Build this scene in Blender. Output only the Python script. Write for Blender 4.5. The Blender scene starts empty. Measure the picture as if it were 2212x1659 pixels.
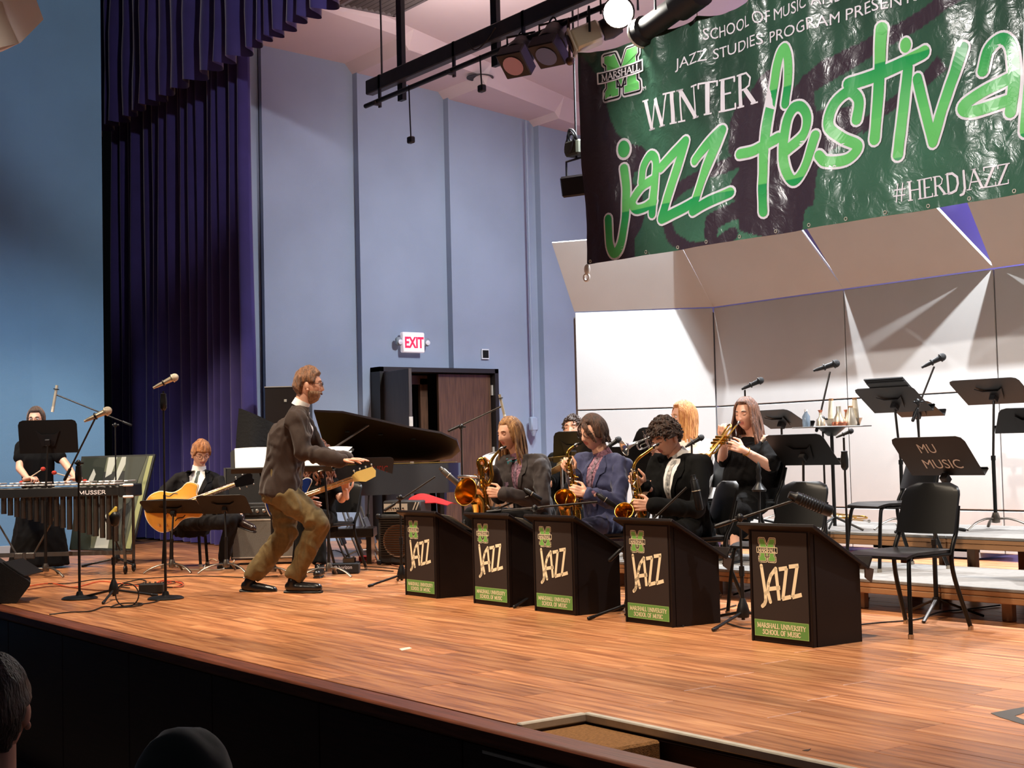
import bpy, bmesh, math, random
from mathutils import Vector as V, Matrix, noise, geometry
from mathutils.bvhtree import BVHTree
random.seed(7)
sc = bpy.context.scene
COL = sc.collection
PI = math.pi
# ------------------------------------------------------------------ camera
F, CX, CY = 3067.0, 1106.0, 829.5
CAM = V((0, 0, 1.05))
YAW, PITCH, ROLL = -0.93826813, 0.05005836, -0.02400649
FW = V((math.sin(YAW)*math.cos(PITCH), math.cos(YAW)*math.cos(PITCH), math.sin(PITCH)))
_r = V((math.cos(YAW), -math.sin(YAW), 0)); _u = _r.cross(FW)
RT = _r*math.cos(ROLL) + _u*math.sin(ROLL); UP = -_r*math.sin(ROLL) + _u*math.cos(ROLL)
HF = V((FW.x, FW.y, 0)).normalized(); HR = V((HF.y, -HF.x, 0))
cd = bpy.data.cameras.new('camera'); cam = bpy.data.objects.new('camera', cd); COL.objects.link(cam)
cd.sensor_width = 36; cd.lens = F/2212*36; cd.clip_end = 200
cam.matrix_world = Matrix(((RT.x, UP.x, -FW.x, CAM.x), (RT.y, UP.y, -FW.y, CAM.y), (RT.z, UP.z, -FW.z, CAM.z), (0, 0, 0, 1)))
sc.camera = cam
sc.view_settings.view_transform = 'Standard'; sc.view_settings.look = 'None'
sc.view_settings.gamma = 1; sc.view_settings.use_curve_mapping = False
sc.view_settings.exposure = 0.42
# ------------------------------------------------------------------ world and lamps
w = bpy.data.worlds.new('world'); sc.world = w; w.use_nodes = True
w.node_tree.nodes['Background'].inputs[0].default_value = (0.62, 0.66, 0.8, 1)
w.node_tree.nodes['Background'].inputs[1].default_value = 0.035
def lin(c):
    c = c/255
    return c/12.92 if c <= .04045 else ((c+.055)/1.055)**2.4
def rgb(t): return (lin(t[0]), lin(t[1]), lin(t[2]), 1)
def spot(name, loc, aim, power, color, deg, blend=.4, radius=.12):
    l = bpy.data.lights.new(name, 'SPOT'); l.energy = power; l.color = color; l.spot_size = math.radians(deg)
    l.spot_blend = blend; l.shadow_soft_size = radius
    o = bpy.data.objects.new(name, l); COL.objects.link(o); o.location = loc
    o.rotation_euler = (V(aim)-V(loc)).to_track_quat('-Z', 'Y').to_euler()
    return o
WARM = (1, .82, .62); COOL = (.93, .97, 1)
# apron lamps over the front of the stage, the main warm light
for x, p in ((-3.2, 640), (-5.6, 820), (-8.0, 860), (-10.4, 900), (-12.8, 920), (-15.0, 720)):
    spot('apron_spot', (x, 3.6, 6.4), (x-.3, 5.5, 0), p*1.1, WARM, 62, .45, .12)
# front of house bridge over the audience: narrow shuttered beams on the players
for x, ax_, p in ((-4.0, -6.5, 900), (-8.0, -9.0, 1000), (-10.0, -12.4, 1300), (-9.0, -15.0, 1900)):
    spot('house_spot', (x, -7.0, 7.0), (ax_, 6.2, .95), p, WARM, 15, .35, .12)
spot('banner_fill_spot', (-5.5, -6.0, 6.0), (-6.9, 8.2, 3.7), 5200, (1, .95, .9), 20, .5, .12)  # added fill, source unseen, that brightens the banner front
# the electrics over the shell, cool white
for x, p in ((-11.4, 640), (-10.0, 960), (-7.1, 1200), (-5.2, 1200), (-3.0, 1100)):
    spot('electric_spot', (x, 9.7, 5.5), (x, 10.5, 0.2), p, COOL, 120, .5, .03)
# added unseen fill lights brightening the ceiling, violet work light behind the shell, washes on the side walls
for x in (-12.6, -9.4, -6.0):
    spot('ceiling_fill_light', (x, 8.3, 5.35), (x-1.0, 10.2, 7.0), 110, (1, .9, .87), 150, .9, .2)
spot('valance_spot', (-7.0, 5.0, 6.6), (-17.0, 7.2, 6.4), 620, (.95, .93, 1), 34, .6, .1)
spot('backstage_lamp', (-8.0, 12.0, 2.2), (-8.0, 13.6, 4.8), 700, (.42, .36, 1), 120, .8, .2)
spot('side_wash', (-10.5, 9.8, 5.2), (-16.0, 10.6, .8), 800, (.86, .94, 1), 100, .9, .3)
spot('side_wash', (-10.5, 2.0, 5.5), (-17.2, 5.0, .6), 900, (.72, .86, 1), 48, .9, .3)
# ------------------------------------------------------------------ helpers
def ray(px, py): return RT*((px-CX)/F) - UP*((py-CY)/F) + FW
def at(px, py, D):
    d = ray(px, py); return CAM + d*(D/d.dot(HF))
def gp(px, py, z=0.0):
    d = ray(px, py); return CAM + d*((z-CAM.z)/d.z)
def onx(px, py, X):
    d = ray(px, py); return CAM + d*(X/d.x)
def ony(px, py, Y):
    d = ray(px, py); return CAM + d*(Y/d.y)
def depth(p): return (V(p)-CAM).dot(HF)
MATS = {}
def mat(name, col, rough=.6, metal=0.0, var=.0, scale=8.0, bump=.0, bscale=40.0, stretch=(1, 1, 1), spec=None, emit=None, coat=0, sheen=0, trans=0, col2=None):
    if name in MATS: return MATS[name]
    m = bpy.data.materials.new(name); m.use_nodes = True; nt = m.node_tree; b = nt.nodes['Principled BSDF']
    c = rgb(col); b.inputs['Base Color'].default_value = c
    b.inputs['Roughness'].default_value = rough; b.inputs['Metallic'].default_value = metal
    if spec is not None: b.inputs['Specular IOR Level'].default_value = spec
    if coat: b.inputs['Coat Weight'].default_value = coat; b.inputs['Coat Roughness'].default_value = .15
    if sheen: b.inputs['Sheen Weight'].default_value = sheen; b.inputs['Sheen Roughness'].default_value = .4
    if trans: b.inputs['Transmission Weight'].default_value = trans
    if emit: b.inputs['Emission Color'].default_value = rgb(emit[0]); b.inputs['Emission Strength'].default_value = emit[1]
    if var or bump or col2:
        tc = nt.nodes.new('ShaderNodeTexCoord'); mp = nt.nodes.new('ShaderNodeMapping'); mp.inputs['Scale'].default_value = stretch
        nt.links.new(tc.outputs['Object'], mp.inputs['Vector'])
    if var or col2:
        n = nt.nodes.new('ShaderNodeTexNoise'); n.inputs['Scale'].default_value = scale; n.inputs['Detail'].default_value = 5
        nt.links.new(mp.outputs[0], n.inputs['Vector'])
        r = nt.nodes.new('ShaderNodeValToRGB'); nt.links.new(n.outputs['Fac'], r.inputs['Fac'])
        if col2: a, z = c, rgb(col2)
        else:
            a = tuple(max(0, x*(1-var)) for x in c[:3])+(1,); z = tuple(min(1, x*(1+var)) for x in c[:3])+(1,)
        r.color_ramp.elements[0].color = a; r.color_ramp.elements[0].position = .32
        r.color_ramp.elements[1].color = z; r.color_ramp.elements[1].position = .68
        nt.links.new(r.outputs['Color'], b.inputs['Base Color'])
    if bump:
        n2 = nt.nodes.new('ShaderNodeTexNoise'); n2.inputs['Scale'].default_value = bscale; n2.inputs['Detail'].default_value = 4
        nt.links.new(mp.outputs[0], n2.inputs['Vector'])
        bp = nt.nodes.new('ShaderNodeBump'); bp.inputs['Strength'].default_value = bump; bp.inputs['Distance'].default_value = .02
        nt.links.new(n2.outputs['Fac'], bp.inputs['Height']); nt.links.new(bp.outputs['Normal'], b.inputs['Normal'])
    MATS[name] = m; return m
def frame(d, hint=V((0, 0, 1))):
    d = V(d).normalized()
    if abs(d.dot(hint)) > .98: hint = V((1, 0, 0)) if abs(d.x) < .9 else V((0, 1, 0))
    x = hint.cross(d).normalized(); return x, d.cross(x)
def rot(rx=0, ry=0, rz=0):
    return (Matrix.Rotation(rz, 3, 'Z') @ Matrix.Rotation(ry, 3, 'Y') @ Matrix.Rotation(rx, 3, 'X'))
def basis(x, y, z): return Matrix(((x[0], y[0], z[0]), (x[1], y[1], z[1]), (x[2], y[2], z[2])))
class MB:
    def __init__(s): s.v = []; s.f = []; s.m = []
    def add(s, vs, fs, mi=0):
        o = len(s.v); s.v += [tuple(p) for p in vs]; s.f += [tuple(i+o for i in f) for f in fs]; s.m += [mi]*len(fs); return s
    def box(s, c, size, R=None, mi=0, bev=0.0):
        hx, hy, hz = size[0]/2, size[1]/2, size[2]/2
        if bev > 0:
            b = min(bev, hx*.9, hy*.9, hz*.9)
            vs = []
            for sz in (-1, 1):
                for sy in (-1, 1):
                    for sx in (-1, 1):
                        vs += [(sx*hx, sy*(hy-b), sz*(hz-b)), (sx*(hx-b), sy*hy, sz*(hz-b)), (sx*(hx-b), sy*(hy-b), sz*hz)]
            I = lambda sx, sy, sz, k: ((sz*4+sy*2+sx)*3+k)
            fs = []
            for a in (0, 1):
                q = [I(a, 0, 0, 0), I(a, 1, 0, 0), I(a, 1, 1, 0), I(a, 0, 1, 0)]; fs.append(q if a else q[::-1])
                q = [I(0, a, 0, 1), I(0, a, 1, 1), I(1, a, 1, 1), I(1, a, 0, 1)]; fs.append(q if a else q[::-1])
                q = [I(0, 0, a, 2), I(1, 0, a, 2), I(1, 1, a, 2), I(0, 1, a, 2)]; fs.append(q if a else q[::-1])
            for a in (0, 1):
                for c2 in (0, 1):
                    fs.append([I(a, c2, 0, 0), I(a, c2, 1, 0), I(a, c2, 1, 1), I(a, c2, 0, 1)])
                    fs.append([I(a, 0, c2, 0), I(a, 1, c2, 0), I(a, 1, c2, 2), I(a, 0, c2, 2)])
                    fs.append([I(0, a, c2, 1), I(1, a, c2, 1), I(1, a, c2, 2), I(0, a, c2, 2)])
                    for d in (0, 1): fs.append([I(a, c2, d, 0), I(a, c2, d, 1), I(a, c2, d, 2)])
        else:
            vs = [(x, y, z) for z in (-hz, hz) for y in (-hy, hy) for x in (-hx, hx)]
            fs = [(0, 2, 3, 1), (4, 5, 7, 6), (0, 1, 5, 4), (2, 6, 7, 3), (0, 4, 6, 2), (1, 3, 7, 5)]
        c = V(c); vs = [V(p) for p in vs]
        if R is not None: vs = [R @ p for p in vs]
        return s.add([p+c for p in vs], fs, mi)
    def tube(s, pts, r, n=8, mi=0, cap=True, hint=None):
        pts = [V(p) for p in pts]
        k = len(pts); rr = r if isinstance(r, (list, tuple)) else [r]*k
        vs = []; x = None
        for i, p in enumerate(pts):
            d = (pts[min(i+1, k-1)]-pts[max(i-1, 0)])
            if d.length < 1e-9: d = V((0, 0, 1))
            d.normalize()
            if x is None: x, y = frame(d, hint or V((0, 0, 1)))
            else:
                x = (x-d*x.dot(d)); x = x.normalized() if x.length > 1e-6 else frame(d)[0]; y = d.cross(x)
            a = rr[i]; ax, ay = (a if isinstance(a, (list, tuple)) else (a, a))
            for j in range(n):
                t = 2*PI*j/n; vs.append(p + x*(ax*math.cos(t)) + y*(ay*math.sin(t)))
        fs = [(i*n+j, i*n+(j+1) % n, (i+1)*n+(j+1) % n, (i+1)*n+j) for i in range(k-1) for j in range(n)]
        if cap: fs += [tuple(range(n-1, -1, -1)), tuple((k-1)*n+j for j in range(n))]
        return s.add(vs, fs, mi)
    def caps(s, a, b, ra, rb, n=10, mi=0):
        a, b = V(a), V(b); d = b-a; L = d.length
        if L < 1e-6: return s.ell(a, (ra, ra, ra), mi=mi)
        d.normalize(); pts = []; rr = []
        for t in (-1, -.8, -.4): pts.append(a+d*(t*ra)); rr.append(max(1e-4, ra*math.sqrt(max(0, 1-t*t))))
        pts += [a, b]; rr += [ra, rb]
        for t in (.4, .8, 1): pts.append(b+d*(t*rb)); rr.append(max(1e-4, rb*math.sqrt(max(0, 1-t*t))))
        return s.tube(pts, rr, n, mi)
    def ell(s, c, r, R=None, n=14, k=9, mi=0):
        c = V(c); vs = []
        for i in range(k+1):
            ph = PI*i/k - PI/2; cr = max(1e-4, math.cos(ph))
            for j in range(n):
                t = 2*PI*j/n; p = V((r[0]*cr*math.cos(t), r[1]*cr*math.sin(t), r[2]*math.sin(ph)))
                vs.append((R @ p if R is not None else p)+c)
        fs = [(i*n+j, i*n+(j+1) % n, (i+1)*n+(j+1) % n, (i+1)*n+j) for i in range(k) for j in range(n)]
        fs += [tuple(range(n-1, -1, -1)), tuple(k*n+j for j in range(n))]
        return s.add(vs, fs, mi)
    def lathe(s, prof, c=(0, 0, 0), axis=(0, 0, 1), n=20, mi=0, cap=True):
        x, y = frame(axis); a = V(axis).normalized(); c = V(c); vs = []
        for r, h in prof:
            for j in range(n):
                t = 2*PI*j/n; vs.append(c+a*h+x*(r*math.cos(t))+y*(r*math.sin(t)))
        k = len(prof)
        fs = [(i*n+j, i*n+(j+1) % n, (i+1)*n+(j+1) % n, (i+1)*n+j) for i in range(k-1) for j in range(n)]
        if cap: fs += [tuple(range(n-1, -1, -1)), tuple((k-1)*n+j for j in range(n))]
        return s.add(vs, fs, mi)
    def cyl(s, a, b, r, n=12, mi=0): return s.tube([a, b], r, n, mi)
    def prism(s, poly, o, ex, ey, ez, t, mi=0, taper=0.0):
        o, ex, ey, ez = V(o), V(ex), V(ey), V(ez); n = len(poly)
        A = [o+ex*p[0]+ey*p[1] for p in poly]; B = [p+ez*t for p in A]
        tris = geometry.tessellate_polygon([[V((p[0], p[1], 0)) for p in poly]])
        fs = [(i, (i+1) % n, n+(i+1) % n, n+i) for i in range(n)]
        fs += [tuple(reversed(t3)) for t3 in tris] + [tuple(i+n for i in t3) for t3 in tris]
        return s.add(A+B, fs, mi)
    def grid(s, fn, nu, nv, mi=0):
        vs = [fn(i/nu, j/nv) for j in range(nv+1) for i in range(nu+1)]
        fs = [(j*(nu+1)+i, j*(nu+1)+i+1, (j+1)*(nu+1)+i+1, (j+1)*(nu+1)+i) for j in range(nv) for i in range(nu)]
        return s.add(vs, fs, mi)
    def torus(s, c, R0, r, axis=(0, 0, 1), n=24, k=8, mi=0, a0=0, a1=2*PI):
        x, y = frame(axis); c = V(c); closed = abs(a1-a0-2*PI) < 1e-6
        m = n if closed else n+1
        pts = [c+x*(R0*math.cos(a0+(a1-a0)*i/n))+y*(R0*math.sin(a0+(a1-a0)*i/n)) for i in range(m)]
        if not closed: return s.tube(pts, r, k, mi)
        a = V(axis).normalized(); vs = []
        for i, p in enumerate(pts):
            d = (p-c).normalized()
            for j in range(k):
                t = 2*PI*j/k; vs.append(p+d*(r*math.cos(t))+a*(r*math.sin(t)))
        fs = [(i*k+j, i*k+(j+1) % k, ((i+1) % n)*k+(j+1) % k, ((i+1) % n)*k+j) for i in range(n) for j in range(k)]
        return s.add(vs, fs, mi)
    def mesh(s, name='m'):
        me = bpy.data.meshes.new(name); me.from_pydata(s.v, [], s.f); me.update(); return me
    def build(s, name, mats, parent=None, smooth=None, inv=None, fix=True):
        me = bpy.data.meshes.new(name); vs = s.v
        if inv is not None: vs = [tuple(inv @ V(p)) for p in vs]
        me.from_pydata(vs, [], s.f)
        for m in (mats if isinstance(mats, (list, tuple)) else [mats]): me.materials.append(m)
        if any(s.m): me.polygons.foreach_set('material_index', s.m)
        if fix:
            bm = bmesh.new(); bm.from_mesh(me); bmesh.ops.recalc_face_normals(bm, faces=bm.faces); bm.to_mesh(me); bm.free()
        me.update()
        if smooth is not None:
            if smooth >= 180: me.shade_smooth()
            else: me.set_sharp_from_angle(angle=math.radians(smooth)); me.shade_smooth() if False else me.polygons.foreach_set('use_smooth', [True]*len(me.polygons))
        return link(name, me, parent)
def link(name, me, parent=None):
    o = bpy.data.objects.new(name, me); COL.objects.link(o)
    if parent is not None: o.parent = parent
    return o
def tag(o, label, cat, group=None):
    o['label'] = label; o['category'] = cat
    if group: o['group'] = group
    return o
def thing(name, label, cat, loc=(0, 0, 0), rz=0.0, group=None):
    o = bpy.data.objects.new(name, None); COL.objects.link(o); o.location = loc; o.rotation_euler = (0, 0, rz)
    o.empty_display_size = .1
    return tag(o, label, cat, group)
def struct(o): o['kind'] = 'structure'; return o
def inv_of(loc, rz=0.0): return (Matrix.Translation(V(loc)) @ Matrix.Rotation(rz, 4, 'Z')).inverted()
def copy_tree(o, parent=None):
    c = o.copy(); COL.objects.link(c); c.parent = parent
    for ch in list(o.children): copy_tree(ch, c)
    return c
def spline(pts, n=8, closed=False):
    P = [V(p) for p in pts]; out = []; k = len(P); rng = range(k if closed else k-1)
    for i in rng:
        p0 = P[(i-1) % k] if (closed or i > 0) else P[0]*2-P[1]
        p1 = P[i]; p2 = P[(i+1) % k]; p3 = P[(i+2) % k] if (closed or i+2 < k) else P[-1]*2-P[-2]
        for j in range(n):
            t = j/n; t2 = t*t; t3 = t2*t
            out.append(p1*(1.5*t3-2.5*t2+1)+p2*(-1.5*t3+2*t2+.5*t)+p0*(-.5*t3+t2-.5*t)+p3*(.5*t3-.5*t2))
    if not closed: out.append(P[-1])
    return out
# ------------------------------------------------------------------ setting
WALLB = mat('blue_painted_plaster', (150, 162, 182), .75, var=.05, scale=1.3, bump=.12, bscale=160)
WALLC = mat('blue_house_plaster', (112, 156, 192), .7, var=.06, scale=1.1, bump=.2, bscale=120)
CEIL = mat('pale_ceiling_plaster', (214, 196, 196), .9, var=.03, scale=1, bump=.1, bscale=150)
DARKW = mat('dark_stained_wood', (46, 20, 14), .42, var=.45, scale=6, stretch=(.6, 12, 12), bump=.1, bscale=60)
BLACK = mat('black_void', (6, 6, 7), .9)
ALU = mat('aluminium_trim', (200, 192, 178), .45, .3, var=.08, scale=20)
def plank_material():
    m = bpy.data.materials.new('stage_floor_wood'); m.use_nodes = True; nt = m.node_tree; N = nt.nodes.new; L = nt.links.new
    b = nt.nodes['Principled BSDF']; geo = N('ShaderNodeNewGeometry'); oi = N('ShaderNodeObjectInfo')
    add = N('ShaderNodeMath'); add.operation = 'ADD'; L(geo.outputs['Random Per Island'], add.inputs[0]); L(oi.outputs['Random'], add.inputs[1])
    fr = N('ShaderNodeMath'); fr.operation = 'FRACT'; L(add.outputs[0], fr.inputs[0])
    cmb = N('ShaderNodeCombineXYZ'); mul = N('ShaderNodeMath'); mul.operation = 'MULTIPLY'; mul.inputs[1].default_value = 37; L(fr.outputs[0], mul.inputs[0]); L(mul.outputs[0], cmb.inputs['Z'])
    va = N('ShaderNodeVectorMath'); va.operation = 'ADD'; L(geo.outputs['Position'], va.inputs[0]); L(cmb.outputs[0], va.inputs[1])
    mp = N('ShaderNodeMapping'); mp.inputs['Scale'].default_value = (1.1, 16, 4); L(va.outputs[0], mp.inputs['Vector'])
    n1 = N('ShaderNodeTexNoise'); n1.inputs['Scale'].default_value = 1.6; n1.inputs['Detail'].default_value = 9; n1.inputs['Roughness'].default_value = .62; L(mp.outputs[0], n1.inputs['Vector'])
    r = N('ShaderNodeValToRGB'); L(n1.outputs['Fac'], r.inputs['Fac'])
    e = r.color_ramp.elements; e[0].position = .3; e[0].color = rgb((126, 74, 46)); e[1].position = .72; e[1].color = rgb((218, 158, 108))
    k = e.new(.5); k.color = rgb((186, 122, 78))
    hs = N('ShaderNodeHueSaturation'); L(r.outputs['Color'], hs.inputs['Color'])
    mr = N('ShaderNodeMapRange'); mr.inputs['To Min'].default_value = .72; mr.inputs['To Max'].default_value = 1.16; L(fr.outputs[0], mr.inputs['Value']); L(mr.outputs[0], hs.inputs['Value'])
    # scuffs
    mp2 = N('ShaderNodeMapping'); mp2.inputs['Scale'].default_value = (2.2, 14, 1); L(geo.outputs['Position'], mp2.inputs['Vector'])
    n2 = N('ShaderNodeTexNoise'); n2.inputs['Scale'].default_value = 2.6; n2.inputs['Detail'].default_value = 10; n2.inputs['Roughness'].default_value = .7; L(mp2.outputs[0], n2.inputs['Vector'])
    r2 = N('ShaderNodeValToRGB'); r2.color_ramp.elements[0].position = .62; r2.color_ramp.elements[1].position = .78; r2.color_ramp.elements[1].color = (.35, .35, .35, 1); L(n2.outputs['Fac'], r2.inputs['Fac'])
    mx = N('ShaderNodeMix'); mx.data_type = 'RGBA'; L(r2.outputs['Color'], mx.inputs['Factor']); L(hs.outputs['Color'], mx.inputs['A']); mx.inputs['B'].default_value = rgb((214, 172, 140))
    L(mx.outputs['Result'], b.inputs['Base Color'])
    r3 = N('ShaderNodeMapRange'); r3.inputs['To Min'].default_value = .22; r3.inputs['To Max'].default_value = .46; L(n1.outputs['Fac'], r3.inputs['Value']); L(r3.outputs[0], b.inputs['Roughness'])
    bp = N('ShaderNodeBump'); bp.inputs['Strength'].default_value = .05; bp.inputs['Distance'].default_value = .01; L(n1.outputs['Fac'], bp.inputs['Height']); L(bp.outputs[0], b.inputs['Normal'])
    return m
PLANK = plank_material()
# stage floor: planks run across the stage, 0.2 m wide
fb = MB(); fb.box((-8.5, 8.9, -.06), (22, 10.4, .09)); FLOOR = struct(fb.build('floor', DARKW))
PW, PL = .2, 1.22
pm = MB(); pm.box((0, 0, -.0075), (PL-.003, PW-.003, .015), bev=.002); pmesh = pm.mesh('plank'); pmesh.materials.append(PLANK)
cand = []; rest = MB()
rows = int((14.0-3.30)/PW)
for j in range(rows):
    y = 3.30+PW*(j+.5); off = (j*0.437*PL) % PL
    for i in range(-17, 4):
        x = i*PL+off-.6
        if x < -19 or x > 2: continue
        if y < 3.66 and x > -4.54-.61: continue
        d = V((x, y, 0))-CAM; z = d.dot(FW); u = CX+F*d.dot(RT)/z; v = CY-F*d.dot(UP)/z
        vis = z > 1 and -120 < u < 2330 and v < 1760
        cand.append(((0 if vis else 1), z, x, y))
cand.sort()
for k, (h, z, x, y) in enumerate(cand):
    if k < 295 and not h:
        o = link('plank', pmesh, FLOOR); o.location = (x, y, 0)
    else: rest.box((x, y, -.0075), (PL-.003, PW-.003, .015))
# the two planks cut by the stair well
for x0, x1, y, wy in ((-5.75, -4.54, 3.40, .197), (-5.45, -4.54, 3.60, .197), (-4.54, 2.0, 3.6815, .034)): rest.box(((x0+x1)/2, y, -.0076), (x1-x0, wy, .015))
rest.box((-5.5, 3.5, -.0095), (1.9, .398, .015)); ro = rest.build('plank_field', PLANK, FLOOR); ro['kind'] = 'stuff'
# stage edge and front
nb = MB(); nb.box((-9.5, 3.215, -.03), (20.0, .135, .07), bev=.012); struct(nb.build('trim_stage_nosing', mat('red_brown_nosing', (112, 60, 40), .4, var=.4, scale=6, stretch=(.6, 12, 12), bump=.1, bscale=60), smooth=40))
fr = MB(); fr.box((-9.5, 3.27, -.6), (20, .04, 1.1))
STF = struct(fr.build('wall_stage_front', DARKW))
for i in range(16):
    b = MB(); b.box((-19.2+i*1.2+.6, 3.235, -.58), (1.19, .02, .98), bev=.004); b.build('panel', DARKW, STF)
gs = MB(); gs.box((-5, -3, -1.12), (30, 13, .1)); struct(gs.build('floor_house', mat('dark_house_carpet', (26, 18, 16), .95, var=.3, scale=30)))
# stair well cut into the stage edge
CARPET = mat('brown_ribbed_carpet', (150, 106, 62), .95, var=.35, scale=60, bump=.6, bscale=220, stretch=(3, 1, 1))
sw = thing('stage_steps', 'brown carpeted step well cut into the stage edge with pale metal edging', 'steps', (-3.5, 3.45, 0)); I = inv_of((-3.5, 3.45, 0))
for x0, x1, y in ((-4.52, -1.6, 3.645),):
    b = MB(); b.box(((x0+x1)/2, y, -.012), (x1-x0, .035, .034), bev=.005); b.build('edge_trim', ALU, sw, inv=I)
b = MB(); b.box((-4.52, 3.47, -.012), (.035, .33, .034), bev=.005); b.build('edge_trim', ALU, sw, inv=I)
for k, (x0, x1, z) in enumerate(((-4.5, -4.05, -.035), (-4.05, -3.65, -.22), (-3.65, -3.2, -.42))):
    b = MB(); b.box(((x0+x1)/2, 3.46, z-.08), (x1-x0, .33, .16), bev=.01); b.build('tread', CARPET, sw, inv=I)
b = MB(); b.box((-3.0, 3.66, -.3), (3.0, .02, .5)); b.build('well_side', DARKW, sw, inv=I)
b = MB(); b.box((-4.525, 3.47, -.27), (.03, .33, .48)); b.build('well_side', DARKW, sw, inv=I)
for x in (-3.72, -3.62):
    b = MB(); b.box((x, 3.63, -.22), (.07, .03, .12)); b.build('red_block', mat('dull_red_paint', (110, 24, 18), .6), sw, inv=I)
for x0, x1 in ((-4.62, -4.05), (-4.02, -3.4)):
    b = MB(); b.box(((x0+x1)/2, 3.205, -.105), (x1-x0, .012, .012)); tag(b.build('metal_strip', ALU), 'thin pale metal strip under the stage nosing, %s one' % ('left' if x0 < -4.5 else 'right'), 'strip', 'metal strips on the stage front')
# gaffer tape marks and scraps on the boards
for (pts, lab, c) in ((((2140, 1541), (2212, 1528), (2212, 1541), (2192, 1547), (2212, 1556), (2212, 1566), (2160, 1550)), 'grey gaffer tape cross stuck on the boards at right', (84, 80, 78)),
                      (((862, 1402), (884, 1398), (890, 1401), (868, 1406)), 'small white tape scrap on the boards before the podiums', (235, 225, 210)),
                      (((1733, 1622), (1752, 1618), (1746, 1623)), 'tiny dark tape scrap on the boards near the step well', (60, 40, 32))):
    q = [gp(*p) for p in pts]; b = MB(); b.prism([(p.x-q[0].x, p.y-q[0].y) for p in q], (q[0].x, q[0].y, .0005), (1, 0, 0), (0, 1, 0), (0, 0, 1), .0012)
    tag(b.build('tape_mark', mat('tape%d' % c[0], c, .8)), lab, 'tape')
# house wall at left
b = MB()
b.prism([(-17.6, -6), (-17.6, 5.56), (-17.46, 6.42), (-17.7, 6.42), (-20.5, 6.6), (-20.5, -6)], (0, 0, -1.1), (1, 0, 0), (0, 1, 0), (0, 0, 1), 10.1)
struct(b.build('wall_left_house', WALLC))
b = MB(); b.box((-17.585, 2.8, .05), (.03, 5.5, .1), bev=.006); struct(b.build('baseboard_left', mat('pale_base', (176, 178, 180), .6)))
# side wall of the stage with double door
DY0, DY1, DZ = 9.50, 11.40, 2.24
facets = [(7.75, 8.05, -16.32), (8.05, 9.38, -16.22), (9.38, 10.74, -16.10), (10.74, 12.2, -15.98), (12.2, 14.6, -15.86)]
b = MB()
for y0, y1, x in facets:
    segs = [(y0, y1, 0, 7.2)]
    if y1 > DY0 and y0 < DY1:
        segs = [(max(y0, DY0), min(y1, DY1), DZ, 7.2)]
        if y0 < DY0: segs.append((y0, DY0, 0, 7.2))
        if y1 > DY1: segs.append((DY1, y1, 0, 7.2))
    for a, c, z0, z1 in segs: b.box(((x-17.0)/2, (a+c)/2, (z0+z1)/2), (x+17.0, c-a, z1-z0))
struct(b.build('wall_left', WALLB))
DFRAME = mat('black_door_frame', (34, 30, 28), .5); DWOOD = mat('brown_oak_veneer', (88, 60, 42), .45, var=.32, scale=5, stretch=(9, 9, .7), bump=.05, bscale=50)
d = thing('double_door', 'dark brown wooden double door standing half open in the blue wall', 'door', (-15.95, 10.45, 0)); I = inv_of((-15.95, 10.45, 0))
d['kind'] = 'structure'; del d['category']; d.name = 'door_1'
b = MB(); b.box((-16, DY0+.03, DZ/2), (.28, .06, DZ)); b.box((-16, DY1-.03, DZ/2), (.28, .06, DZ)); b.box((-16, 10.45, DZ-.03), (.28, DY1-DY0, .06)); b.build('frame', DFRAME, d, inv=I)
lf = MB(); lf.box((-15.98, 10.90, 1.085), (.045, .86, 2.16), bev=.004); L2 = lf.build('leaf', DWOOD, d, inv=I)
hv = V((math.cos(math.radians(-9)), math.sin(math.radians(-9)), 0))
R = basis(V((-hv.y, hv.x, 0)), hv, V((0, 0, 1)))
lc = V((-15.9, DY0+.08, 1.085))+hv*.44
lf = MB(); lf.box(lc, (.045, .88, 2.16), R, bev=.004); L1 = lf.build('leaf', mat('brown_grey_veneer', (64, 54, 50), .5, var=.2, scale=5, stretch=(9, 9, .7)), d, inv=I)
for z in (.3, 1.1, 1.95):
    b = MB(); b.box((-15.86, DY0+.07, z), (.03, .03, .14)); b.build('hinge', ALU, L1, inv=I)
    b = MB(); b.box((-15.93, DY1-.065, z), (.03, .03, .14)); b.build('hinge', ALU, L2, inv=I)
for z in (.98, 1.5): 
    b = MB(); b.box(lc+hv*.44+V((0, 0, z-1.085)), (.05, .012, .12), R); b.build('latch_plate', ALU, L1, inv=I)
b = MB(); b.box((-16.75, 10.2, 1.1), (.1, 2.2, 2.4)); b.build('passage_shade_slab', BLACK, d, inv=I)  # black slab stands in for the shade beyond the door
b = MB(); b.box((-16.3, 10.44, 1.06), (.05, .12, 2.12)); b.box((-16.3, 9.9, 2.1), (.05, 1.2, .12)); b.build('inner_frame', DWOOD, d, inv=I)
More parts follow.
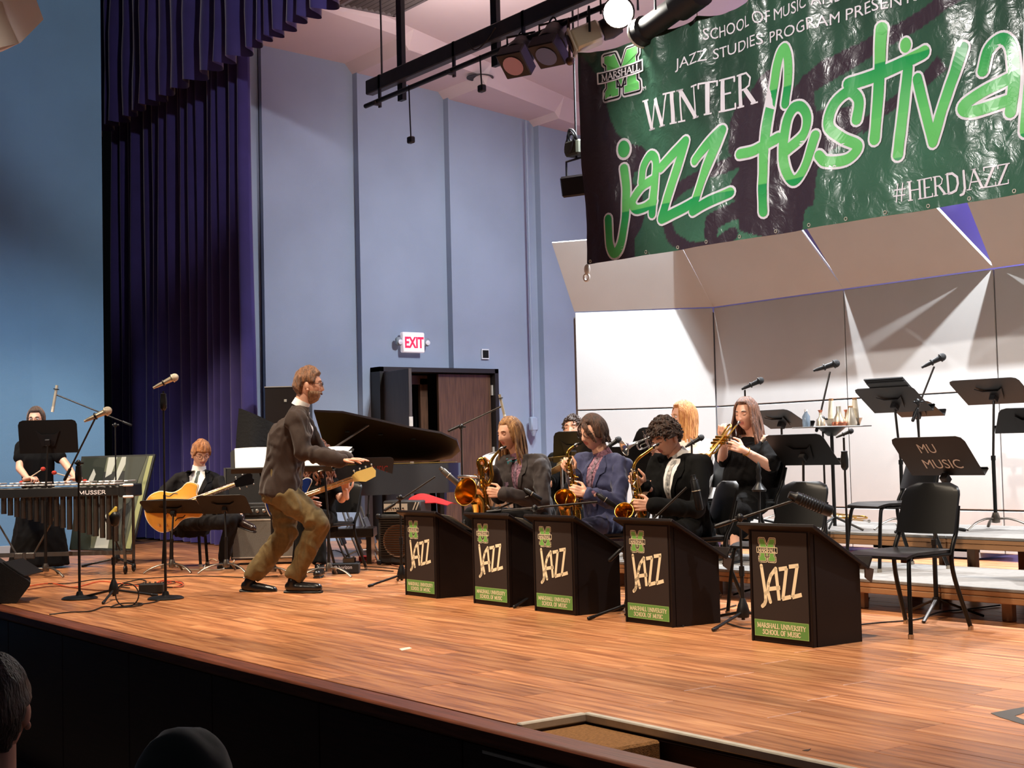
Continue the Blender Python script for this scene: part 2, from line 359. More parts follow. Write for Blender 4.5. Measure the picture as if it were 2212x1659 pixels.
# conduit and boxes on the wall
p0 = onx(1148, 262, -15.83); p1 = onx(1152, 905, -15.83)
c = thing('conduit', 'blue painted conduit running down to a junction box on the side wall', 'conduit', p1); I = inv_of(p1)
b = MB(); b.cyl((p1.x, p1.y, p0.z), (p1.x, p1.y, p1.z), .018, 8); b.build('pipe', WALLB, c, 60, I)
b = MB(); b.box((p1.x, p1.y, p1.z-.07), (.09, .12, .2), bev=.02); b.tube([(p1.x, p1.y, p1.z-.16), (p1.x, p1.y, p1.z-.24)], [.05, .02], 10); b.build('box', WALLB, c, 40, I)
p = onx(1048, 765, -15.96); b = MB(); b.box(p, (.02, .12, .14)); b.box(p+V((.012, 0, 0)), (.01, .095, .105), mi=1)
tag(b.build('wall_outlet', [mat('white_plate', (225, 228, 232), .6), BLACK]), 'small square black opening with white rim, right of the lit sign', 'wall box')
# exit sign
p = onx(891, 740, -16.0); ex = thing('exit_sign', 'white emergency sign with red EXIT letters and two lamp heads', 'sign', p); 
WHITEP = mat('white_plastic', (236, 236, 238), .4)
b = MB(); b.box((0, 0, 0), (.08, .34, .27), bev=.012); b.build('housing', mat('lit_white_plastic', (240, 238, 240), .4, emit=((255, 235, 240), .25)), ex, 40)
for s in (-1, 1):
    b = MB(); b.box((0, s*.215, .01), (.07, .09, .11), bev=.02); hd = b.build('lamp_head', mat('clear_grey_plastic', (150, 160, 168), .25), ex, 40)
    b = MB(); b.lathe([(.0, .0), (.03, .0), (.034, .02), (.0, .03)], (.03, s*.215, .0), (1, 0, 0), 12); b.build('bulb', WHITEP, hd, 60)
def text_mesh(s, size, mats, name, parent, M, ext=.002, align='CENTER', shear=0, sx=1, space=1, offset=0):
    cu = bpy.data.curves.new(name, 'FONT'); cu.body = s; cu.size = size; cu.extrude = ext; cu.align_x = align; cu.shear = shear; cu.space_character = space; cu.offset = offset
    cu.resolution_u = 3
    o = bpy.data.objects.new('tmp', cu); COL.objects.link(o); dg = bpy.context.evaluated_depsgraph_get()
    me = bpy.data.meshes.new_from_object(o.evaluated_get(dg)); bpy.data.objects.remove(o); bpy.data.curves.remove(cu)
    me.transform(M @ Matrix.Diagonal((sx, 1, 1, 1))); me.materials.clear(); me.materials.append(mats)
    return link(name, me, parent)
RED = mat('lit_red_letters', (215, 30, 60), .5, emit=((255, 20, 60), 1.2))
text_mesh('EXIT', .2, RED, 'lettering', ex, Matrix.Translation((.042, 0, -.07)) @ Matrix.Rotation(PI/2, 4, 'Z') @ Matrix.Rotation(PI/2, 4, 'X'), sx=.72, offset=.006)
# back wall behind the shell and ceiling
b = MB(); b.box((-7, 14.4, 3.3), (20, .3, 7.8)); struct(b.build('wall_back', mat('violet_blue_back_wall', (120, 118, 176), .8)))
prof = [(7.7, 6.36), (9.27, 6.28), (9.39, 6.14), (10.66, 6.06), (10.76, 5.94), (12.12, 5.81), (12.2, 5.73), (14.6, 5.55)]
b = MB(); vs = []; 
for y, z in prof:
    xl = -14.35-.2*(y-7.7)
    zl = 6.58-.125*(y-7.7)
    for x, zz in ((-17, z), (xl-.14, z), (xl, zl), (xl+2.2, zl+.02), (3, zl+.1)): vs.append((x, y, zz))
b.add(vs, [(j*5+i, j*5+i+1, j*5+i+6, j*5+i+5) for j in range(len(prof)-1) for i in range(4)])
b.box((-7, 11, 7.3), (20.5, 7.4, .1)); b.box((-7, 7.62, 7.0), (20.5, .12, 1.3))
struct(b.build('ceiling', CEIL))
vt = onx(830, 0, -13.2); b = MB()
gv = thing('ceiling_vent', 'dark square air grille in the pale ceiling', 'vent', gp(828, 2, 6.40)); I = inv_of(gp(828, 2, 6.40)); c0 = gp(828, 2, 6.40)
b.box(c0+V((0, 0, .02)), (.75, .75, .03)); b.build('backing', mat('dark_grille', (52, 44, 44), .8), gv, inv=I)
for k in range(9):
    b = MB(); b.box(c0+V((0, -.32+k*.08, -.005)), (.72, .012, .04), rot(.6)); b.build('slat', mat('grey_metal_slat', (110, 100, 98), .5), gv, inv=I)
b = MB()
for s in (-1, 1): b.box(c0+V((s*.37, 0, -.005)), (.04, .78, .04)); b.box(c0+V((0, s*.37, -.005)), (.78, .04, .04))
b.build('rim', mat('grey_metal_slat', (110, 100, 98), .5), gv, inv=I)
c1 = gp(1037, 167, 6.04); b = MB(); b.lathe([(.0, .02), (.11, .02), (.16, -.01), (.18, -.01), (.18, .0), (.0, .03)], c1, (0, 0, 1), 24)
tag(b.build('ceiling_downlight', mat('dark_can', (40, 34, 34), .5), smooth=40), 'round dark recessed downlight in the pale ceiling', 'light')
# ---- curtain and valance
CURT = mat('indigo_velvet', (56, 46, 110), .85, var=.12, scale=3, sheen=1.0)
def folds(x0, x1, y, zb, zt, amp, per, seed, n, hem=0.0, nz=10):
    rnd = random.Random(seed); ph = []; t = 0
    while t < abs(x1-x0)+1: a = per*rnd.uniform(.65, 1.45); ph.append((t, a, rnd.uniform(.55, 1.25), rnd.uniform(-.03, .03))); t += a
    def fn(u, v):
        s = abs(x1-x0)*u; k = max(i for i in range(len(ph)) if ph[i][0] <= s); f = (s-ph[k][0])/ph[k][1]
        w = math.sin(2*PI*f); w = math.copysign(abs(w)**.7, w)
        x = x0+(x1-x0)*u+ph[k][3]*math.sin(PI*f)*(1-v); 
        return (x+.012*math.sin(5*v+k), y-amp*ph[k][2]*w*(.75+.25*(1-v))+.01*math.sin(9*v+k*2), zb+(zt-zb)*v+(hem*math.sin(2*PI*f+.5) if v == 0 else 0))
    b = MB(); b.grid(fn, n, nz)
    return b
cu = folds(-15.72, -20.2, 7.62, .03, 8.0, .15, .26, 3, 460)
tag(cu.build('stage_curtain', CURT, smooth=180, fix=False), 'tall indigo velvet stage curtain hanging in deep folds to the floor', 'curtain')
va = folds(-20.3, 2.5, 7.25, 5.84, 8.0, .1, .34, 5, 1500, .02, 5)
tag(va.build('curtain_valance', CURT, smooth=180, fix=False), 'pleated indigo valance along the top of the proscenium', 'valance')
b = MB(); b.box((-19.2, 8.1, 3.5), (5.8, .1, 9)); struct(b.build('wall_wing', BLACK))
b = MB(); b.box((-8.5, 7.45, 8.05), (24, .7, .1)); struct(b.build('trim_proscenium_head', BLACK))
# ---- acoustic shell
SHELL = mat('pale_grey_shell_laminate', (188, 187, 186), .55, var=.025, scale=2.5, bump=.03, bscale=90)
SEDGE = mat('shell_edge', (150, 150, 152), .5)
HP = [V((-12.26, 9.87, 0)), V((-11.23, 11, 0)), V((-9.39, 11, 0)), V((-7.66, 11, 0)), V((-5.86, 11, 0)), V((-4.05, 11, 0)), V((-2.6, 10.4, 0))]
ZH = 2.62; zb = ony(1834, 861.6, 11).z; za = ony(1900, 1098, 11).z
tops = [((-12.42, 9.69), (-11.21, 10.43)), ((-11.19, 10.42), (-9.58, 10.42)), ((-9.47, 10.42), (-8.05, 10.42)), ((-7.59, 10.42), (-5.99, 10.42)), ((-5.75, 10.42), (-4.15, 10.42)), ((-3.95, 10.3), (-2.5, 9.85))]
names = ['leftmost acoustic shell tower with pale panels, angled, beside the blue wall', 'second acoustic shell tower from the left, behind the seated trumpeters', 'third acoustic shell tower from the left, behind the mute tray', 'fourth acoustic shell tower from the left, behind the tall music stand', 'fifth acoustic shell tower at the right edge', 'sixth acoustic shell tower beyond the right edge']
for i in range(6):
    A, B = HP[i], HP[i+1]; u = (B-A).normalized(); n = V((u.y, -u.x, 0)); L = (B-A).length; o = (A+B)/2
    t = thing('acoustic_shell_tower', names[i], 'shell panel', o, 0, 'acoustic shell towers'); I = inv_of(o)
    Rm = basis(u, -n, V((0, 0, 1)))
    for z0, z1 in ((.06, za), (za, zb), (zb, ZH)):
        b = MB(); b.box(o+V((0, 0, (z0+z1)/2))-n*.02, (L-.014, .04, z1-z0-.014), Rm, bev=.004); b.build('panel', SHELL, t, 30, I)
    b = MB(); b.box(o+V((0, 0, 1.32))-n*.065, (L+.03, .03, 2.5), Rm); b.box(o+V((0, 0, .06))-n*.25, (L*.7, .5, .08), Rm); b.build('back_frame', SEDGE, t, inv=I)
    a, c = [V((p[0], p[1], 3.4)) for p in tops[i]]
    h0, h1 = A+V((0, 0, ZH+.005)), B+V((0, 0, ZH+.005))
    if i == 0: pn = (h1-h0).cross(c-h0); rr_ = ray(1192, 525); a = CAM+rr_*((h0-CAM).dot(pn)/rr_.dot(pn))
    nn = (h1-h0).cross(a-h0).normalized(); 
    if nn.y < 0: nn = -nn
    b = MB(); q = [h0, h1, c, a]; q2 = [p+nn*.03 for p in q]
    b.add(q+q2, [(0, 1, 2, 3), (7, 6, 5, 4), (0, 4, 5, 1), (1, 5, 6, 2), (2, 6, 7, 3), (3, 7, 4, 0)]); b.build('canopy', SHELL, t, inv=I)
# ---- risers
DECK = mat('grey_riser_carpet', (120, 116, 112), .9, var=.1, scale=25); FASC = mat('tan_riser_edge', (150, 108, 72), .5, var=.12, scale=6, stretch=(.4, 6, 6)); LEGM = mat('riser_leg_tan', (140, 104, 74), .5); DKM = mat('dark_metal', (36, 32, 30), .45, .6)
def riser(x0, x1, y0, y1, z, lab):
    o = V(((x0+x1)/2, (y0+y1)/2, 0)); t = thing('riser_platform', lab, 'riser', o, 0, 'band risers'); I = inv_of(o)
    b = MB(); b.box((o.x, o.y, z-.01), (x1-x0-.006, y1-y0, .02), bev=.003); b.build('deck', DECK, t, inv=I)
    for zz, h in ((z-.0355, .031), (z-.072, .036)):
        b = MB(); b.box((o.x, o.y, zz), (x1-x0-.012, y1-y0-.008, h), bev=.004); b.build('edge_rail', FASC, t, inv=I)
    for x in (x0+.12, (x0+x1)/2, x1-.12):
        for y in (y0+.14, y1-.14):
            b = MB(); b.box((x, y, (z-.09)/2), (.07, .05, z-.09), bev=.004); b.build('leg', LEGM, t, inv=I)
pos = ['leftmost', 'second from the left', 'third from the left', 'rightmost']
for k in range(4):
    x0 = -11.2+k*2.44
    riser(x0, x0+2.44, 7.2, 8.35, .205, 'low grey riser platform, %s in the front riser row' % pos[k])
    riser(x0, x0+2.44, 8.39, 9.62, .41, 'taller grey riser platform, %s in the rear riser row' % pos[k])
# ------------------------------------------------------------------ print helpers (flat lettering as thin geometry)
def stroke(mb, P, pts, wd, h, mi=0, closed=False, sub=.03, round_=True):
    Q = []; pts = [V((p[0], p[1], 0)) for p in pts]
    if closed: pts = pts+[pts[0]]
    for a, c in zip(pts, pts[1:]):
        n = max(1, int((c-a).length/sub)); Q += [a+(c-a)*(i/n) for i in range(n)]
    Q.append(pts[-1])
    for a, c in zip(Q, Q[1:]):
        d = c-a
        if d.length < 1e-7: continue
        d.normalize(); s = V((-d.y, d.x, 0))*(wd/2)
        mb.add([P(p.x, p.y, h) for p in (a-s, c-s, c+s, a+s)], [(0, 1, 2, 3)], mi)
    if round_:
        for p in pts: disc(mb, P, p, wd/2, wd/2, h, mi)
def disc(mb, P, c, rx, ry, h, mi=0, n=12, tilt=0):
    vs = []
    for i in range(n):
        t = 2*PI*i/n; x, y = rx*math.cos(t), ry*math.sin(t)
        vs.append(P(c[0]+x*math.cos(tilt)-y*math.sin(tilt), c[1]+x*math.sin(tilt)+y*math.cos(tilt), h))
    mb.add(vs, [tuple(range(n))], mi)
def fill(mb, P, poly, h, mi=0):
    t = geometry.tessellate_polygon([[V((p[0], p[1], 0)) for p in poly]])
    mb.add([P(p[0], p[1], h) for p in poly], [tuple(x) for x in t], mi)
LET = {  # stroke letters on a unit-high box: width, strokes (thick flag, points)
 'A': (.78, [(0, [(.06, 0), (.38, 1)]), (1, [(.38, 1), (.72, 0)]), (0, [(.18, .36), (.58, .36)])]),
 'C': (.72, [(1, [(.66, .82), (.5, .98), (.28, .95), (.1, .7), (.08, .4), (.22, .08), (.46, .01), (.66, .16)])]),
 'D': (.78, [(1, [(.14, 0), (.14, 1)]), (1, [(.14, 1), (.44, .98), (.68, .75), (.7, .4), (.56, .08), (.3, 0), (.14, 0)])]),
 'E': (.62, [(1, [(.14, 0), (.14, 1)]), (0, [(.14, 1), (.55, 1), (.55, .86)]), (0, [(.14, .52), (.44, .52)]), (0, [(.14, 0), (.57, 0), (.57, .15)])]),
 'F': (.58, [(1, [(.14, 0), (.14, 1)]), (0, [(.14, 1), (.54, 1), (.54, .86)]), (0, [(.14, .5), (.42, .5)])]),
 'H': (.82, [(1, [(.14, 0), (.14, 1)]), (1, [(.68, 0), (.68, 1)]), (0, [(.14, .52), (.68, .52)])]),
 'I': (.32, [(1, [(.16, 0), (.16, 1)])]),
 'J': (.4, [(1, [(.26, 1), (.26, .1), (.16, -.16), (.0, -.2)])]),
 'L': (.6, [(1, [(.14, 0), (.14, 1)]), (0, [(.14, 0), (.55, 0), (.55, .16)])]),
 'M': (.95, [(0, [(.12, 0), (.14, 1)]), (1, [(.14, 1), (.47, .08)]), (0, [(.47, .08), (.8, 1)]), (1, [(.8, 1), (.82, 0)])]),
 'N': (.84, [(0, [(.14, 0), (.14, 1)]), (1, [(.14, 1), (.7, 0)]), (0, [(.7, 0), (.7, 1)])]),
 'O': (.8, [(1, [(.4, 1), (.18, .88), (.08, .5), (.18, .12), (.4, 0), (.62, .12), (.72, .5), (.62, .88), (.4, 1)])]),
 'R': (.72, [(1, [(.14, 0), (.14, 1)]), (0, [(.14, 1), (.42, .98), (.56, .8), (.5, .58), (.34, .5), (.14, .5)]), (1, [(.34, .5), (.66, 0)])]),
 'S': (.56, [(1, [(.46, .84), (.34, .98), (.16, .92), (.1, .74), (.26, .56), (.42, .42), (.46, .22), (.34, .03), (.16, .03), (.06, .17)])]),
 'T': (.68, [(1, [(.34, 0), (.34, 1)]), (0, [(.05, .86), (.05, 1), (.63, 1), (.63, .86)])]),
 'U': (.8, [(1, [(.14, 1), (.14, .3), (.24, .05), (.42, 0), (.6, .07), (.66, .3), (.66, 1)])]),
 'V': (.76, [(1, [(.06, 1), (.38, 0)]), (0, [(.38, 0), (.7, 1)])]),
 'W': (1.05, [(1, [(.05, 1), (.28, 0)]), (0, [(.28, 0), (.52, .95)]), (1, [(.52, .95), (.76, 0)]), (0, [(.76, 0), (1.0, 1)])]),
 'Y': (.74, [(1, [(.05, 1), (.37, .48)]), (0, [(.7, 1), (.37, .48)]), (1, [(.37, .48), (.37, 0)])]),
 'Z': (.66, [(0, [(.1, .84), (.1, 1), (.58, 1)]), (1, [(.58, 1), (.08, 0)]), (0, [(.08, 0), (.6, 0), (.6, .17)])]),
 '#': (.78, [(0, [(.2, 0), (.32, 1)]), (0, [(.46, 0), (.58, 1)]), (0, [(.06, .34), (.68, .34)]), (0, [(.1, .66), (.72, .66)])]), ' ': (.36, [])}
def serif_text(mb, P, s, u0, v0, width, height, h, mi=0, thick=.13, thin=.06, serif=True):
    tot = sum(LET[c][0] for c in s); sx = width/tot; x = 0
    for c in s:
        wd, st = LET[c]
        for k, pts in st:
            q = [(u0+(x+p[0])*sx, v0+p[1]*height) for p in pts]; stroke(mb, P, q, (thick if k else thin)*height, h, mi, sub=.06, round_=len(pts) > 2)
            if serif and c not in '#SCOJ':
                for p in (pts[0], pts[-1]):
                    if p[1] in (0, 1) and k+(c in 'AMNHWV'): 
                        stroke(mb, P, [(u0+(x+p[0]-.13)*sx, v0+p[1]*height), (u0+(x+p[0]+.13)*sx, v0+p[1]*height)], thin*height*.9, h, mi, sub=.1, round_=False)
        x += wd
MPOLY = [(.1, 0), (.42, 0), (.42, .16), (.36, .16), (.36, .56), (.5, .2), (.64, .56), (.64, .16), (.58, .16), (.58, 0), (.9, 0), (.9, .16), (.84, .22), (.84, .78), (.9, .84), (.9, 1), (.66, 1), (.5, .58), (.34, 1), (.1, 1), (.1, .84), (.16, .78), (.16, .22), (.1, .16)]
def m_logo(mb, P, u0, v0, w_, h_, e, mi_white, mi_black, mi_green, h0, g=1.0):
    q = [(u0+p[0]*w_, v0+p[1]*h_) for p in MPOLY]
    stroke(mb, P, q, e*2.6, h0, mi_white, True); stroke(mb, P, q, e*1.5, h0+.0008*g, mi_black, True); stroke(mb, P, q, e*.55, h0+.0014*g, mi_white, True)
    fill(mb, P, q, h0+.002*g, mi_green)
    bar = [(u0-.03*w_, v0+.37*h_), (u0+1.03*w_, v0+.37*h_), (u0+1.03*w_, v0+.62*h_), (u0-.03*w_, v0+.62*h_)]
    stroke(mb, P, [(bar[0][0], v0+.495*h_), (bar[1][0], v0+.495*h_)], .25*h_, h0+.0028*g, mi_black, round_=False); stroke(mb, P, bar, e*.45, h0+.0034*g, mi_white, True)
    serif_text(mb, P, 'MARSHALL', u0+.04*w_, v0+.41*h_, .92*w_, .16*h_, h0+.0036*g, mi_white, .2, .12)
def font_text(mb, P, s, u0, v0, width, height, h, mi=0, off=0.0):
    cu = bpy.data.curves.new('t', 'FONT'); cu.body = s; cu.size = 1; cu.resolution_u = 3; cu.offset = off
    o = bpy.data.objects.new('t', cu); COL.objects.link(o); me = bpy.data.meshes.new_from_object(o.evaluated_get(bpy.context.evaluated_depsgraph_get()))
    bpy.data.objects.remove(o); xs = [v.co.x for v in me.vertices]; ys = [v.co.y for v in me.vertices if True]; x0, x1, y0, y1 = min(xs), max(xs), min(ys), max(ys)
    mb.add([P(u0+(v.co.x-x0)/(x1-x0)*width, v0+(v.co.y-y0)/(y1-y0)*height, h) for v in me.vertices], [tuple(p.vertices) for p in me.polygons], mi)
    bpy.data.meshes.remove(me)
PRW = mat('print_white', (240, 236, 240), .5); PRB = mat('print_black', (16, 14, 16), .5); PRG = mat('print_green', (112, 172, 82), .5); CREAM = mat('print_cream', (246, 232, 196), .55)
# ------------------------------------------------------------------ banner
BO = at(1270, 572, 12.3); BE = V((.9947, .103, 0)).normalized(); BN = V((BE.y, -BE.x, 0)); BH = at(1266, 116, 12.3).z-BO.z; BW = 4.6
def bn(px, py):
    d = ray(px, py); p = CAM+d*((BO-CAM).dot(BN)/d.dot(BN)); q = p-BO
    return q.dot(BE), q.z
ties = [0.0] + [bn(px, py)[0] for px, py in ((1421, 68), (1511, 40))]; ties += [ties[-1]+.55*(k+1) for k in range(7)]
def wave(u, v):
    t = v/BH; z = 0
    for k, c in enumerate(ties):
        s = 1-t; g = math.exp(-((u-c)/(.05+.22*s))**2); z += .035*g*(.25+.75*t)*(1 if k % 3 else 1.3)
    z += .012*math.sin(u*5.2+1.3*v)+.007*math.sin(u*11-3*v)+.004*math.sin(u*31+5*math.sin(u*3))*t
    z += .03*noise.noise(V((u*1.3, v*1.6, 2)))+.012*noise.noise(V((u*4, v*2.4, 7)))+.006*noise.noise(V((u*11, v*7, 9)))
    return z
def sag(u):
    k = max(i for i in range(len(ties)) if ties[i] <= max(u, 0)); a = ties[k]; b2 = ties[min(k+1, len(ties)-1)]
    f = (u-a)/(b2-a) if b2 > a else 0
    return .035*math.sin(PI*min(1, max(0, f)))
def BP(u, v, h):
    t = max(0, min(1, v/BH)); return BO+BE*u+V((0, 0, v-sag(u)*t**6))+BN*(wave(u, v)+h)
def poly_px(pts): return [bn(*p) for p in pts]
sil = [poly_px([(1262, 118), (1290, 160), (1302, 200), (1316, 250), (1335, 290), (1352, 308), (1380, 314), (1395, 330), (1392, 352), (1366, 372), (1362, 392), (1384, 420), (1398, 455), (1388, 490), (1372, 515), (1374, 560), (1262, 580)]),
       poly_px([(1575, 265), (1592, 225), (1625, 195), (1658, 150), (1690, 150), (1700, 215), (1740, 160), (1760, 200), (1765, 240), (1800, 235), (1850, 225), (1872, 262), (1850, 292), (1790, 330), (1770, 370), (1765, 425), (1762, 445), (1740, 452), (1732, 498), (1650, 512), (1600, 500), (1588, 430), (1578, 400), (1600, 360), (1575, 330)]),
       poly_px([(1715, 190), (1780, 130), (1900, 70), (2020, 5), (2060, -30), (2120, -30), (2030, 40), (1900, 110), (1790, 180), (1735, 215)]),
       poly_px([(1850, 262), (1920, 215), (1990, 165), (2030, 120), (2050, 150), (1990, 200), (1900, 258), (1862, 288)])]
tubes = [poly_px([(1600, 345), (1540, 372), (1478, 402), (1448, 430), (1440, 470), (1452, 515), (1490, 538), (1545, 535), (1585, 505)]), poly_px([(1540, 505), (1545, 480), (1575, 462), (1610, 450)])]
def inpoly(x, y, P):
    c = False; j = len(P)-1
    for i in range(len(P)):
        if (P[i][1] > y) != (P[j][1] > y) and x < (P[j][0]-P[i][0])*(y-P[i][1])/(P[j][1]-P[i][1])+P[i][0]: c = not c
        j = i
    return c
def segd(x, y, a, b2):
    dx, dy = b2[0]-a[0], b2[1]-a[1]; t = max(0, min(1, ((x-a[0])*dx+(y-a[1])*dy)/(dx*dx+dy*dy+1e-9))); return math.hypot(x-a[0]-t*dx, y-a[1]-t*dy)
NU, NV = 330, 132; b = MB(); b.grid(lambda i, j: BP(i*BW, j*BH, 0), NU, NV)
def banner_material():
    m = bpy.data.materials.new('vinyl_banner'); m.use_nodes = True; nt = m.node_tree; B = nt.nodes['Principled BSDF']
    a = nt.nodes.new('ShaderNodeAttribute'); a.attribute_name = 'print'; nt.links.new(a.outputs['Color'], B.inputs['Base Color'])
    B.inputs['Roughness'].default_value = .3; B.inputs['Coat Weight'].default_value = .35; B.inputs['Coat Roughness'].default_value = .12
    tc = nt.nodes.new('ShaderNodeTexCoord'); n = nt.nodes.new('ShaderNodeTexNoise'); n.inputs['Scale'].default_value = 9; n.inputs['Detail'].default_value = 5; n.inputs['Distortion'].default_value = 1.5
    bp = nt.nodes.new('ShaderNodeBump'); bp.inputs['Strength'].default_value = .35; bp.inputs['Distance'].default_value = .03
    nt.links.new(tc.outputs['Object'], n.inputs['Vector']); nt.links.new(n.outputs['Fac'], bp.inputs['Height']); nt.links.new(bp.outputs[0], B.inputs['Normal']); nt.links.new(bp.outputs[0], B.inputs['Coat Normal'])
    return m
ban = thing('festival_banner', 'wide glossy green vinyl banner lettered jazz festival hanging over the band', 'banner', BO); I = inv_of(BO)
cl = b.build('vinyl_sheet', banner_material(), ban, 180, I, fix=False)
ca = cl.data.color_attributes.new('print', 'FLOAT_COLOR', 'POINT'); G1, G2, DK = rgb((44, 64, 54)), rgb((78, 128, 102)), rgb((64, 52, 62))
for j in range(NV+1):
    for i in range(NU+1):
        u, v = i/NU*BW, j/NV*BH
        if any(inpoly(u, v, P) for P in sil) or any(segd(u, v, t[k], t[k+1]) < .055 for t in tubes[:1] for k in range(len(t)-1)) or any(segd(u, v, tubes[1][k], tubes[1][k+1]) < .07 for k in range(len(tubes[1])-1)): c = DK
        else:
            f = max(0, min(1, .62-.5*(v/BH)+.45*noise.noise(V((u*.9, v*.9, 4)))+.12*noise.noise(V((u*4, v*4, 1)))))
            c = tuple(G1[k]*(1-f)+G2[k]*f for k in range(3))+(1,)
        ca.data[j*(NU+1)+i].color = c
def gl_mat():
    m = mat('banner_letter_green', (104, 205, 112), .3, coat=.3); nt = m.node_tree; B = nt.nodes['Principled BSDF']
    tc = nt.nodes.new('ShaderNodeTexCoord'); sp = nt.nodes.new('ShaderNodeSeparateXYZ'); nt.links.new(tc.outputs['Object'], sp.inputs[0])
    mu = nt.nodes.new('ShaderNodeMath'); mu.operation = 'MULTIPLY'; mu.inputs[1].default_value = 1.4; nt.links.new(sp.outputs['Z'], mu.inputs[0])
    wv = nt.nodes.new('ShaderNodeMath'); wv.operation = 'FRACT'; nt.links.new(mu.outputs[0], wv.inputs[0])
    r = nt.nodes.new('ShaderNodeValToRGB'); nt.links.new(wv.outputs[0], r.inputs['Fac']); e = r.color_ramp.elements
    e[0].position = 0; e[0].color = rgb((104, 205, 112)); e[1].position = 1; e[1].color = rgb((110, 208, 116)); k = e.new(.55); k.color = rgb((40, 160, 88)); k = e.new(.56); k.color = rgb((112, 206, 112))
    nt.links.new(r.outputs[0], B.inputs['Base Color']); return m
GLM = gl_mat(); PWV = mat('banner_white', (238, 232, 240), .35, coat=.3)
bs = (BO-CAM).dot(BN)
def px2m(x, y): return abs(bn(x+10, y)[0]-bn(x, y)[0])/10
S_ = lambda *p: spline([V((a, b2, 0)) for a, b2 in p], 6)
letters = [
 ([S_((1348, 364), (1352, 411), (1352, 472), (1343, 526), (1330, 548), (1320, 526), (1317, 474))], [(1348, 322, 11, 13)]),
 ([S_((1384, 392), (1388, 360), (1403, 336), (1417, 345), (1418, 384), (1413, 462)), S_((1418, 386), (1386, 404), (1366, 434), (1374, 452), (1397, 448), (1416, 436))], []),
 ([[(1430, 363), (1484, 305), (1433, 474), (1503, 440)]], []),
 ([[(1507, 348), (1562, 281), (1503, 457), (1581, 416)]], []),
 ([S_((1698, 224), (1707, 150), (1700, 104), (1684, 130), (1668, 216), (1655, 321), (1652, 458)), S_((1599, 333), (1634, 326), (1684, 298))], []),
 ([S_((1697, 328), (1738, 292), (1747, 255), (1735, 232), (1716, 235), (1700, 268), (1694, 345), (1712, 390), (1740, 366), (1766, 294))], []),
 ([S_((1849, 258), (1854, 216), (1834, 198), (1803, 226), (1793, 272), (1819, 298), (1853, 316), (1832, 344), (1790, 350), (1774, 337))], []),
 ([[(1834, 182), (1900, 160), (2000, 113)]], []), ([[(1907, 62), (1890, 300)]], []), ([[(1962, 146), (1944, 336)]], [(1957, 97, 12, 14)]),
 ([[(1983, 170), (2020, 308), (2084, 104)]], []),
 ([S_((2126, 154), (2138, 108), (2166, 84), (2186, 104), (2191, 177), (2186, 243)), S_((2190, 165), (2124, 202), (2087, 233), (2108, 243), (2180, 218))], []),
 ([[(2232, 20), (2218, 285)]], [])]
for k, (strokes, dots) in enumerate(letters):
    b = MB()
    for st in strokes:
        pts = [bn(p[0], p[1]) for p in st]; m_ = .0044; W0 = 18 if k not in (7, 8) else 21
        stroke(b, BP, pts, (W0+8)*m_, .006, 0); stroke(b, BP, pts, W0*m_, .009, 1)
    for x, y, rx, ry in dots:
        m_ = px2m(x, y); c = bn(x, y); disc(b, BP, c, (rx+4)*m_, (ry+4)*m_*1.05, .006, 0, 18); disc(b, BP, c, rx*m_, ry*m_*1.05, .009, 1, 18)
    b.build('lettering', [PWV, GLM], ban, inv=I, fix=False)
def line_text(fn, s, a, c, hpx, **kw):
    (u0, v0), (u1, v1) = bn(*a), bn(*c); hh = bn(a[0], a[1]-hpx)[1]-v0; b = MB(); fn(b, BP, s, u0, v0 if s[0] in 'JS' else (v0+v1)/2, u1-u0, hh, .006, **kw); return b.build('lettering', PWV, ban, inv=I, fix=False)
line_text(serif_text, 'WINTER', (1393, 284), (1636, 221), 66, thick=.15, thin=.06)
line_text(serif_text, '#HERDJAZZ', (1932, 438), (2184, 397), 40, thick=.13, thin=.065)
line_text(font_text, 'JAZZ STUDIES PROGRAM PRESENTS', (1464, 156), (1990, -8), 31)
line_text(font_text, 'SCHOOL OF MUSIC AND', (1521, 86), (1822, 2), 26)
b = MB(); (u0, v0), (u1, v1) = bn(1300, 214), bn(1388, 186); hM = bn(1296, 120)[1]-v0
m_logo(b, BP, u0-.01, v0, (u1-u0)*1.05, hM, .03, 0, 1, 2, .006, 4.0); b.build('emblem', [PWV, PRB, mat('banner_emblem_green', (110, 205, 110), .35, coat=.3)], ban, inv=I, fix=False)
line_text(font_text, 'TM', (1384, 196), (1396, 193), 8)
for i in range(14):
    b = MB(); b.torus(BP(.04+i*.33, .025, .004), .012, .004, BN, 10, 6); b.build('grommet', ALU, ban, 60, I)
pl = BP(0, 0, 0); b = MB(); b.ell(pl+V((0, 0, -.04)), (.035, .02, .05), n=10, k=6); b.torus(pl+V((-.01, 0, -.11)), .03, .012, BN, 12, 6); b.build('corner_knot', mat('white_rope', (226, 220, 212), .9), ban, 60, I)
ROPE = mat('thin_cord', (190, 180, 175), .8)
for c in ties[:3]:
    p = BP(c, BH, 0); b = MB(); b.tube([p, p+V((0, .02, .4))], .004, 5); b.build('tie_cord', ROPE, ban, inv=I)
p = BP(0, BH, 0); b = MB(); b.tube([p, at(1233, 131, 12.9)], .003, 5); b.build('tie_cord', ROPE, ban, inv=I)
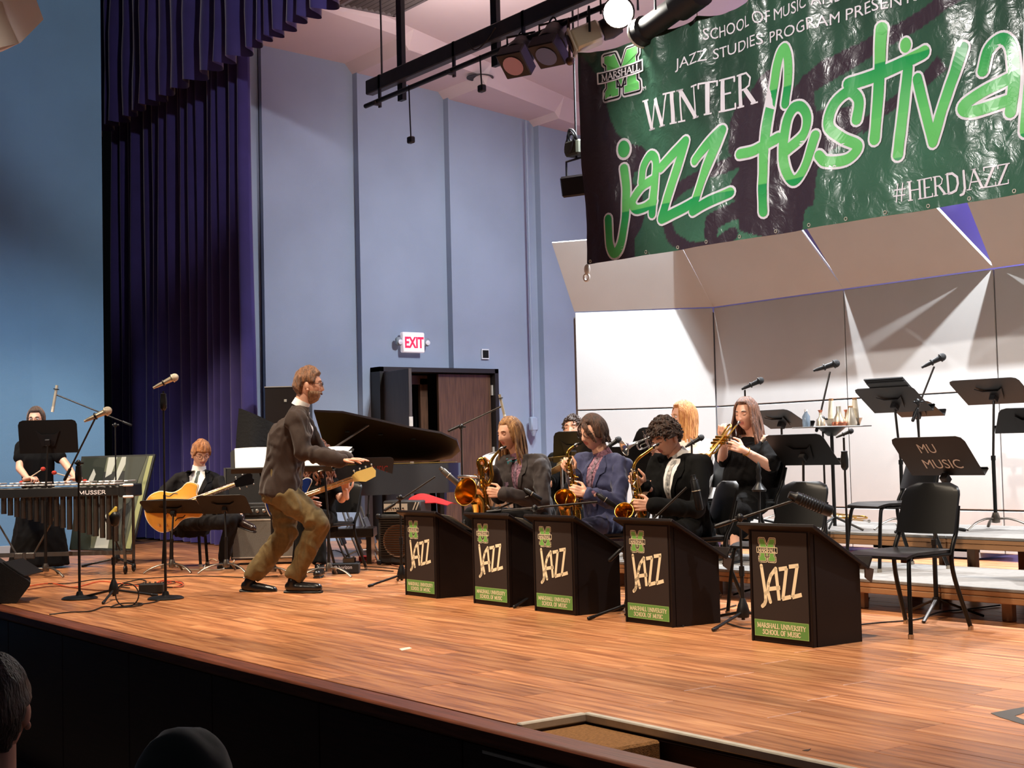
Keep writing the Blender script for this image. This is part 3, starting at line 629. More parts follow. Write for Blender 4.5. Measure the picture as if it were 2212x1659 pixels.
# ------------------------------------------------------------------ lighting pipe
DKG = mat('charcoal_steel', (64, 60, 62), .55, .3, var=.1); PIPE = mat('black_pipe', (26, 23, 24), .5, .4)
TY = 7.95
e0, e1 = ony(797, 172, TY), ony(1262, 12, TY); dr = V((1, 0, 0)); zt = (e0.z+e1.z)/2
tr = thing('lighting_raceway', 'long grey electrical raceway with a black pipe slung from the ceiling', 'lighting bar', (e0.x, TY, zt)); I = inv_of((e0.x, TY, zt))
b = MB(); b.box(((e0.x+1.5)/2, TY, zt), (1.5-e0.x, .1, .16), bev=.01); b.build('raceway', DKG, tr, inv=I)
b = MB(); b.cyl((e0.x+.05, TY-.08, zt-.22), (1.5, TY-.08, zt-.22), .026, 10); b.build('pipe', PIPE, tr, 60, I)
for px in (826, 988, 1140):
    x = ony(px, 150, TY).x; b = MB(); b.box((x, TY-.04, zt-.1), (.04, .02, .36)); b.box((x, TY-.08, zt-.24), (.05, .08, .04)); b.build('clamp_plate', DKG, tr, inv=I)
for px, lo in ((858, .26), (1063, .3)):
    x = ony(px, 120, TY).x; b = MB(); b.box((x, TY+.05, zt-lo/2+1.0), (.1, .05, 2.0+lo)); b.build('hanger_post', PIPE, tr, inv=I)
x = ony(824, 110, TY).x; b = MB(); b.cyl((x, TY, zt), (x, TY, zt+1.8), .012, 6); b.build('hanger_rod', DKG, tr, inv=I)
def cable(name, pts, r, m, label, cat='cable', n=6, group=None, parent=None, inv=None):
    b = MB(); b.tube(spline(pts, 6), r, n); o = b.build(name, m, parent, 60, inv)
    if parent is None: tag(o, label, cat, group)
    return o
for px, ln, lab in ((902, .5, 'short hanging power tail under the left end of the lighting bar'), (1058, .25, 'short hanging power tail beside the second hanger post')):
    x = ony(px, 150, TY).x; t = thing('power_tail', lab, 'cable', (x, TY-.1, zt-.25-ln), 0, 'power tails'); I2 = inv_of((x, TY-.1, zt-.25-ln))
    b = MB(); b.tube([(x-.02, TY-.1, zt-.2), (x-.01, TY-.1, zt-.25-ln*.5), (x, TY-.1, zt-.25-ln)], .008, 6); b.build('cord', PIPE, t, inv=I2)
    b = MB(); b.box((x, TY-.1, zt-.28-ln), (.08, .06, .07), bev=.01); b.build('plug', PIPE, t, inv=I2)
cable('loop_cord', [ony(1010, 92, TY-.08), ony(1025, 108, TY-.08), ony(1045, 95, TY-.08), ony(1070, 60, TY-.08)], .008, PIPE, 'drooping black cord along the lighting bar', 'cable')
LAMPB = mat('dark_lamp_body', (40, 30, 32), .5, .3); LAMPG = mat('perforated_lamp_grey', (86, 78, 80), .5, .4)
def fresnel(px, py, gel, lab, tilt):
    c = ony(px, py, TY-.12); t = thing('stage_light', lab, 'stage light', c, 0, 'stage lights on the bar'); I2 = inv_of(c)
    ax = V((.25, -.62, -.75)).normalized() if tilt == 0 else V((.2, -.55, -.8)).normalized(); xx, yy = frame(ax)
    b = MB(); b.lathe([(.0, -.16), (.09, -.16), (.115, -.1), (.12, .05), (.1, .06)], c, ax, 18); b.build('housing', LAMPG, t, 50, I2)
    b = MB(); b.lathe([(.13, -.02), (.14, .02), (.14, .07), (.12, .08)], c, ax, 18); b.build('barrel_ring', LAMPB, t, 50, I2)
    b = MB()
    R_ = basis(xx, yy, ax); b.box(c+ax*.15, (.27, .27, .14), R_, bev=.01); gf = b.build('gel_box', LAMPB, t, inv=I2)
    b = MB(); b.lathe([(.0, .225), (.1, .225), (.1, .229), (.0, .229)], c, ax, 20); b.build('gel', mat('gel%d' % gel[0], gel, .35, coat=.4), gf, inv=I2)
    b = MB(); b.torus(c+ax*.0, .155, .01, xx, 16, 6, a0=0, a1=PI) if False else b.tube([c+xx*.15, c+xx*.15+V((0, 0, .16)), c-xx*.15+V((0, 0, .16)), c-xx*.15], .012, 6); b.build('yoke', PIPE, t, inv=I2)
    b = MB(); b.cyl(c+V((0, 0, .16)), (c.x, TY-.08, zt-.2), .014, 8); b.box((c.x, TY-.08, zt-.22), (.05, .09, .09), bev=.01); b.build('hook_clamp', PIPE, t, inv=I2)
    b = MB(); b.tube(spline([c-ax*.16, c-ax*.2+V((-.1, 0, .1)), (c.x-.2, TY-.08, zt-.24)], 6), .008, 6); b.build('lead', PIPE, t, inv=I2)
fresnel(1126, 112, (176, 130, 150), 'black stage light with pink gel, leftmost of the hanging lights', 0)
fresnel(1196, 86, (74, 92, 140), 'black stage light with blue gel, second of the hanging lights', 1)
c = ony(1272, 78, TY-.12); t = thing('profile_spot', 'small profile spotlight washed white by its lit neighbour, next to the banner corner', 'stage light', c); I2 = inv_of(c)
ax = V((-.55, -.75, -.35)).normalized(); xx, yy = frame(ax); R_ = basis(xx, yy, ax)
b = MB(); b.box(c+ax*.02, (.19, .19, .26), R_, bev=.02); b.build('body', mat('glare_washed_body', (205, 196, 176), .4, .3), t, 40, I2)  # glare of the lit neighbour is put into this pale colour
b = MB(); b.box(c+ax*.16, (.22, .22, .02), R_, bev=.005); fpl = b.build('front_plate', mat('glare_washed_body', (205, 196, 176), .4, .3), t, inv=I2)
b = MB(); b.lathe([(.0, .165), (.075, .165), (.085, .185), (.06, .19), (.0, .175)], c, ax, 20); b.build('lens', mat('dark_lens', (44, 38, 34), .15, coat=.5), fpl, 60, I2)
b = MB(); b.lathe([(.0, -.3), (.08, -.29), (.1, -.2), (.09, -.12)], c, ax, 16); b.build('rear_cap', LAMPB, t, 50, I2)
b = MB(); b.tube([c+xx*.13, c+xx*.13+V((0, 0, .22)), c-xx*.13+V((0, 0, .22)), c-xx*.13], .011, 6); b.cyl(c+V((0, 0, .22)), (c.x, TY-.08, zt-.2), .012, 6); b.build('yoke', PIPE, t, inv=I2)
p = ony(1228, 60, TY-.1); q = ony(1231, 132, TY-.1); t = thing('hanging_rod', 'brown knobbed drop rod between the gelled light and the banner corner', 'rod', q); I2 = inv_of(q)
BRZ = mat('brown_metal', (92, 68, 52), .45, .6); b = MB(); b.cyl((q.x, q.y, zt-.2), q, .012, 8); b.build('shaft', BRZ, t, 60, I2)
for z in (0, .24): 
    b = MB(); b.ell(q+V((0, 0, z)), (.04, .04, .04), n=12, k=8); b.build('knob', BRZ, t, 60, I2)
# the lamp that is on
c = ony(1338, 26, TY-.1); t = thing('lit_stage_light', 'stage light burning bright white above the banner', 'stage light', c); I2 = inv_of(c)
ax = (V((-3.0, .5, 1.2))-c).normalized(); 
b = MB(); b.lathe([(.0, -.3), (.09, -.28), (.12, -.1), (.14, .05), (.13, .06)], c, ax, 18); b.build('housing', LAMPB, t, 50, I2)
b = MB(); b.lathe([(.0, .09), (.07, .085), (.125, .065), (.125, .06), (0, .06)], c, ax, 20); b.build('lens', mat('burning_lens', (255, 250, 240), .4, emit=((255, 246, 226), 60)), t, 60, I2)
b = MB(); xx, yy = frame(ax); b.tube([c+xx*.16, c+xx*.16+V((0, 0, .2)), c-xx*.16+V((0, 0, .2)), c-xx*.16], .011, 6); b.cyl(c+V((0, 0, .2)), (c.x, TY-.08, zt-.2), .012, 6); b.build('yoke', PIPE, t, inv=I2)
spot('lit_stage_light_beam', c+ax*.12, c+ax*3+V((1.5, 0, -1.2)), 160, (1, .95, .85), 150, .8, .1)
# big can beside it
c = ony(1448, 26, TY-.12); t = thing('long_profile_spot', 'long black profile spotlight lying along the bar above the banner', 'stage light', c); I2 = inv_of(c)
ax = V((.97, -.1, .15)).normalized(); b = MB(); b.lathe([(.0, -.42), (.12, -.42), (.125, -.34), (.1, -.32), (.1, .1), (.13, .12), (.13, .4), (.0, .42)], c, ax, 18); b.build('barrel', PIPE, t, 50, I2)
xx, yy = frame(ax); b = MB(); b.tube([c+xx*.15, c+xx*.15+V((0, 0, .22)), c-xx*.15+V((0, 0, .22)), c-xx*.15], .011, 6); b.cyl(c+V((0, 0, .22)), (c.x, TY-.08, zt-.2), .012, 6); b.build('yoke', PIPE, t, inv=I2)
b = MB(); b.torus(c-ax*.43, .12, .012, ax, 20, 6); b.build('lens_rim', ALU, t, 60, I2)
# lamp hanging behind the banner edge
c = ony(1246, 372, 9.3); t = thing('hanging_flood', 'black flood light with coiled cable hanging behind the banner edge', 'stage light', c); I2 = inv_of(c)
b = MB(); b.box(c+V((0, 0, -.14)), (.3, .2, .22), rot(.2, 0, .4), bev=.02); b.build('housing', PIPE, t, inv=I2)
b = MB(); b.tube([c+V((-.17, 0, -.1)), c+V((-.17, 0, .14)), c+V((.17, 0, .14)), c+V((.17, 0, -.1))], .014, 6); b.cyl(c+V((0, 0, .14)), c+V((0, 0, 1.9)), .012, 6); b.build('bracket', PIPE, t, inv=I2)
b = MB(); b.box(c+V((0, 0, .25)), (.22, .16, .16), bev=.02); b.build('dimmer_box', mat('worn_olive_box', (52, 54, 38), .7, var=.3), t, inv=I2)
b = MB()
for k in range(3): b.torus(c+V((-.05+.03*k, -.05, .3+.03*k)), .11-.01*k, .012, (.3, 1, .3*k-.2), 18, 6)
b.build('coiled_lead', PIPE, t, 60, I2)
# white loudspeaker corner at the upper left
c = onx(10, 20, -12.0); t = thing('hanging_loudspeaker', 'cream angular loudspeaker cabinet hung at the upper left', 'loudspeaker', c); I2 = inv_of(c)
pq = [(-30, -40), (78, -2), (94, 42), (45, 92), (-30, 120)]
q = [onx(x, y, -12.0) for x, y in pq]; b = MB(); q2 = [p+V((-.5, .0, .05)) for p in q]; n_ = len(q)
b.add(q+q2, [tuple(range(n_)), tuple(range(2*n_-1, n_-1, -1))]+[(i, (i+1) % n_, n_+(i+1) % n_, n_+i) for i in range(n_)])
b.build('cabinet', mat('cream_cabinet', (226, 206, 186), .6), t, inv=I2)
q = [onx(x, y, -11.985) for x, y in [(-30, -10), (4, 5), (14, 40), (40, 94), (-30, 110)]]; b = MB(); b.add(q+[p+V((.012, 0, 0)) for p in q], [(0, 1, 2, 3, 4), (9, 8, 7, 6, 5)]+[(i, (i+1) % 5, 5+(i+1) % 5, 5+i) for i in range(5)]); b.build('grille', mat('tan_grille', (176, 146, 120), .8), t, inv=I2)
b = MB(); p = onx(22, -8, -12.2); b.cyl(p, p+V((0, 0, 1.5)), .01, 6); b.build('hanger', PIPE, t, inv=I2)
# ------------------------------------------------------------------ podium music stands lettered JAZZ
POD = mat('black_brown_laminate', (20, 10, 8), .5, var=.12, scale=5, spec=.3); PANEL = mat('charcoal_panel', (48, 40, 37), .6, spec=.3); PGREEN = mat('panel_green', (98, 150, 74), .55)
TLc, TRc, BLc, BRc = (190, 350), (752, 377), (240, 1438), (797, 1514)
def cu_uv(x, y):
    u, v = .5, .5
    for _ in range(8):
        L = (BLc[0]+(TLc[0]-BLc[0])*v, BLc[1]+(TLc[1]-BLc[1])*v); R = (BRc[0]+(TRc[0]-BRc[0])*v, BRc[1]+(TRc[1]-BRc[1])*v)
        u = (x-L[0])/(R[0]-L[0]); B = (BLc[0]+(BRc[0]-BLc[0])*u, BLc[1]+(BRc[1]-BLc[1])*u); T = (TLc[0]+(TRc[0]-TLc[0])*u, TLc[1]+(TRc[1]-TLc[1])*u)
        v = (y-B[1])/(T[1]-B[1])
    return u*.39, v*.57
def make_podium(lab):
    t = thing('podium_music_stand', lab, 'podium', (0, 0, 0), 0, 'podium music stands')
    b = MB(); b.box((0, .012, .31), (.44, .024, .62), bev=.003); fp = b.build('front_board', POD, t)
    for s in (-1, 1):
        b = MB(); P = [(.024, 0), (.36, 0), (.36, .405), (.024, .615)]
        b.prism(P, (s*.208, 0, 0), (s*.06, 1, 0), (0, 0, 1), (s, 0, 0), .014); b.build('side_board', POD, t)
        b = MB(); b.box((s*.213, -.001, .31), (.014, .012, .62), bev=.003); b.build('corner_trim', POD, t)
    b = MB(); y0, z0, y1, z1 = -.035, .652, .405, .405; d = V((0, y1-y0, z1-z0)).normalized(); n = V((0, -d.z, d.y)) if d.y > 0 else V((0, d.z, -d.y))
    c = V((0, (y0+y1)/2, (z0+z1)/2)); L = math.hypot(y1-y0, z1-z0)
    b.box(c-n*.012, (.55, L, .022), basis(V((1, 0, 0)), d, n), bev=.004); dk = b.build('desk', POD, t)
    b = MB(); b.box(V((0, y1, z1))+n*.018, (.55, .016, .075), basis(V((1, 0, 0)), d, n), bev=.004); b.build('desk_lip', POD, dk)
    for s in (-1, 1):
        b = MB(); b.prism([(0, 0), (.07, -.02), (.05, -.09), (.0, -.06)], (s*.262, y1-.03, z1+.0), (0, 1, 0), (0, 0, 1), (s, 0, 0), .01); b.build('desk_bracket', mat('bracket_brown', (70, 52, 40), .5), dk)
    b = MB(); b.box((0, -.003, .315), (.39, .006, .57)); pn = b.build('sign_panel', PANEL, t)
    P = lambda u, v, h: V((-.195+u, -.006-h, .03+v))
    b = MB(); vb = cu_uv(240, 1265)[1]; fill(b, P, [(0.004, 0.004), (.386, .004), (.386, vb), (.004, vb)], .0008); stroke(b, P, [(0.004, 0.004), (.386, .004), (.386, vb), (.004, vb)], .003, .0011, 1, True)
    b.build('green_band', [PGREEN, mat('band_edge', (150, 190, 110), .5)], pn, fix=False)
    b = MB(); serif_text(b, P, 'MARSHALL UNIVERSITY', .022, vb*.55, .346, vb*.27, .0016, 0, .2, .12); serif_text(b, P, 'SCHOOL OF MUSIC', .06, vb*.17, .27, vb*.27, .0016, 0, .2, .12); b.build('lettering', CREAM, pn, fix=False)
    b = MB(); W_ = .022
    for pts in ([(300, 712), (347, 1000), (352, 1075), (340, 1112), (318, 1132)], [(400, 1090), (372, 985), (376, 900), (400, 815), (450, 745)], [(450, 748), (490, 1078)], [(374, 958), (498, 944)],
                [(482, 752), (566, 740)], [(560, 740), (527, 1068)], [(520, 1062), (608, 1042)], [(585, 727), (682, 716)], [(668, 716), (625, 1050)], [(622, 1046), (716, 1022)]):
        stroke(b, P, [cu_uv(*p) for p in pts], W_, .0016, 0, sub=.2, round_=len(pts) > 2)
    b.build('lettering', CREAM, pn, fix=False)
    b = MB(); u0, v0 = cu_uv(262, 655); u1, v1 = cu_uv(452, 440); m_logo(b, P, u0, v0, u1-u0, v1-v0, .0075, 0, 1, 2, .0006, .3); b.build('emblem', [CREAM, PRB, PRG], pn, fix=False)
    return t
xs = [-5.37, -6.545, -7.475, -8.20, -9.12]; labs = ['nearest', 'second nearest', 'middle', 'second farthest', 'farthest']
pod = None; own = ['standing alone before the empty chair', 'before the black haired saxophonist', 'before the player in the blue suit', 'before the long haired saxophonist', 'beside the bass amplifier']
for x, l, o_ in zip(xs, labs, own):
    lab = 'black JAZZ lettered podium stand, %s of the five, %s' % (l, o_)
    p = make_podium(lab) if pod is None else copy_tree(pod)
    if pod is None: pod = p
    p['label'] = lab; p.location = (x, 5.70 if x > -6 else 5.79, 0); p.rotation_euler.z = {-5.37: .02, -6.545: -.02}.get(x, 0)
def paper(name, c, R, size, lab, group='sheet music', bend=.01):
    b = MB(); b.grid(lambda u, v: V(c)+R @ V(((u-.5)*size[0], (v-.5)*size[1], bend*math.sin(PI*u))), 6, 2); b.grid(lambda u, v: V(c)+R @ V(((u-.5)*size[0], (v-.5)*size[1], bend*math.sin(PI*u)-.002)), 6, 2)
    return tag(b.build(name, mat('white_paper', (244, 240, 232), .8), smooth=180), lab, 'paper', group)
# ------------------------------------------------------------------ chairs
CHB = mat('black_chair_shell', (9, 8, 8), .42, spec=.35); CHF = mat('black_chair_tube', (18, 17, 17), .35, .4); CHM = mat('chrome_glide', (190, 180, 165), .25, 1)
def make_chair(lab, group='black band chairs'):
    t = thing('band_chair', lab, 'chair', (0, 0, 0), 0, group)
    def seat(u, v):
        x = (u-.5)*.43*(1-.10*v); y = -.22+v*.43; e = abs(2*u-1); r = max(0, (abs(v-.5)-.38)/.12) 
        return V((x*(1-.06*r), y, .455-.012*math.cos(PI*(u-.5))*math.sin(PI*v)-.02*max(0, .15-v)/.15+.004))
    b = MB(); b.grid(seat, 12, 10); nn = 13*11; b.grid(lambda u, v: seat(u, v)-V((0, 0, .016)), 12, 10)
    edge = [i for i in range(13)]+[12+13*j for j in range(1, 11)]+[13*10+i for i in range(11, -1, -1)]+[13*j for j in range(9, 0, -1)]
    b.f += [(edge[i], edge[(i+1) % len(edge)], edge[(i+1) % len(edge)]+nn, edge[i]+nn) for i in range(len(edge))]; b.m += [0]*len(edge)
    b.build('seat', mat('grey_black_seat', (24, 22, 22), .35), t, 50)
    def back(u, v):
        k = max(0, (v-.75)/.25); wdt = .43*(.94-.06*v)-.16*(1-math.sqrt(max(0, 1-k*k)))
        x = (u-.5)*wdt; y = .2+.09*v-.035*math.cos(PI*(u-.5)); return V((x, y, .545+.285*v))
    b = MB(); b.grid(back, 14, 12); nn = 15*13; b.grid(lambda u, v: back(u, v)+V((0, .02, .004)), 14, 12)
    edge = [i for i in range(15)]+[14+15*j for j in range(1, 13)]+[15*12+i for i in range(13, -1, -1)]+[15*j for j in range(11, 0, -1)]
    b.f += [(edge[i], edge[(i+1) % len(edge)], edge[(i+1) % len(edge)]+nn, edge[i]+nn) for i in range(len(edge))]; b.m += [0]*len(edge)
    b.build('backrest', CHB, t, 50)
    for s in (-1, 1):
        b = MB(); b.tube(spline([(s*.17, -.1, .435), (s*.185, -.17, .43), (s*.2, -.2, .36), (s*.225, -.235, .02)], 5), .0125, 8); l = b.build('leg', CHF, t, 60)
        b = MB(); b.cyl((s*.2255, -.236, .0), (s*.2255, -.236, .025), .016, 10); b.build('glide', CHM, l)
        b = MB(); b.tube(spline([(s*.185, .275, .70), (s*.195, .235, .56), (s*.2, .18, .44), (s*.205, .19, .3), (s*.225, .29, .02)], 6), .0135, 8); l = b.build('leg', CHF, t, 60)
        b = MB(); b.cyl((s*.2255, .292, .0), (s*.2255, .292, .025), .016, 10); b.build('glide', CHM, l)
    b = MB(); b.cyl((-.17, -.1, .432), (.17, -.1, .432), .01, 8); b.cyl((-.2, .17, .432), (.2, .17, .432), .01, 8); b.cyl((-.19, -.15, .432), (-.2, .17, .432), .009, 8); b.cyl((.19, -.15, .432), (.2, .17, .432), .009, 8); b.build('seat_frame', CHF, t)
    return t
CH = [((-5.24, 6.56, 0), .0, 'empty black band chair behind the nearest JAZZ podium'), ((-6.35, 6.72, 0), .05, 'empty black band chair behind the second nearest podium'), ((-7.28, 6.84, 0), -.4, 'black band chair under the black haired saxophonist'),
      ((-8.15, 6.84, 0), -.4, 'black band chair under the saxophonist in blue'), ((-9.04, 6.84, 0), -.4, 'black band chair under the long haired baritone saxophonist'), ((-6.42, 7.93, .205), -.35, 'empty black band chair on the low riser behind the lettered stand'),
      ((-5.02, 8.02, .205), -.3, 'black band chair cut by the right edge of the photo'), ((-7.92, 8.04, .205), -.5, 'black band chair under the trumpeter in black'), ((-8.5, 8.0, .205), -.5, 'black band chair under the red haired trumpeter'), ((-11.92, 6.52, 0), .2, 'black band chair under the bass guitarist')]
ch0 = None
for loc, rz, lab in CH:
    c = make_chair(lab) if ch0 is None else copy_tree(ch0)
    if ch0 is None: ch0 = c
    c['label'] = lab; c.location = loc; c.rotation_euler.z = rz
# ------------------------------------------------------------------ music stands
STB = mat('black_stand_metal', (12, 9, 8), .5, spec=.35); STP = mat('dark_steel_pole', (52, 47, 44), .35, .7); STL = mat('grey_steel_leg', (120, 112, 104), .35, .9)
def music_stand(lab, base, dc, az, tilt, wd=.5, hg=.33, legs=STL, pole=STB, lip=True, leg_az=0.3, curved=True, plate=True):
    """base: floor point; dc: desk centre; az: heading the reader's side faces; tilt: desk lean back from upright"""
    base, dc = V(base), V(dc); t = thing('music_stand', lab, 'music stand', base, 0, 'music stands'); I = inv_of(base)
    fx = V((math.sin(az), -math.cos(az), 0)); xr = V((math.cos(az), math.sin(az), 0)); up = (V((0, 0, 1))*math.cos(tilt)-fx*math.sin(tilt)).normalized(); n = xr.cross(up); n = n if n.dot(fx) > 0 else -n
    R = basis(xr, up, n); c = .045
    poly = [(-wd/2, -hg/2), (wd/2, -hg/2), (wd/2, hg/2-c), (wd/2-c*.3, hg/2-c*.3), (wd/2-c, hg/2), (-wd/2+c, hg/2), (-wd/2+c*.3, hg/2-c*.3), (-wd/2, hg/2-c)]
    b = MB(); b.prism(poly, dc, xr, up, n, .004); d = b.build('desk', STB, t, inv=I)
    b = MB(); b.box(dc-up*(hg/2)+n*.028, (wd, .004, .055), R); b.box(dc-up*(hg/2-.006)+n*.055, (wd, .016, .004), R); b.build('ledge', STB, d, inv=I)
    if plate: b = MB(); b.prism([(-.06, -.09), (.06, -.09), (.11, .06), (.06, .02), (-.06, .02), (-.11, .06)], dc-n*.008, xr, up, -n, .006); b.build('back_plate', PIPE, d, inv=I)
    top = dc-n*.03-up*(.05 if plate else hg/2+.0)
    b = MB(); b.box(top, (.05, .06, .05), R, bev=.006); b.build('tilt_joint', PIPE, t, inv=I)
    zs = base.z+.55*(top.z-base.z); px, py = base.x, base.y
    b = MB(); b.cyl((px, py, zs), top, .0095, 10); b.build('inner_pole', pole if pole is not STB else STP, t, 60, I)
    b = MB(); b.cyl((px, py, base.z+.06), (px, py, zs), .0145, 10); b.cyl((px, py, zs-.02), (px, py, zs+.015), .018, 10); b.build('outer_pole', pole, t, 60, I)
    b = MB(); b.lathe([(.0, .05), (.03, .055), (.034, .09), (.02, .13), (.0, .13)], base, (0, 0, 1), 12); b.build('hub', legs, t, 60, I)
    for k in range(3):
        a = leg_az+k*2*PI/3; u = V((math.cos(a), math.sin(a), 0))
        pts = [base+u*.02+V((0, 0, .085)), base+u*.1+V((0, 0, .085)), base+u*.2+V((0, 0, .055)), base+u*.27+V((0, 0, .012))] if curved else [base+u*.02+V((0, 0, .11)), base+u*.28+V((0, 0, .01))]
        b = MB(); b.tube(spline(pts, 4) if curved else pts, [(.013, .008)]*(13 if curved else 2), 8); b.build('leg', legs, t, 60, I)
    return t, R, dc
CAMAZ = math.atan2(-HF.x, HF.y)   # az that turns the reader's side away from the lens is CAMAZ+pi side
def A_(deg): return CAMAZ+math.radians(deg)   # 0: reader's side faces the lens
def gbase(x, y, z=0): p = gp(x, y, z); p.z = z; return p
ms = {}
def stand(key, lab, base, desk_px, D, az, tilt, **k):
    dc = at(desk_px[0], desk_px[1], D); bx = V((base.x, base.y, base.z)) if base is not None else None
    ms[key] = music_stand(lab, bx, dc, az, tilt, **k); return ms[key]
b1 = gbase(99, 1247); stand('vib', 'upright black music stand before the vibraphone player', b1, (104, 943), depth(b1)+.02, A_(184), .22, wd=.55, hg=.32)
b2 = gbase(372, 1238); stand('g1', 'flat tilted black music stand, left of the guitar pair', b2, (372, 1098), depth(b2)+.05, A_(176), 1.1, wd=.56, hg=.36)
b3 = gbase(489, 1238); stand('g2', 'flat tilted black music stand, right of the guitar pair', b3, (484, 1090), depth(b3)+.05, A_(176), 1.0, wd=.48, hg=.34)
b4 = gbase(711, 1247); stand('cond', 'black music stand holding loose white sheets beside the conductor', b4, (704, 994), depth(b4)+.05, A_(-40), .95, wd=.5, hg=.34)
b5 = gbase(590, 1248); stand('left', 'black music stand with white sheet behind the conductor back', b5, (558, 996), depth(b5)+.2, A_(12), .85, wd=.5, hg=.33)
b6 = gbase(797, 1205); t6, R6, d6 = stand('bass', 'black music stand with red MUSIC lettering before the piano', b6, (800, 1012), depth(b6), A_(200), .5, wd=.5, hg=.26, plate=False)
b7 = at(1238, 965, 12.23); b7.z = .205; stand('drum', 'small black music stand before the drummer face', b7, (1238, 965), depth(at(1238, 965, 12.2)), A_(185), .35, wd=.34, hg=.28)
b8 = at(1408, 962, 11.34); b8.z = .205; stand('tp1', 'black music stand tilted behind the black haired saxophonist', b8, (1408, 962), 11.3, A_(215), .6, wd=.42, hg=.34)
b8b = at(1340, 1000, 11.64); b8b.z = .205; stand('tp1b', 'black music stand lower behind the saxophonist in blue', b8b, (1340, 1000), 11.6, A_(190), .5, wd=.5, hg=.3)
b9 = at(1733, 1000, 10.6); b9.z = .205; stand('tp2', 'black music stand right of the trumpeter in black', b9, (1732, 972), 10.6, A_(132), .8, wd=.52, hg=.33)
b10 = at(1690, 1000, 12.0); b10.z = .41; stand('up1', 'black music stand behind the trumpeter shoulder on the upper riser', b10, (1682, 906), 12.0, A_(124), 1.1, wd=.5, hg=.33)
b11 = at(1946, 1000, 10.9); b11.z = .41; t11, R11, d11 = stand('up2', 'black music stand stacked with folders on the upper riser', b11, (1928, 864), 10.9, A_(132), 1.0, wd=.52, hg=.34)
b12 = gbase(2152, 1145, .41); stand('up3', 'tall black music stand standing clear at the right on the upper riser', b12, (2142, 846), depth(b12), A_(132), 1.02, wd=.56, hg=.34)
b13 = gbase(2024, 1336); t13, R13, d13 = stand('mu', 'black music stand lettered MU MUSIC beside the empty front chair', b13, (2022, 986), depth(b13)-.02, A_(128), .75, wd=.52, hg=.32, curved=False, legs=STP, leg_az=.9, plate=False)
b14 = at(1990, 1000, 11.5); b14.z = .41; stand('up4', 'black music stand with pale sheet half hidden by the folder stand', b14, (1976, 884), 11.5, A_(132), 1.1, wd=.4, hg=.26)
b15 = V((-4.5, 9.25, .41)); stand('edge', 'black music stand desk poking in at the right edge', b15, (2228, 908), depth(b15), A_(170), .9, wd=.42, hg=.25)
def desk_text(t, R, dc, lines, m, hh, par):
    for (s, u, v, wd) in lines:
        b = MB(); P = lambda x, y, h: dc+R @ V((x, y, par*(h+.0045) if par > 0 else -.002-h)); font_text(b, P, s, u, v, wd, hh, .001, 0, .0); b.build('lettering', m, t, inv=inv_of(t.location), fix=False)
CHALK = mat('chalk_white_paint', (214, 210, 204), .8); REDP = mat('dull_red_letter', (150, 38, 26), .8)
sg = 1 if (R13 @ V((0, 0, 1))).dot(-HF) > 0 else -1
def mirror_text(t, R, dc, lines, m, hh):
    n = R @ V((0, 0, 1)); x = R @ V((1, 0, 0)); y = R @ V((0, 1, 0))
    s = 1 if n.dot(CAM-dc) > 0 else -1; x = x if x.dot(HR) > 0 else -x
    for (txt, u, v, wd) in lines:
        b = MB(); font_text(b, lambda a, c, h: dc+x*a+y*c+n*(s*h+(.0045 if s > 0 else -.0005)), txt, u, v, wd, hh, .001, 0, .0); b.build('lettering', m, t, inv=inv_of(t.location), fix=False)
mirror_text(t13, R13, d13, [('MU', -.09, .03, .12), ('MUSIC', -.12, -.10, .27)], CHALK, .075)
mirror_text(t6, R6, d6, [('MU', -.19, -.05, .1), ('MUSIC', -.02, -.06, .21)], REDP, .09)
for k in range(3):
    b = MB(); b.box(d11+R11 @ V((-.06+.01*k, .09+.01*k, .012+.012*k)), (.34, .26, .01), R11); tag(b.build('music_folder', mat('black_folder', (22, 21, 22), .6)), 'black music folder, %s of the stack on the riser stand' % ('lowest', 'middle', 'topmost')[k], 'folder', 'music folders')
def sheet(key, u, v, size, lab, twist=0):
    t, R, dc = ms[key]; n = R @ V((0, 0, 1)); up = 1 if n.z > 0 else -1
    paper('sheet_music', dc+R @ V((u, v, .012*up)), R @ Matrix.Rotation(twist, 3, 'Z'), size, lab)
sheet('cond', -.02, .03, (.44, .3), 'large white score spread on the stand beside the conductor'); sheet('cond', .16, -.04, (.28, .22), 'loose white sheet sliding off the stand beside the conductor', .4)
sheet('left', 0, .03, (.42, .28), 'white sheet propped on the stand behind the conductor'); sheet('up4', .05, .03, (.3, .2), 'pale sheet on the half hidden riser stand'); sheet('g1', 0, .06, (.42, .22), 'white sheet lying on the guitar stand'); 
for x, lab in ((xs[3]+.1, 'open sheet lying on the second farthest podium'), (xs[4]+.12, 'white sheet lying on the farthest podium desk')):
    paper('sheet_music', (x, 6.0, .548), rot(-.515), (.3, .24), lab)
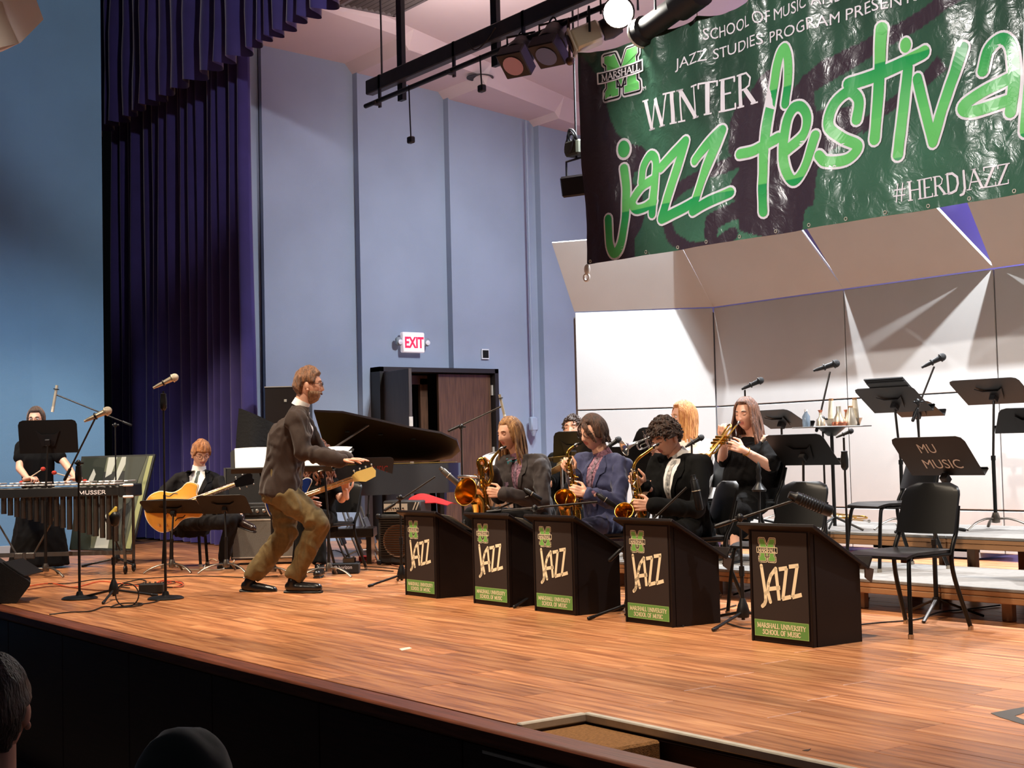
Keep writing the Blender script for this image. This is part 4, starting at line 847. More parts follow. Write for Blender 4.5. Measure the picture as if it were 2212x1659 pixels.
# ------------------------------------------------------------------ microphones and stands
MBK = mat('black_mic', (26, 25, 26), .4, .3); MSV = mat('silver_mic', (206, 194, 172), .35, .6); MGR = mat('dark_mic_grille', (40, 40, 42), .55, .5, bump=.5, bscale=300); MGS = mat('silver_mic_grille', (212, 202, 184), .5, .5, bump=.5, bscale=300)
def mic(parent, I, a, b_, kind):
    a, b_ = V(a), V(b_); d = (b_-a).normalized(); L = (b_-a).length
    g = MB()
    if kind in ('hand', 'hand_silver'):
        bod, gr = (MBK, MGR) if kind == 'hand' else (MSV, MGS)
        g.tube([a, a+d*L*.1, a+d*L*.12, a+d*L*.74], [L*.045, L*.05, L*.06, L*.105], 12); m = g.build('microphone_body', bod, parent, 50, I)
        g = MB(); g.ell(a+d*L*.86, (L*.15, L*.15, L*.16), basis(*frame(d), d), 14, 10); g.build('grille', gr, m, 60, I)
        g = MB(); g.torus(a+d*L*.8, L*.15, L*.018, d, 16, 6); g.build('grille_ring', bod, m, 60, I)
    elif kind == 'pencil':
        g.tube([a, a+d*L*.8], L*.055, 10); m = g.build('microphone_body', MSV, parent, 50, I)
        g = MB(); g.tube([a+d*L*.8, b_], L*.06, 10); g.build('grille', MGS, m, 50, I)
    else:   # long studio dynamic, ribbed or plain
        r = L*.13 if kind == 'ribbed' else L*.11
        g.tube([a, a+d*L*.12, a+d*L*.16, b_-d*L*.04, b_], [r*.6, r*.7, r, r, r*.75], 14); m = g.build('microphone_body', MBK if kind != 'grey' else mat('grey_mic', (92, 86, 80), .4, .5), parent, 40, I)
        if kind == 'ribbed':
            for k in range(9):
                g = MB(); g.torus(a+d*L*(.28+.062*k), r*1.02, r*.1, d, 16, 6); g.build('rib', MGR, m, 60, I)
        else:
            g = MB(); g.torus(a+d*L*.45, r*1.05, r*.12, d, 16, 6); g.build('ring', MSV, m, 60, I)
    g = MB(); g.torus(a+d*L*.42, L*.1, L*.03, d, 12, 6) if kind.startswith('hand') else g.torus(a+d*L*.15, L*.09, L*.02, d, 12, 6); g.build('clip', MBK, parent, 60, I)
    return m
def mic_stand(lab, base, top, boom=None, mc=None, kind='hand', foot='tripod', clutch=False, az=.4, leg=.3, rp=.011):
    base, top = V(base), V(top); t = thing('microphone_stand', lab, 'microphone stand', base, 0, 'microphone stands'); I = inv_of(base)
    if foot == 'round':
        b = MB(); b.lathe([(.0, 0), (.135, 0), (.14, .008), (.12, .02), (.03, .03), (.02, .06), (.0, .06)], base, (0, 0, 1), 28); b.build('round_base', MBK, t, 50, I)
    elif foot == 'tripod':
        b = MB(); b.lathe([(.0, .04), (.035, .045), (.04, .08), (.03, .12), (.014, .16), (.0, .16)], base, (0, 0, 1), 14); b.build('hub', MBK, t, 60, I)
        for k in range(3):
            a = az+k*2*PI/3; u = V((math.cos(a), math.sin(a), 0)); b = MB(); b.cyl(base+u*.02+V((0, 0, .075)), base+u*leg+V((0, 0, .012)), .0095, 8); l = b.build('leg', MBK, t, 60, I)
            b = MB(); b.caps(base+u*(leg-.04)+V((0, 0, .018)), base+u*leg+V((0, 0, .012)), .0125, .0125, 8); b.build('rubber_foot', MBK, l, 60, I)
    m_ = base.lerp(top, .5); b = MB(); b.cyl(base+V((0, 0, .03)), m_, rp, 10); b.build('lower_pole', MBK, t, 60, I)
    b = MB(); b.cyl(m_, top, rp*.72, 10); b.build('upper_pole', STP, t, 60, I)
    if clutch:
        c = base.lerp(top, clutch); b = MB(); b.lathe([(.014, -.07), (.026, -.05), (.028, 0), (.022, .05), (.024, .06), (.014, .065)], c, (0, 0, 1), 14); b.build('grip_clutch', MBK, t, 60, I)
    else:
        b = MB(); b.cyl(m_-V((0, 0, .03)), m_+V((0, 0, .03)), rp*1.5, 10); b.build('height_collar', MBK, t, 60, I)
    if boom:
        p, q = V(boom[0]), V(boom[1]); b = MB(); b.cyl(p, q, .0075, 8); bo = b.build('boom', STP, t, 60, I)
        d = (q-p).normalized(); b = MB(); b.caps(p, p+d*.09, .013, .013, 8); b.build('counterweight', MBK, bo, 60, I)
        b = MB(); b.ell(top, (.022, .022, .026), n=10, k=7); b.cyl(top-HR*.03, top+HR*.04, .009, 8); b.build('boom_clamp', MBK, t, 60, I)
    if mc: mic(t, I, mc[0], mc[1], kind)
    return t
def MSD(lab, bpx, D, top, boom=None, mc=None, z=0, dz=0, **k):
    """pixel points at one viewing distance D"""
    b_ = gp(bpx[0], bpx[1], z) if D is None else at(bpx[0], bpx[1], D); b_.z = z
    D = depth(b_); tp = at(top[0], top[1], D); f = lambda s: [at(s[0], s[1], D), at(s[2], s[3], D+dz)] if s else None
    return mic_stand(lab, b_, V((b_.x, b_.y, tp.z)), f(boom), f(mc), **k)
MSD('round base microphone stand with tilted arm before the vibraphone', (172, 1294), None, (176, 1000), (140, 1036, 205, 905), (182, 910, 240, 884), kind='hand_silver', foot='round', clutch=.92)
MSD('round base microphone stand with silver microphone, straight, before the curtain', (358, 1294), None, (358, 845), None, (331, 838, 384, 812), kind='hand_silver', foot='round', clutch=.95)
MSD('tall boom microphone stand reaching left over the vibraphone', (252, 1222), None, (251, 918), (283, 918, 120, 852), (123, 832, 113, 890), kind='pencil', az=.2, leg=.34)
MSD('boom microphone stand beside the farthest podium', (868, 1262), None, (867, 1075), (832, 1102, 940, 1030), (950, 1010, 992, 1048), kind='grey', az=.6, leg=.33)
MSD('high boom microphone stand behind the long haired saxophonist', (1003, 1225), 12.2, (1003, 922), (970, 931, 1083, 878), (1079, 852, 1092, 907), kind='pencil', az=.2)
MSD('boom microphone stand between the two farthest podiums', (1008, 1283), None, (1007, 1128), (944, 1152, 1142, 1072), (1131, 1056, 1170, 1080), kind='plain', az=.9, leg=.3)
MSD('boom microphone stand with long arm beside the middle podium', (1160, 1305), None, (1158, 1098), (1053, 1106, 1290, 1084), (1288, 1066, 1332, 1096), kind='plain', az=.9, leg=.3)
MSD('boom microphone stand behind the second nearest podium', (1362, 1330), None, (1366, 1165), (1317, 1210, 1483, 1053), (1497, 1026, 1512, 1102), kind='plain', az=2.6, leg=.34)
MSD('boom microphone stand with ribbed studio microphone, nearest of all', (1606, 1350), None, (1608, 1118), (1546, 1137, 1712, 1082), (1704, 1068, 1797, 1106), kind='ribbed', az=2.9, leg=.36)
MSD('straight microphone stand with grip clutch before the mute tray', (1832, 1210), 9.9, (1828, 945), None, (1806, 945, 1843, 929), kind='hand', foot='round', clutch=.86)
MSD('angled boom microphone stand beside the mute tray', (1784, 1120), 10.9, (1779, 905), (1764, 930, 1793, 803), (1757, 801, 1813, 783), z=.205, kind='hand', az=.5)
MSD('microphone stand behind the trumpeter in black', (1618, 1120), 11.9, (1624, 842), None, (1602, 841, 1649, 819), z=.41, kind='hand', az=.5)
MSD('angled boom microphone stand between the riser music stands', (1992, 1120), 10.6, (1990, 868), (1972, 908, 2018, 792), (1991, 794, 2042, 768), z=.41, kind='hand', az=.5)
MSD('microphone stand behind the blue suit shoulder', (1318, 1180), 11.5, (1322, 962), None, (1302, 974, 1341, 946), z=.205, kind='hand', az=.3)
MSD('microphone stand behind the black haired saxophonist shoulder', (1500, 1160), 10.9, (1502, 958), None, (1480, 966, 1520, 942), z=.205, kind='hand', az=.3)
# short clip stand with yellow mallet head before the vibraphone
b_ = gbase(246, 1296); D_ = depth(b_); tp = at(248, 1128, D_); t = mic_stand('short tripod stand topped by a yellow padded clip before the vibraphone', b_, V((b_.x, b_.y, tp.z)), az=3.6, leg=.34)
I = inv_of(b_); b = MB(); b.caps(at(248, 1128, D_), at(248, 1116, D_), .035, .045, 10); b.build('padded_clip', MBK, t, 60, I); b = MB(); b.caps(at(244, 1112, D_), at(250, 1097, D_), .034, .012, 10); b.build('yellow_pad', mat('yellow_cloth', (226, 196, 84), .8), t, 60, I)
b = MB(); b.caps(at(243, 1131, D_), at(252, 1130, D_), .016, .016, 8); b.build('red_pad', mat('dull_red_paint', (110, 24, 18), .6), t, 60, I)
# instrument peg stand beside the trumpeter
b_ = at(1638, 1160, 10.3); b_.z = 0; t = thing('instrument_stand', 'black peg stand with twisted cover beside the empty chair', 'instrument stand', b_); I = inv_of(b_); D_ = depth(b_)
b = MB(); b.cyl(b_+V((0, 0, .04)), at(1640, 1060, D_), .009, 8); b.build('pole', MBK, t, inv=I)
b = MB(); pp = at(1640, 1062, D_); b.lathe([(.05, 0), (.055, .015), (.02, .06), (.016, .08), (.021, .1), (.014, .13), (.02, .16), (.012, .2), (.0, .22)], pp, (0, 0, 1), 12); b.build('peg', MBK, t, 50, I)
for k in range(3):
    u = V((math.cos(k*2.1), math.sin(k*2.1), 0)); b = MB(); b.cyl(b_+V((0, 0, .06)), b_+u*.2+V((0, 0, .01)), .008, 6); b.build('leg', MBK, t, inv=I)
# ------------------------------------------------------------------ larger instruments and gear
def loc_frame(px, py, z=0.0, D=None):
    p = at(px, py, D) if D else gp(px, py, z); p.z = z; return p
def W(o, a, b_, z): return V((o.x, o.y, 0))+HR*a+HF*b_+V((0, 0, z))
RH = basis(HR, HF, V((0, 0, 1)))
LAC = mat('black_piano_lacquer', (10, 6, 5), .25, coat=.4); LACB = mat('brown_black_lid', (24, 10, 7), .4, coat=.15)
# ---- grand piano
po = W(V((0, 0, 0)), -2.42, 14.9, 0); t = thing('grand_piano', 'black grand piano with raised lid behind the conductor', 'piano', po); I = inv_of(po)
k = .88; outl = [(0, 0), (.4, 0), (.7, .05), (1.1, .28), (1.5, .52), (1.85, .68), (2.04, .9), (2.07, 1.2), (1.95, 1.42), (1.7, 1.5), (0, 1.5)]
outl = [(a*k, c*k) for a, c in outl]
b = MB(); b.prism(outl, W(po, 0, 0, .66), HR, HF, V((0, 0, 1)), .32); b.build('case', LAC, t, 40, I)
b = MB(); b.prism([(a*.97+.02, c*.97+.02) for a, c in outl], W(po, 0, 0, .985), HR, HF, V((0, 0, 1)), .01); b.build('rim_inside', mat('gilt_plate', (120, 92, 40), .4, .6), t, 40, I)
hx, ang = 1.5*k, math.radians(25)
def lidp(a, c): d = hx-c; return W(po, a, hx-d*math.cos(ang), 1.0+d*math.sin(ang))
lo = [p for p in outl if p[0] > .3]+[(.36*k, 1.5*k), (.36*k, 0)]
lo = [(.36*k, 0)]+[p for p in outl if p[0] > .5]+[(.36*k, 1.5*k)]
n_ = len(lo); A1 = [lidp(a, c) for a, c in lo]; nrm = V((0, 0, 1))*math.cos(ang)-(-HF)*-math.sin(ang)*-1; B1 = [p+V((0, 0, .022)) for p in A1]
tr3 = geometry.tessellate_polygon([[V((a, c, 0)) for a, c in lo]])
b = MB(); b.add(A1+B1, [tuple(x) for x in tr3]+[tuple(i+n_ for i in x) for x in tr3]+[(i, (i+1) % n_, n_+(i+1) % n_, n_+i) for i in range(n_)]); ld = b.build('lid', LACB, t, 30, I)
for a, c in ((.7, .55), (1.1, .65), (1.5, .8)):
    p = lidp(a*k, c*k); b = MB(); b.box(p-V((0, 0, .008)), (.05, .03, .016), RH, bev=.004); b.build('lid_buffer', BLACK, ld, inv=I)
b = MB(); b.cyl(W(po, .25, .12, 1.0), lidp(.86, .35), .012, 8); b.build('lid_prop', mat('satin_black_prop', (90, 80, 74), .3, .4), t, 60, I)
b = MB(); b.box(W(po, .16, .66, 1.28), (.02, .8, .26), RH @ rot(0, -.35, 0), bev=.01); b.build('music_desk', LAC, t, inv=I)
b = MB(); b.box(W(po, -.09, .66, .70), (.24, 1.3, .1), RH, bev=.01); kb = b.build('key_bed', LAC, t, inv=I)
b = MB(); b.box(W(po, -.1, .66, .76), (.15, 1.2, .02), RH); b.build('keys', mat('ivory_keys', (236, 230, 214), .4), kb, inv=I)
for a, c in ((.15, .15), (.15, 1.2), (1.6, 1.0)):
    b = MB(); b.tube([W(po, a, c, .66), W(po, a, c, .3), W(po, a, c, .08)], [.065, .05, .04], 8); l = b.build('leg', LAC, t, 40, I)
    b = MB(); b.cyl(W(po, a, c, .0), W(po, a, c, .08), .035, 12); b.build('caster', mat('brass_caster', (150, 120, 60), .35, .9), l, inv=I)
b = MB(); b.box(W(po, .2, .66, .35), (.06, .3, .6), RH, bev=.01); b.build('pedal_lyre', LAC, t, inv=I)
# upright flap / case behind the conductor, cloth heap and rack by the curtain
def slab(name, px0, py0, px1, py1, D, th, m, lab, cat, bev=.008, trim=None, lean=0.0):
    c = at((px0+px1)/2, (py0+py1)/2, D); w_ = (px1-px0)*D/F; h_ = (py1-py0)*D/F; o = V((c.x, c.y, c.z-h_/2)); t = thing(name, lab, cat, o); I = inv_of(o)
    R = RH @ rot(lean, 0, 0); b = MB(); b.box(c+HF*th/2, (w_, th, h_), R, bev=bev); b.build('body', m, t, inv=I)
    return t, I, c, w_, h_, R
t, I, c, w_, h_, R = slab('black_upright_case', 574, 836, 664, 1185, 16.7, .5, LACB, 'tall black lacquered cabinet with pale top edge behind the conductor shoulder', 'cabinet')
b = MB(); b.box(c+V((0, 0, h_/2+.004))-HF*.0, (w_, .02, .01), R); b.build('edge_strip', ALU, t, inv=I); b = MB(); b.box(c+V((.0, 0, h_/2-.16))-HF*.006, (.03, .012, .03), R); b.build('lock', ALU, t, inv=I)
CLOTH = mat('black_cloth', (16, 16, 18), .95, bump=.4, bscale=30)
b = MB(); oc = loc_frame(560, 1180, 0, 16.2)
def heap(u, v):
    a = (u-.5)*.46; h = 1.66*v; return W(oc, a+.03*math.sin(7*v+3*u), .12*math.sin(9*u+2*v)*(1-v)-.06*math.cos(PI*(u-.5)), h*(1-.12*u)+.0)
b.grid(heap, 24, 16); b.grid(lambda u, v: heap(u, v)+HF*.1, 24, 16); tag(b.build('draped_black_cloth', CLOTH, smooth=180), 'black cloth cover draped over a tall item beside the curtain', 'cloth')
t, I, c, w_, h_, R = slab('black_equipment_case', 484, 1010, 585, 1192, 15.2, .45, mat('black_case_vinyl', (22, 20, 20), .5, bump=.2, bscale=200), 'black equipment case standing behind the guitar amplifier', 'case')
for s in (-1, 1):
    b = MB(); b.box(c+HR*(s*w_*.47)-HF*.004, (.02, .012, h_), R); b.build('edge_angle', mat('grey_edge', (110, 108, 104), .4, .7), t, inv=I)
b = MB(); b.box(c+V((0, 0, .0))-HF*.004, (w_, .012, .012), R); b.build('lid_line', mat('grey_edge', (110, 108, 104), .4, .7), t, inv=I)
# ---- amplifiers
GRL = mat('silver_grey_grille_cloth', (104, 100, 92), .85, var=.12, scale=120, bump=.3, bscale=400); VNL = mat('black_amp_vinyl', (24, 22, 22), .55, bump=.3, bscale=300); KNB = mat('chrome_knob', (200, 196, 188), .25, .9)
t, I, c, w_, h_, R = slab('guitar_amplifier', 498, 1086, 692, 1206, 14.5, .3, VNL, 'grey grille guitar amplifier with chrome knobs behind the guitarist foot', 'amplifier')
b = MB(); b.box(c+V((0, 0, -.07))-HF*.006, (w_*.95, .014, h_*.68), R, bev=.003); b.build('speaker_grille', GRL, t, inv=I)
b = MB(); b.box(c+V((0, 0, h_*.36))-HF*.008, (w_*.95, .016, .085), R, bev=.003); cp = b.build('control_panel', mat('black_panel_face', (34, 32, 31), .5), t, inv=I)
for i in range(12):
    q = c+V((0, 0, h_*.36))+HR*(-w_*.42+i*w_*.075)-HF*.018; b = MB(); b.lathe([(.018, 0), (.018, .006), (.013, .008), (.012, .024), (.0, .025)], q, -HF, 12); b.build('knob', KNB, cp, 50, I)
for z in (-h_*.47, h_*.2):
    b = MB(); b.box(c+V((0, 0, z))-HF*.012, (w_*.96, .012, .012), R); b.build('trim_strip', ALU, t, inv=I)
b = MB(); b.lathe([(.0, .0), (.03, .0), (.034, .008), (.0, .012)], c+V((0, 0, 0))-HF*.012+HR*.03, -HF, 14); b.build('badge', KNB, t, 60, I)
o = loc_frame(858, 1221, 0); D_ = depth(o); t = thing('bass_amplifier', 'black bass speaker cabinet with barred grille left of the farthest podium', 'amplifier', o); I = inv_of(o)
rb = -.32; HRb = (HR*math.cos(rb)+HF*math.sin(rb)); HFb = V((-HRb.y, HRb.x, 0)); Rb = basis(HRb, HFb, V((0, 0, 1))); Wb = lambda a, c, z: V((o.x, o.y, 0))+HRb*a+HFb*c+V((0, 0, z))
b = MB(); b.box(Wb(0, .19, .255), (.41, .38, .49), Rb, bev=.02); b.build('cabinet', VNL, t, 40, I)
for i in range(17):
    b = MB(); b.box(Wb(0, -.006, .1+i*.0225), (.35, .014, .006), Rb); b.build('grille_bar', mat('dark_grille_bar', (66, 58, 50), .45, .6), t, inv=I)
b = MB(); b.lathe([(.15, .0), (.16, .01), (.12, -.01), (.05, -.05), (.0, -.045)], Wb(.02, -.002, .24), -HFb, 24); b.build('speaker_cone', mat('tan_cone', (112, 78, 52), .7), t, 60, I)
for a in (-1, 1):
    for z in (.03, .48):
        b = MB(); b.box(Wb(a*.19, .0, z), (.05, .05, .05), Rb, bev=.012); b.build('corner_guard', PIPE, t, inv=I)
o2 = Wb(.04, .19, .5); t = thing('small_amplifier', 'small silver faced amplifier head on the bass cabinet', 'amplifier', o2); I = inv_of(o2)
b = MB(); b.box(o2+V((0, 0, .065)), (.4, .3, .13), Rb, bev=.015); b.build('case', VNL, t, 40, I)
b = MB(); b.box(o2-HFb*.152+V((0, 0, .06))-HRb*.06, (.25, .01, .08), Rb); cp = b.build('face_plate', mat('pale_face_plate', (214, 206, 190), .4, .4), t, inv=I)
for i in range(8):
    b = MB(); q = o2-HFb*.158+V((0, 0, .055))+HRb*(-.16+i*.026); b.lathe([(.008, 0), (.007, .014), (0, .015)], q, -HFb, 8); b.build('knob', PIPE, cp, inv=I)
for i in range(2):
    b = MB(); b.box(o2-HFb*.153+V((0, 0, .075))+HRb*(.14+.03*i), (.012, .008, .08), Rb @ rot(0, .4, 0)); b.build('stripe', ALU, t, inv=I)
b = MB()
def rc(u, v): return o2+V((0, 0, .10+.09*math.sin(PI*v)*(.6+.4*math.sin(5*u))))+HRb*(-.02+.42*u)+HFb*(.02+.3*v-.06*math.sin(4*u))+V((0, 0, -.12*max(0, u-.75)*4*.25))
b.grid(rc, 16, 10); b.grid(lambda u, v: rc(u, v)-V((0, 0, .006)), 16, 10); tag(b.build('red_cloth', mat('red_cloth', (176, 22, 24), .85, bump=.3, bscale=30), smooth=180), 'bright red cloth crumpled over the bass amplifier head', 'cloth')
# low black shelf and folded chairs under the piano
t, I, c, w_, h_, R = slab('black_bench', 672, 1142, 806, 1162, 14.2, .4, LAC, 'low black bench below the piano', 'bench')
for a in (-1, 1):
    b = MB(); b.box(V((c.x, c.y, (c.z-h_/2)/2))+HR*a*w_*.42+HF*.2, (.05, .34, c.z-h_/2), R); b.build('leg', LAC, t, inv=I)
for i in range(3):
    p = W(V((0, 0, 0)), -1.75+i*.16, 14.7, 0); t = thing('folded_chair', 'folded grey metal chair leaning under the piano, %s of three' % ('left', 'middle', 'right')[i], 'folded chair', p, 0, 'folded chairs under the piano'); I = inv_of(p)
    for s in (0, 1):
        b = MB(); b.tube(spline([W(p, 0, s*.34, .0), W(p, -.12, s*.34, .3), W(p, -.2, s*.34, .55)], 4), .012, 6); b.build('frame_tube', mat('grey_chair_tube', (110, 108, 106), .4, .7), t, 60, I)
    b = MB(); b.box(W(p, -.09, .17, .3), (.02, .34, .3), RH @ rot(0, -.35, 0), bev=.008); b.build('seat_panel', mat('dark_grey_vinyl', (50, 50, 54), .5), t, inv=I)
# ---- vibraphone
vo = W(V((0, 0, 0)), -4.5, 13.75, 0); vt = thing('vibraphone', 'long vibraphone with silver bars and dark resonator tubes at left', 'vibraphone', vo); I = inv_of(vo)
VBK = mat('black_vibe_rail', (22, 20, 20), .4); VTB = mat('bronze_grey_tube', (70, 62, 56), .4, .6); VBAR = mat('silver_bar', (232, 230, 226), .3, .5); VFR = mat('grey_vibe_frame', (92, 88, 84), .45, .5)
XA, XB = -.72, .78; zr = .85
b = MB(); b.box(W(vo, (XA+XB)/2, -.22, zr-.05), (XB-XA, .03, .085), RH, bev=.004); fr_ = b.build('front_rail', VBK, vt, inv=I)
b = MB(); b.box(W(vo, (XA+XB)/2, .3, zr-.05), (XB-XA, .03, .085), RH @ rot(0, 0, .0), bev=.004); b.build('rear_rail', VBK, vt, inv=I)
for x in (XA, XB):
    b = MB(); b.box(W(vo, x, .04, zr-.05), (.07, .6, .12), RH, bev=.01); eb = b.build('end_block', VBK, vt, inv=I)
    for z in (.035, -.075):
        b = MB(); b.caps(W(vo, x+.02, -.27, zr-.03+z), W(vo, x+.1, -.27, zr-.03+z), .012, .012, 8); b.build('end_knob', WHITEP, eb, 60, I)
b = MB(); serif_text(b, lambda u, v, h: W(vo, .36+u, -.236-h, zr-.075+v), 'MUSSER', 0, 0, .26, .035, .0006, 0, .22, .16, False); b.build('lettering', PRW, fr_, inv=I, fix=False)
NB = 22
for i in range(NB):
    x = XA+.06+(XB-XA-.12)*(i+.5)/NB; L = .22+.16*i/NB; b = MB(); b.box(W(vo, x, -.03-L*.12, zr+.02), (.045, L, .013), RH, bev=.004); b.build('bar', VBAR, vt, inv=I)
    if i % 7 not in (2, 6):
        b = MB(); b.box(W(vo, x+.033, .2+L*.1, zr+.04), (.04, L*.8, .013), RH, bev=.004); b.build('bar', VBAR, vt, inv=I)
    Lr = .1+.34*(i/(NB-1))**1.1
    b = MB(); b.cyl(W(vo, x, -.16, zr-.09-Lr), W(vo, x, -.16, zr-.06), .026, 12); b.build('resonator_tube', VTB, vt, 60, I)
for x in (XA+.05, XB-.02):
    b = MB(); b.tube([W(vo, x, -.1, zr-.1), W(vo, x-.02, -.1, .4), W(vo, x+.0, -.1, .12)], .016, 8); b.build('leg', VFR, vt, 60, I)
    b = MB(); b.tube([W(vo, x, .2, zr-.1), W(vo, x, .2, .12)], .016, 8); b.build('leg', VFR, vt, 60, I)
    for c_ in (-.1, .2):
        b = MB(); b.torus(W(vo, x, c_, .045), .03, .014, HR, 14, 8); b.cyl(W(vo, x, c_, .06), W(vo, x, c_, .13), .014, 8); b.build('caster', MBK, vt, 60, I)
b = MB(); b.box(W(vo, (XA+XB)/2, .05, .2), (XB-XA, .03, .04), RH); b.build('cross_rail', VFR, vt, inv=I)
for s in (-1, 1):
    b = MB(); b.cyl(W(vo, -.25+s*.08, .05, .2), W(vo, -.25+s*.38, .05, .72), .009, 6); b.build('brace', VFR, vt, inv=I)
b = MB(); b.cyl(W(vo, XB-.1, .05, .2), W(vo, .45, .05, .7), .009, 6); b.build('brace', VFR, vt, inv=I)
b = MB(); b.box(W(vo, -.25, .03, .19), (.2, .02, .06), RH, bev=.01); b.cyl(W(vo, -.25, .03, .03), W(vo, -.25, .03, .22), .02, 10); b.build('pedal_bracket', VFR, vt, inv=I)
b = MB(); b.box(W(vo, -.25, -.1, .025), (.12, .34, .02), RH @ rot(.08), bev=.006); b.build('damper_pedal', STL, vt, inv=I)
# ---- leaning framed picture
q = [at(150, 1187, 15.1), at(284, 1190, 14.9), at(335, 981, 15.25), at(176, 986, 15.5)]; q[0].z = max(q[0].z, .02); q[1].z = max(q[1].z, .02)
o = (q[0]+q[1])/2; t = thing('framed_picture', 'large framed black and white picture leaning behind the vibraphone', 'picture', o); I = inv_of(o); nr = (q[1]-q[0]).cross(q[3]-q[0]).normalized(); nr = nr if nr.dot(HF) < 0 else -nr
Q = lambda u, v, h=0: (q[0]*(1-u)+q[1]*u)*(1-v)+(q[3]*(1-u)+q[2]*u)*v+nr*h
b = MB(); b.add([Q(0, 0, -.03), Q(1, 0, -.03), Q(1, 1, -.03), Q(0, 1, -.03), Q(0, 0), Q(1, 0), Q(1, 1), Q(0, 1)], [(0, 1, 2, 3), (4, 5, 6, 7), (0, 1, 5, 4), (1, 2, 6, 5), (2, 3, 7, 6), (3, 0, 4, 7)]); b.build('board', mat('dark_board', (30, 30, 26), .5), t, inv=I)
G3 = lambda n, c: mat(n, c, .35, coat=.3)
b = MB()
for mi, poly in ((0, [(.02, .02), (.98, .02), (.98, .98), (.02, .98)]), (1, [(.0, .0), (.34, .0), (.3, .3), (.36, .98), (.02, .98)]), (2, [(.38, .98), (.5, .98), (.46, .8), (.38, .76)]), (2, [(.56, .98), (.66, .98), (.56, .72), (.5, .7)]), (3, [(.62, .98), (.9, .98), (.8, .5), (.66, .4), (.6, .55), (.66, .7)]), (2, [(.4, .02), (.62, .02), (.6, .3), (.52, .42), (.44, .3)]), (3, [(.7, .02), (.86, .02), (.84, .4), (.74, .3)]), (4, [(.9, .02), (.98, .02), (.98, .98), (.93, .98)]), (2, [(.14, .72), (.2, .86), (.24, .8), (.2, .68)])):
    fill(b, lambda u, v, h: Q(u, v, h), poly, .002+.0012*mi, mi)
b.build('print', [G3('pic_olive', (92, 94, 76)), G3('pic_dark', (40, 44, 36)), G3('pic_pale', (176, 176, 164)), G3('pic_grey', (66, 68, 60)), G3('pic_edge', (150, 152, 104))], t, inv=I, fix=False)
# ---- stage monitor wedge at the lower left
o = gp(20, 1304); o.z = 0; t = thing('monitor_wedge', 'black stage monitor wedge cut by the left edge', 'loudspeaker', o); I = inv_of(o); D_ = depth(o)
pr_ = [at(x, y, D_) for x, y in ((-90, 1175), (-6, 1211), (58, 1252), (66, 1259), (64, 1266), (36, 1309), (-90, 1306))]; pr_ = [V((p.x, p.y, max(p.z, .004))) for p in pr_]
b = MB(); n_ = len(pr_); wd_ = (pr_[3]-CAM); wd_.z = 0; wd_.normalize(); b.add(pr_+[p+wd_*.5 for p in pr_], [tuple(range(n_)), tuple(range(2*n_-1, n_-1, -1))]+[(i, (i+1) % n_, n_+(i+1) % n_, n_+i) for i in range(n_)]); b.build('cabinet', mat('black_textured_paint', (26, 24, 26), .7, bump=.4, bscale=250), t, 30, I)
d1 = (pr_[2]-pr_[1]).normalized(); nn = d1.cross(HF).normalized(); nn = nn if nn.z > 0 else -nn
b = MB(); b.box((pr_[1]+pr_[2])/2+HF*.25+nn*.004, (.2, .44, .008), basis(d1, HF, nn)); b.build('grille', mat('black_mesh', (18, 17, 18), .5, .4, bump=.6, bscale=400), t, inv=I)
# ---- mute tray and mutes
o = at(1803, 1120, 10.9); o.z = .41; D_ = depth(o); t = thing('mute_tray_stand', 'thin tray stand holding mutes on the riser', 'tray stand', o); I = inv_of(o); tz = at(1803, 922, D_).z
b = MB(); b.box(V((o.x, o.y, tz)), (.5, .34, .008), RH @ rot(0, 0, .3), bev=.003); b.build('tray', mat('grey_tray', (120, 118, 116), .4, .5), t, inv=I)
b = MB(); b.tube([V((o.x, o.y, tz-.004)), V((o.x, o.y, tz-.03)), V((o.x, o.y, tz-.07))], [.11, .08, .03], 16); b.build('tray_support', MBK, t, 60, I)
b = MB(); b.cyl(V((o.x, o.y, .45)), V((o.x, o.y, tz-.06)), .014, 10); b.build('pole', MBK, t, 60, I)
for kk in range(3):
    u = V((math.cos(kk*2.1+.4), math.sin(kk*2.1+.4), 0)); b = MB(); b.cyl(V((o.x, o.y, .52)), V((o.x, o.y, .42))+u*.22, .009, 6); b.build('leg', MBK, t, inv=I)
ALM = mat('brushed_mute_metal', (214, 200, 180), .3, .7); COP = mat('copper_mute_base', (196, 120, 92), .3, .8); BRN = mat('brown_mute', (150, 104, 62), .6); WHM = mat('cream_mute', (236, 226, 202), .5)
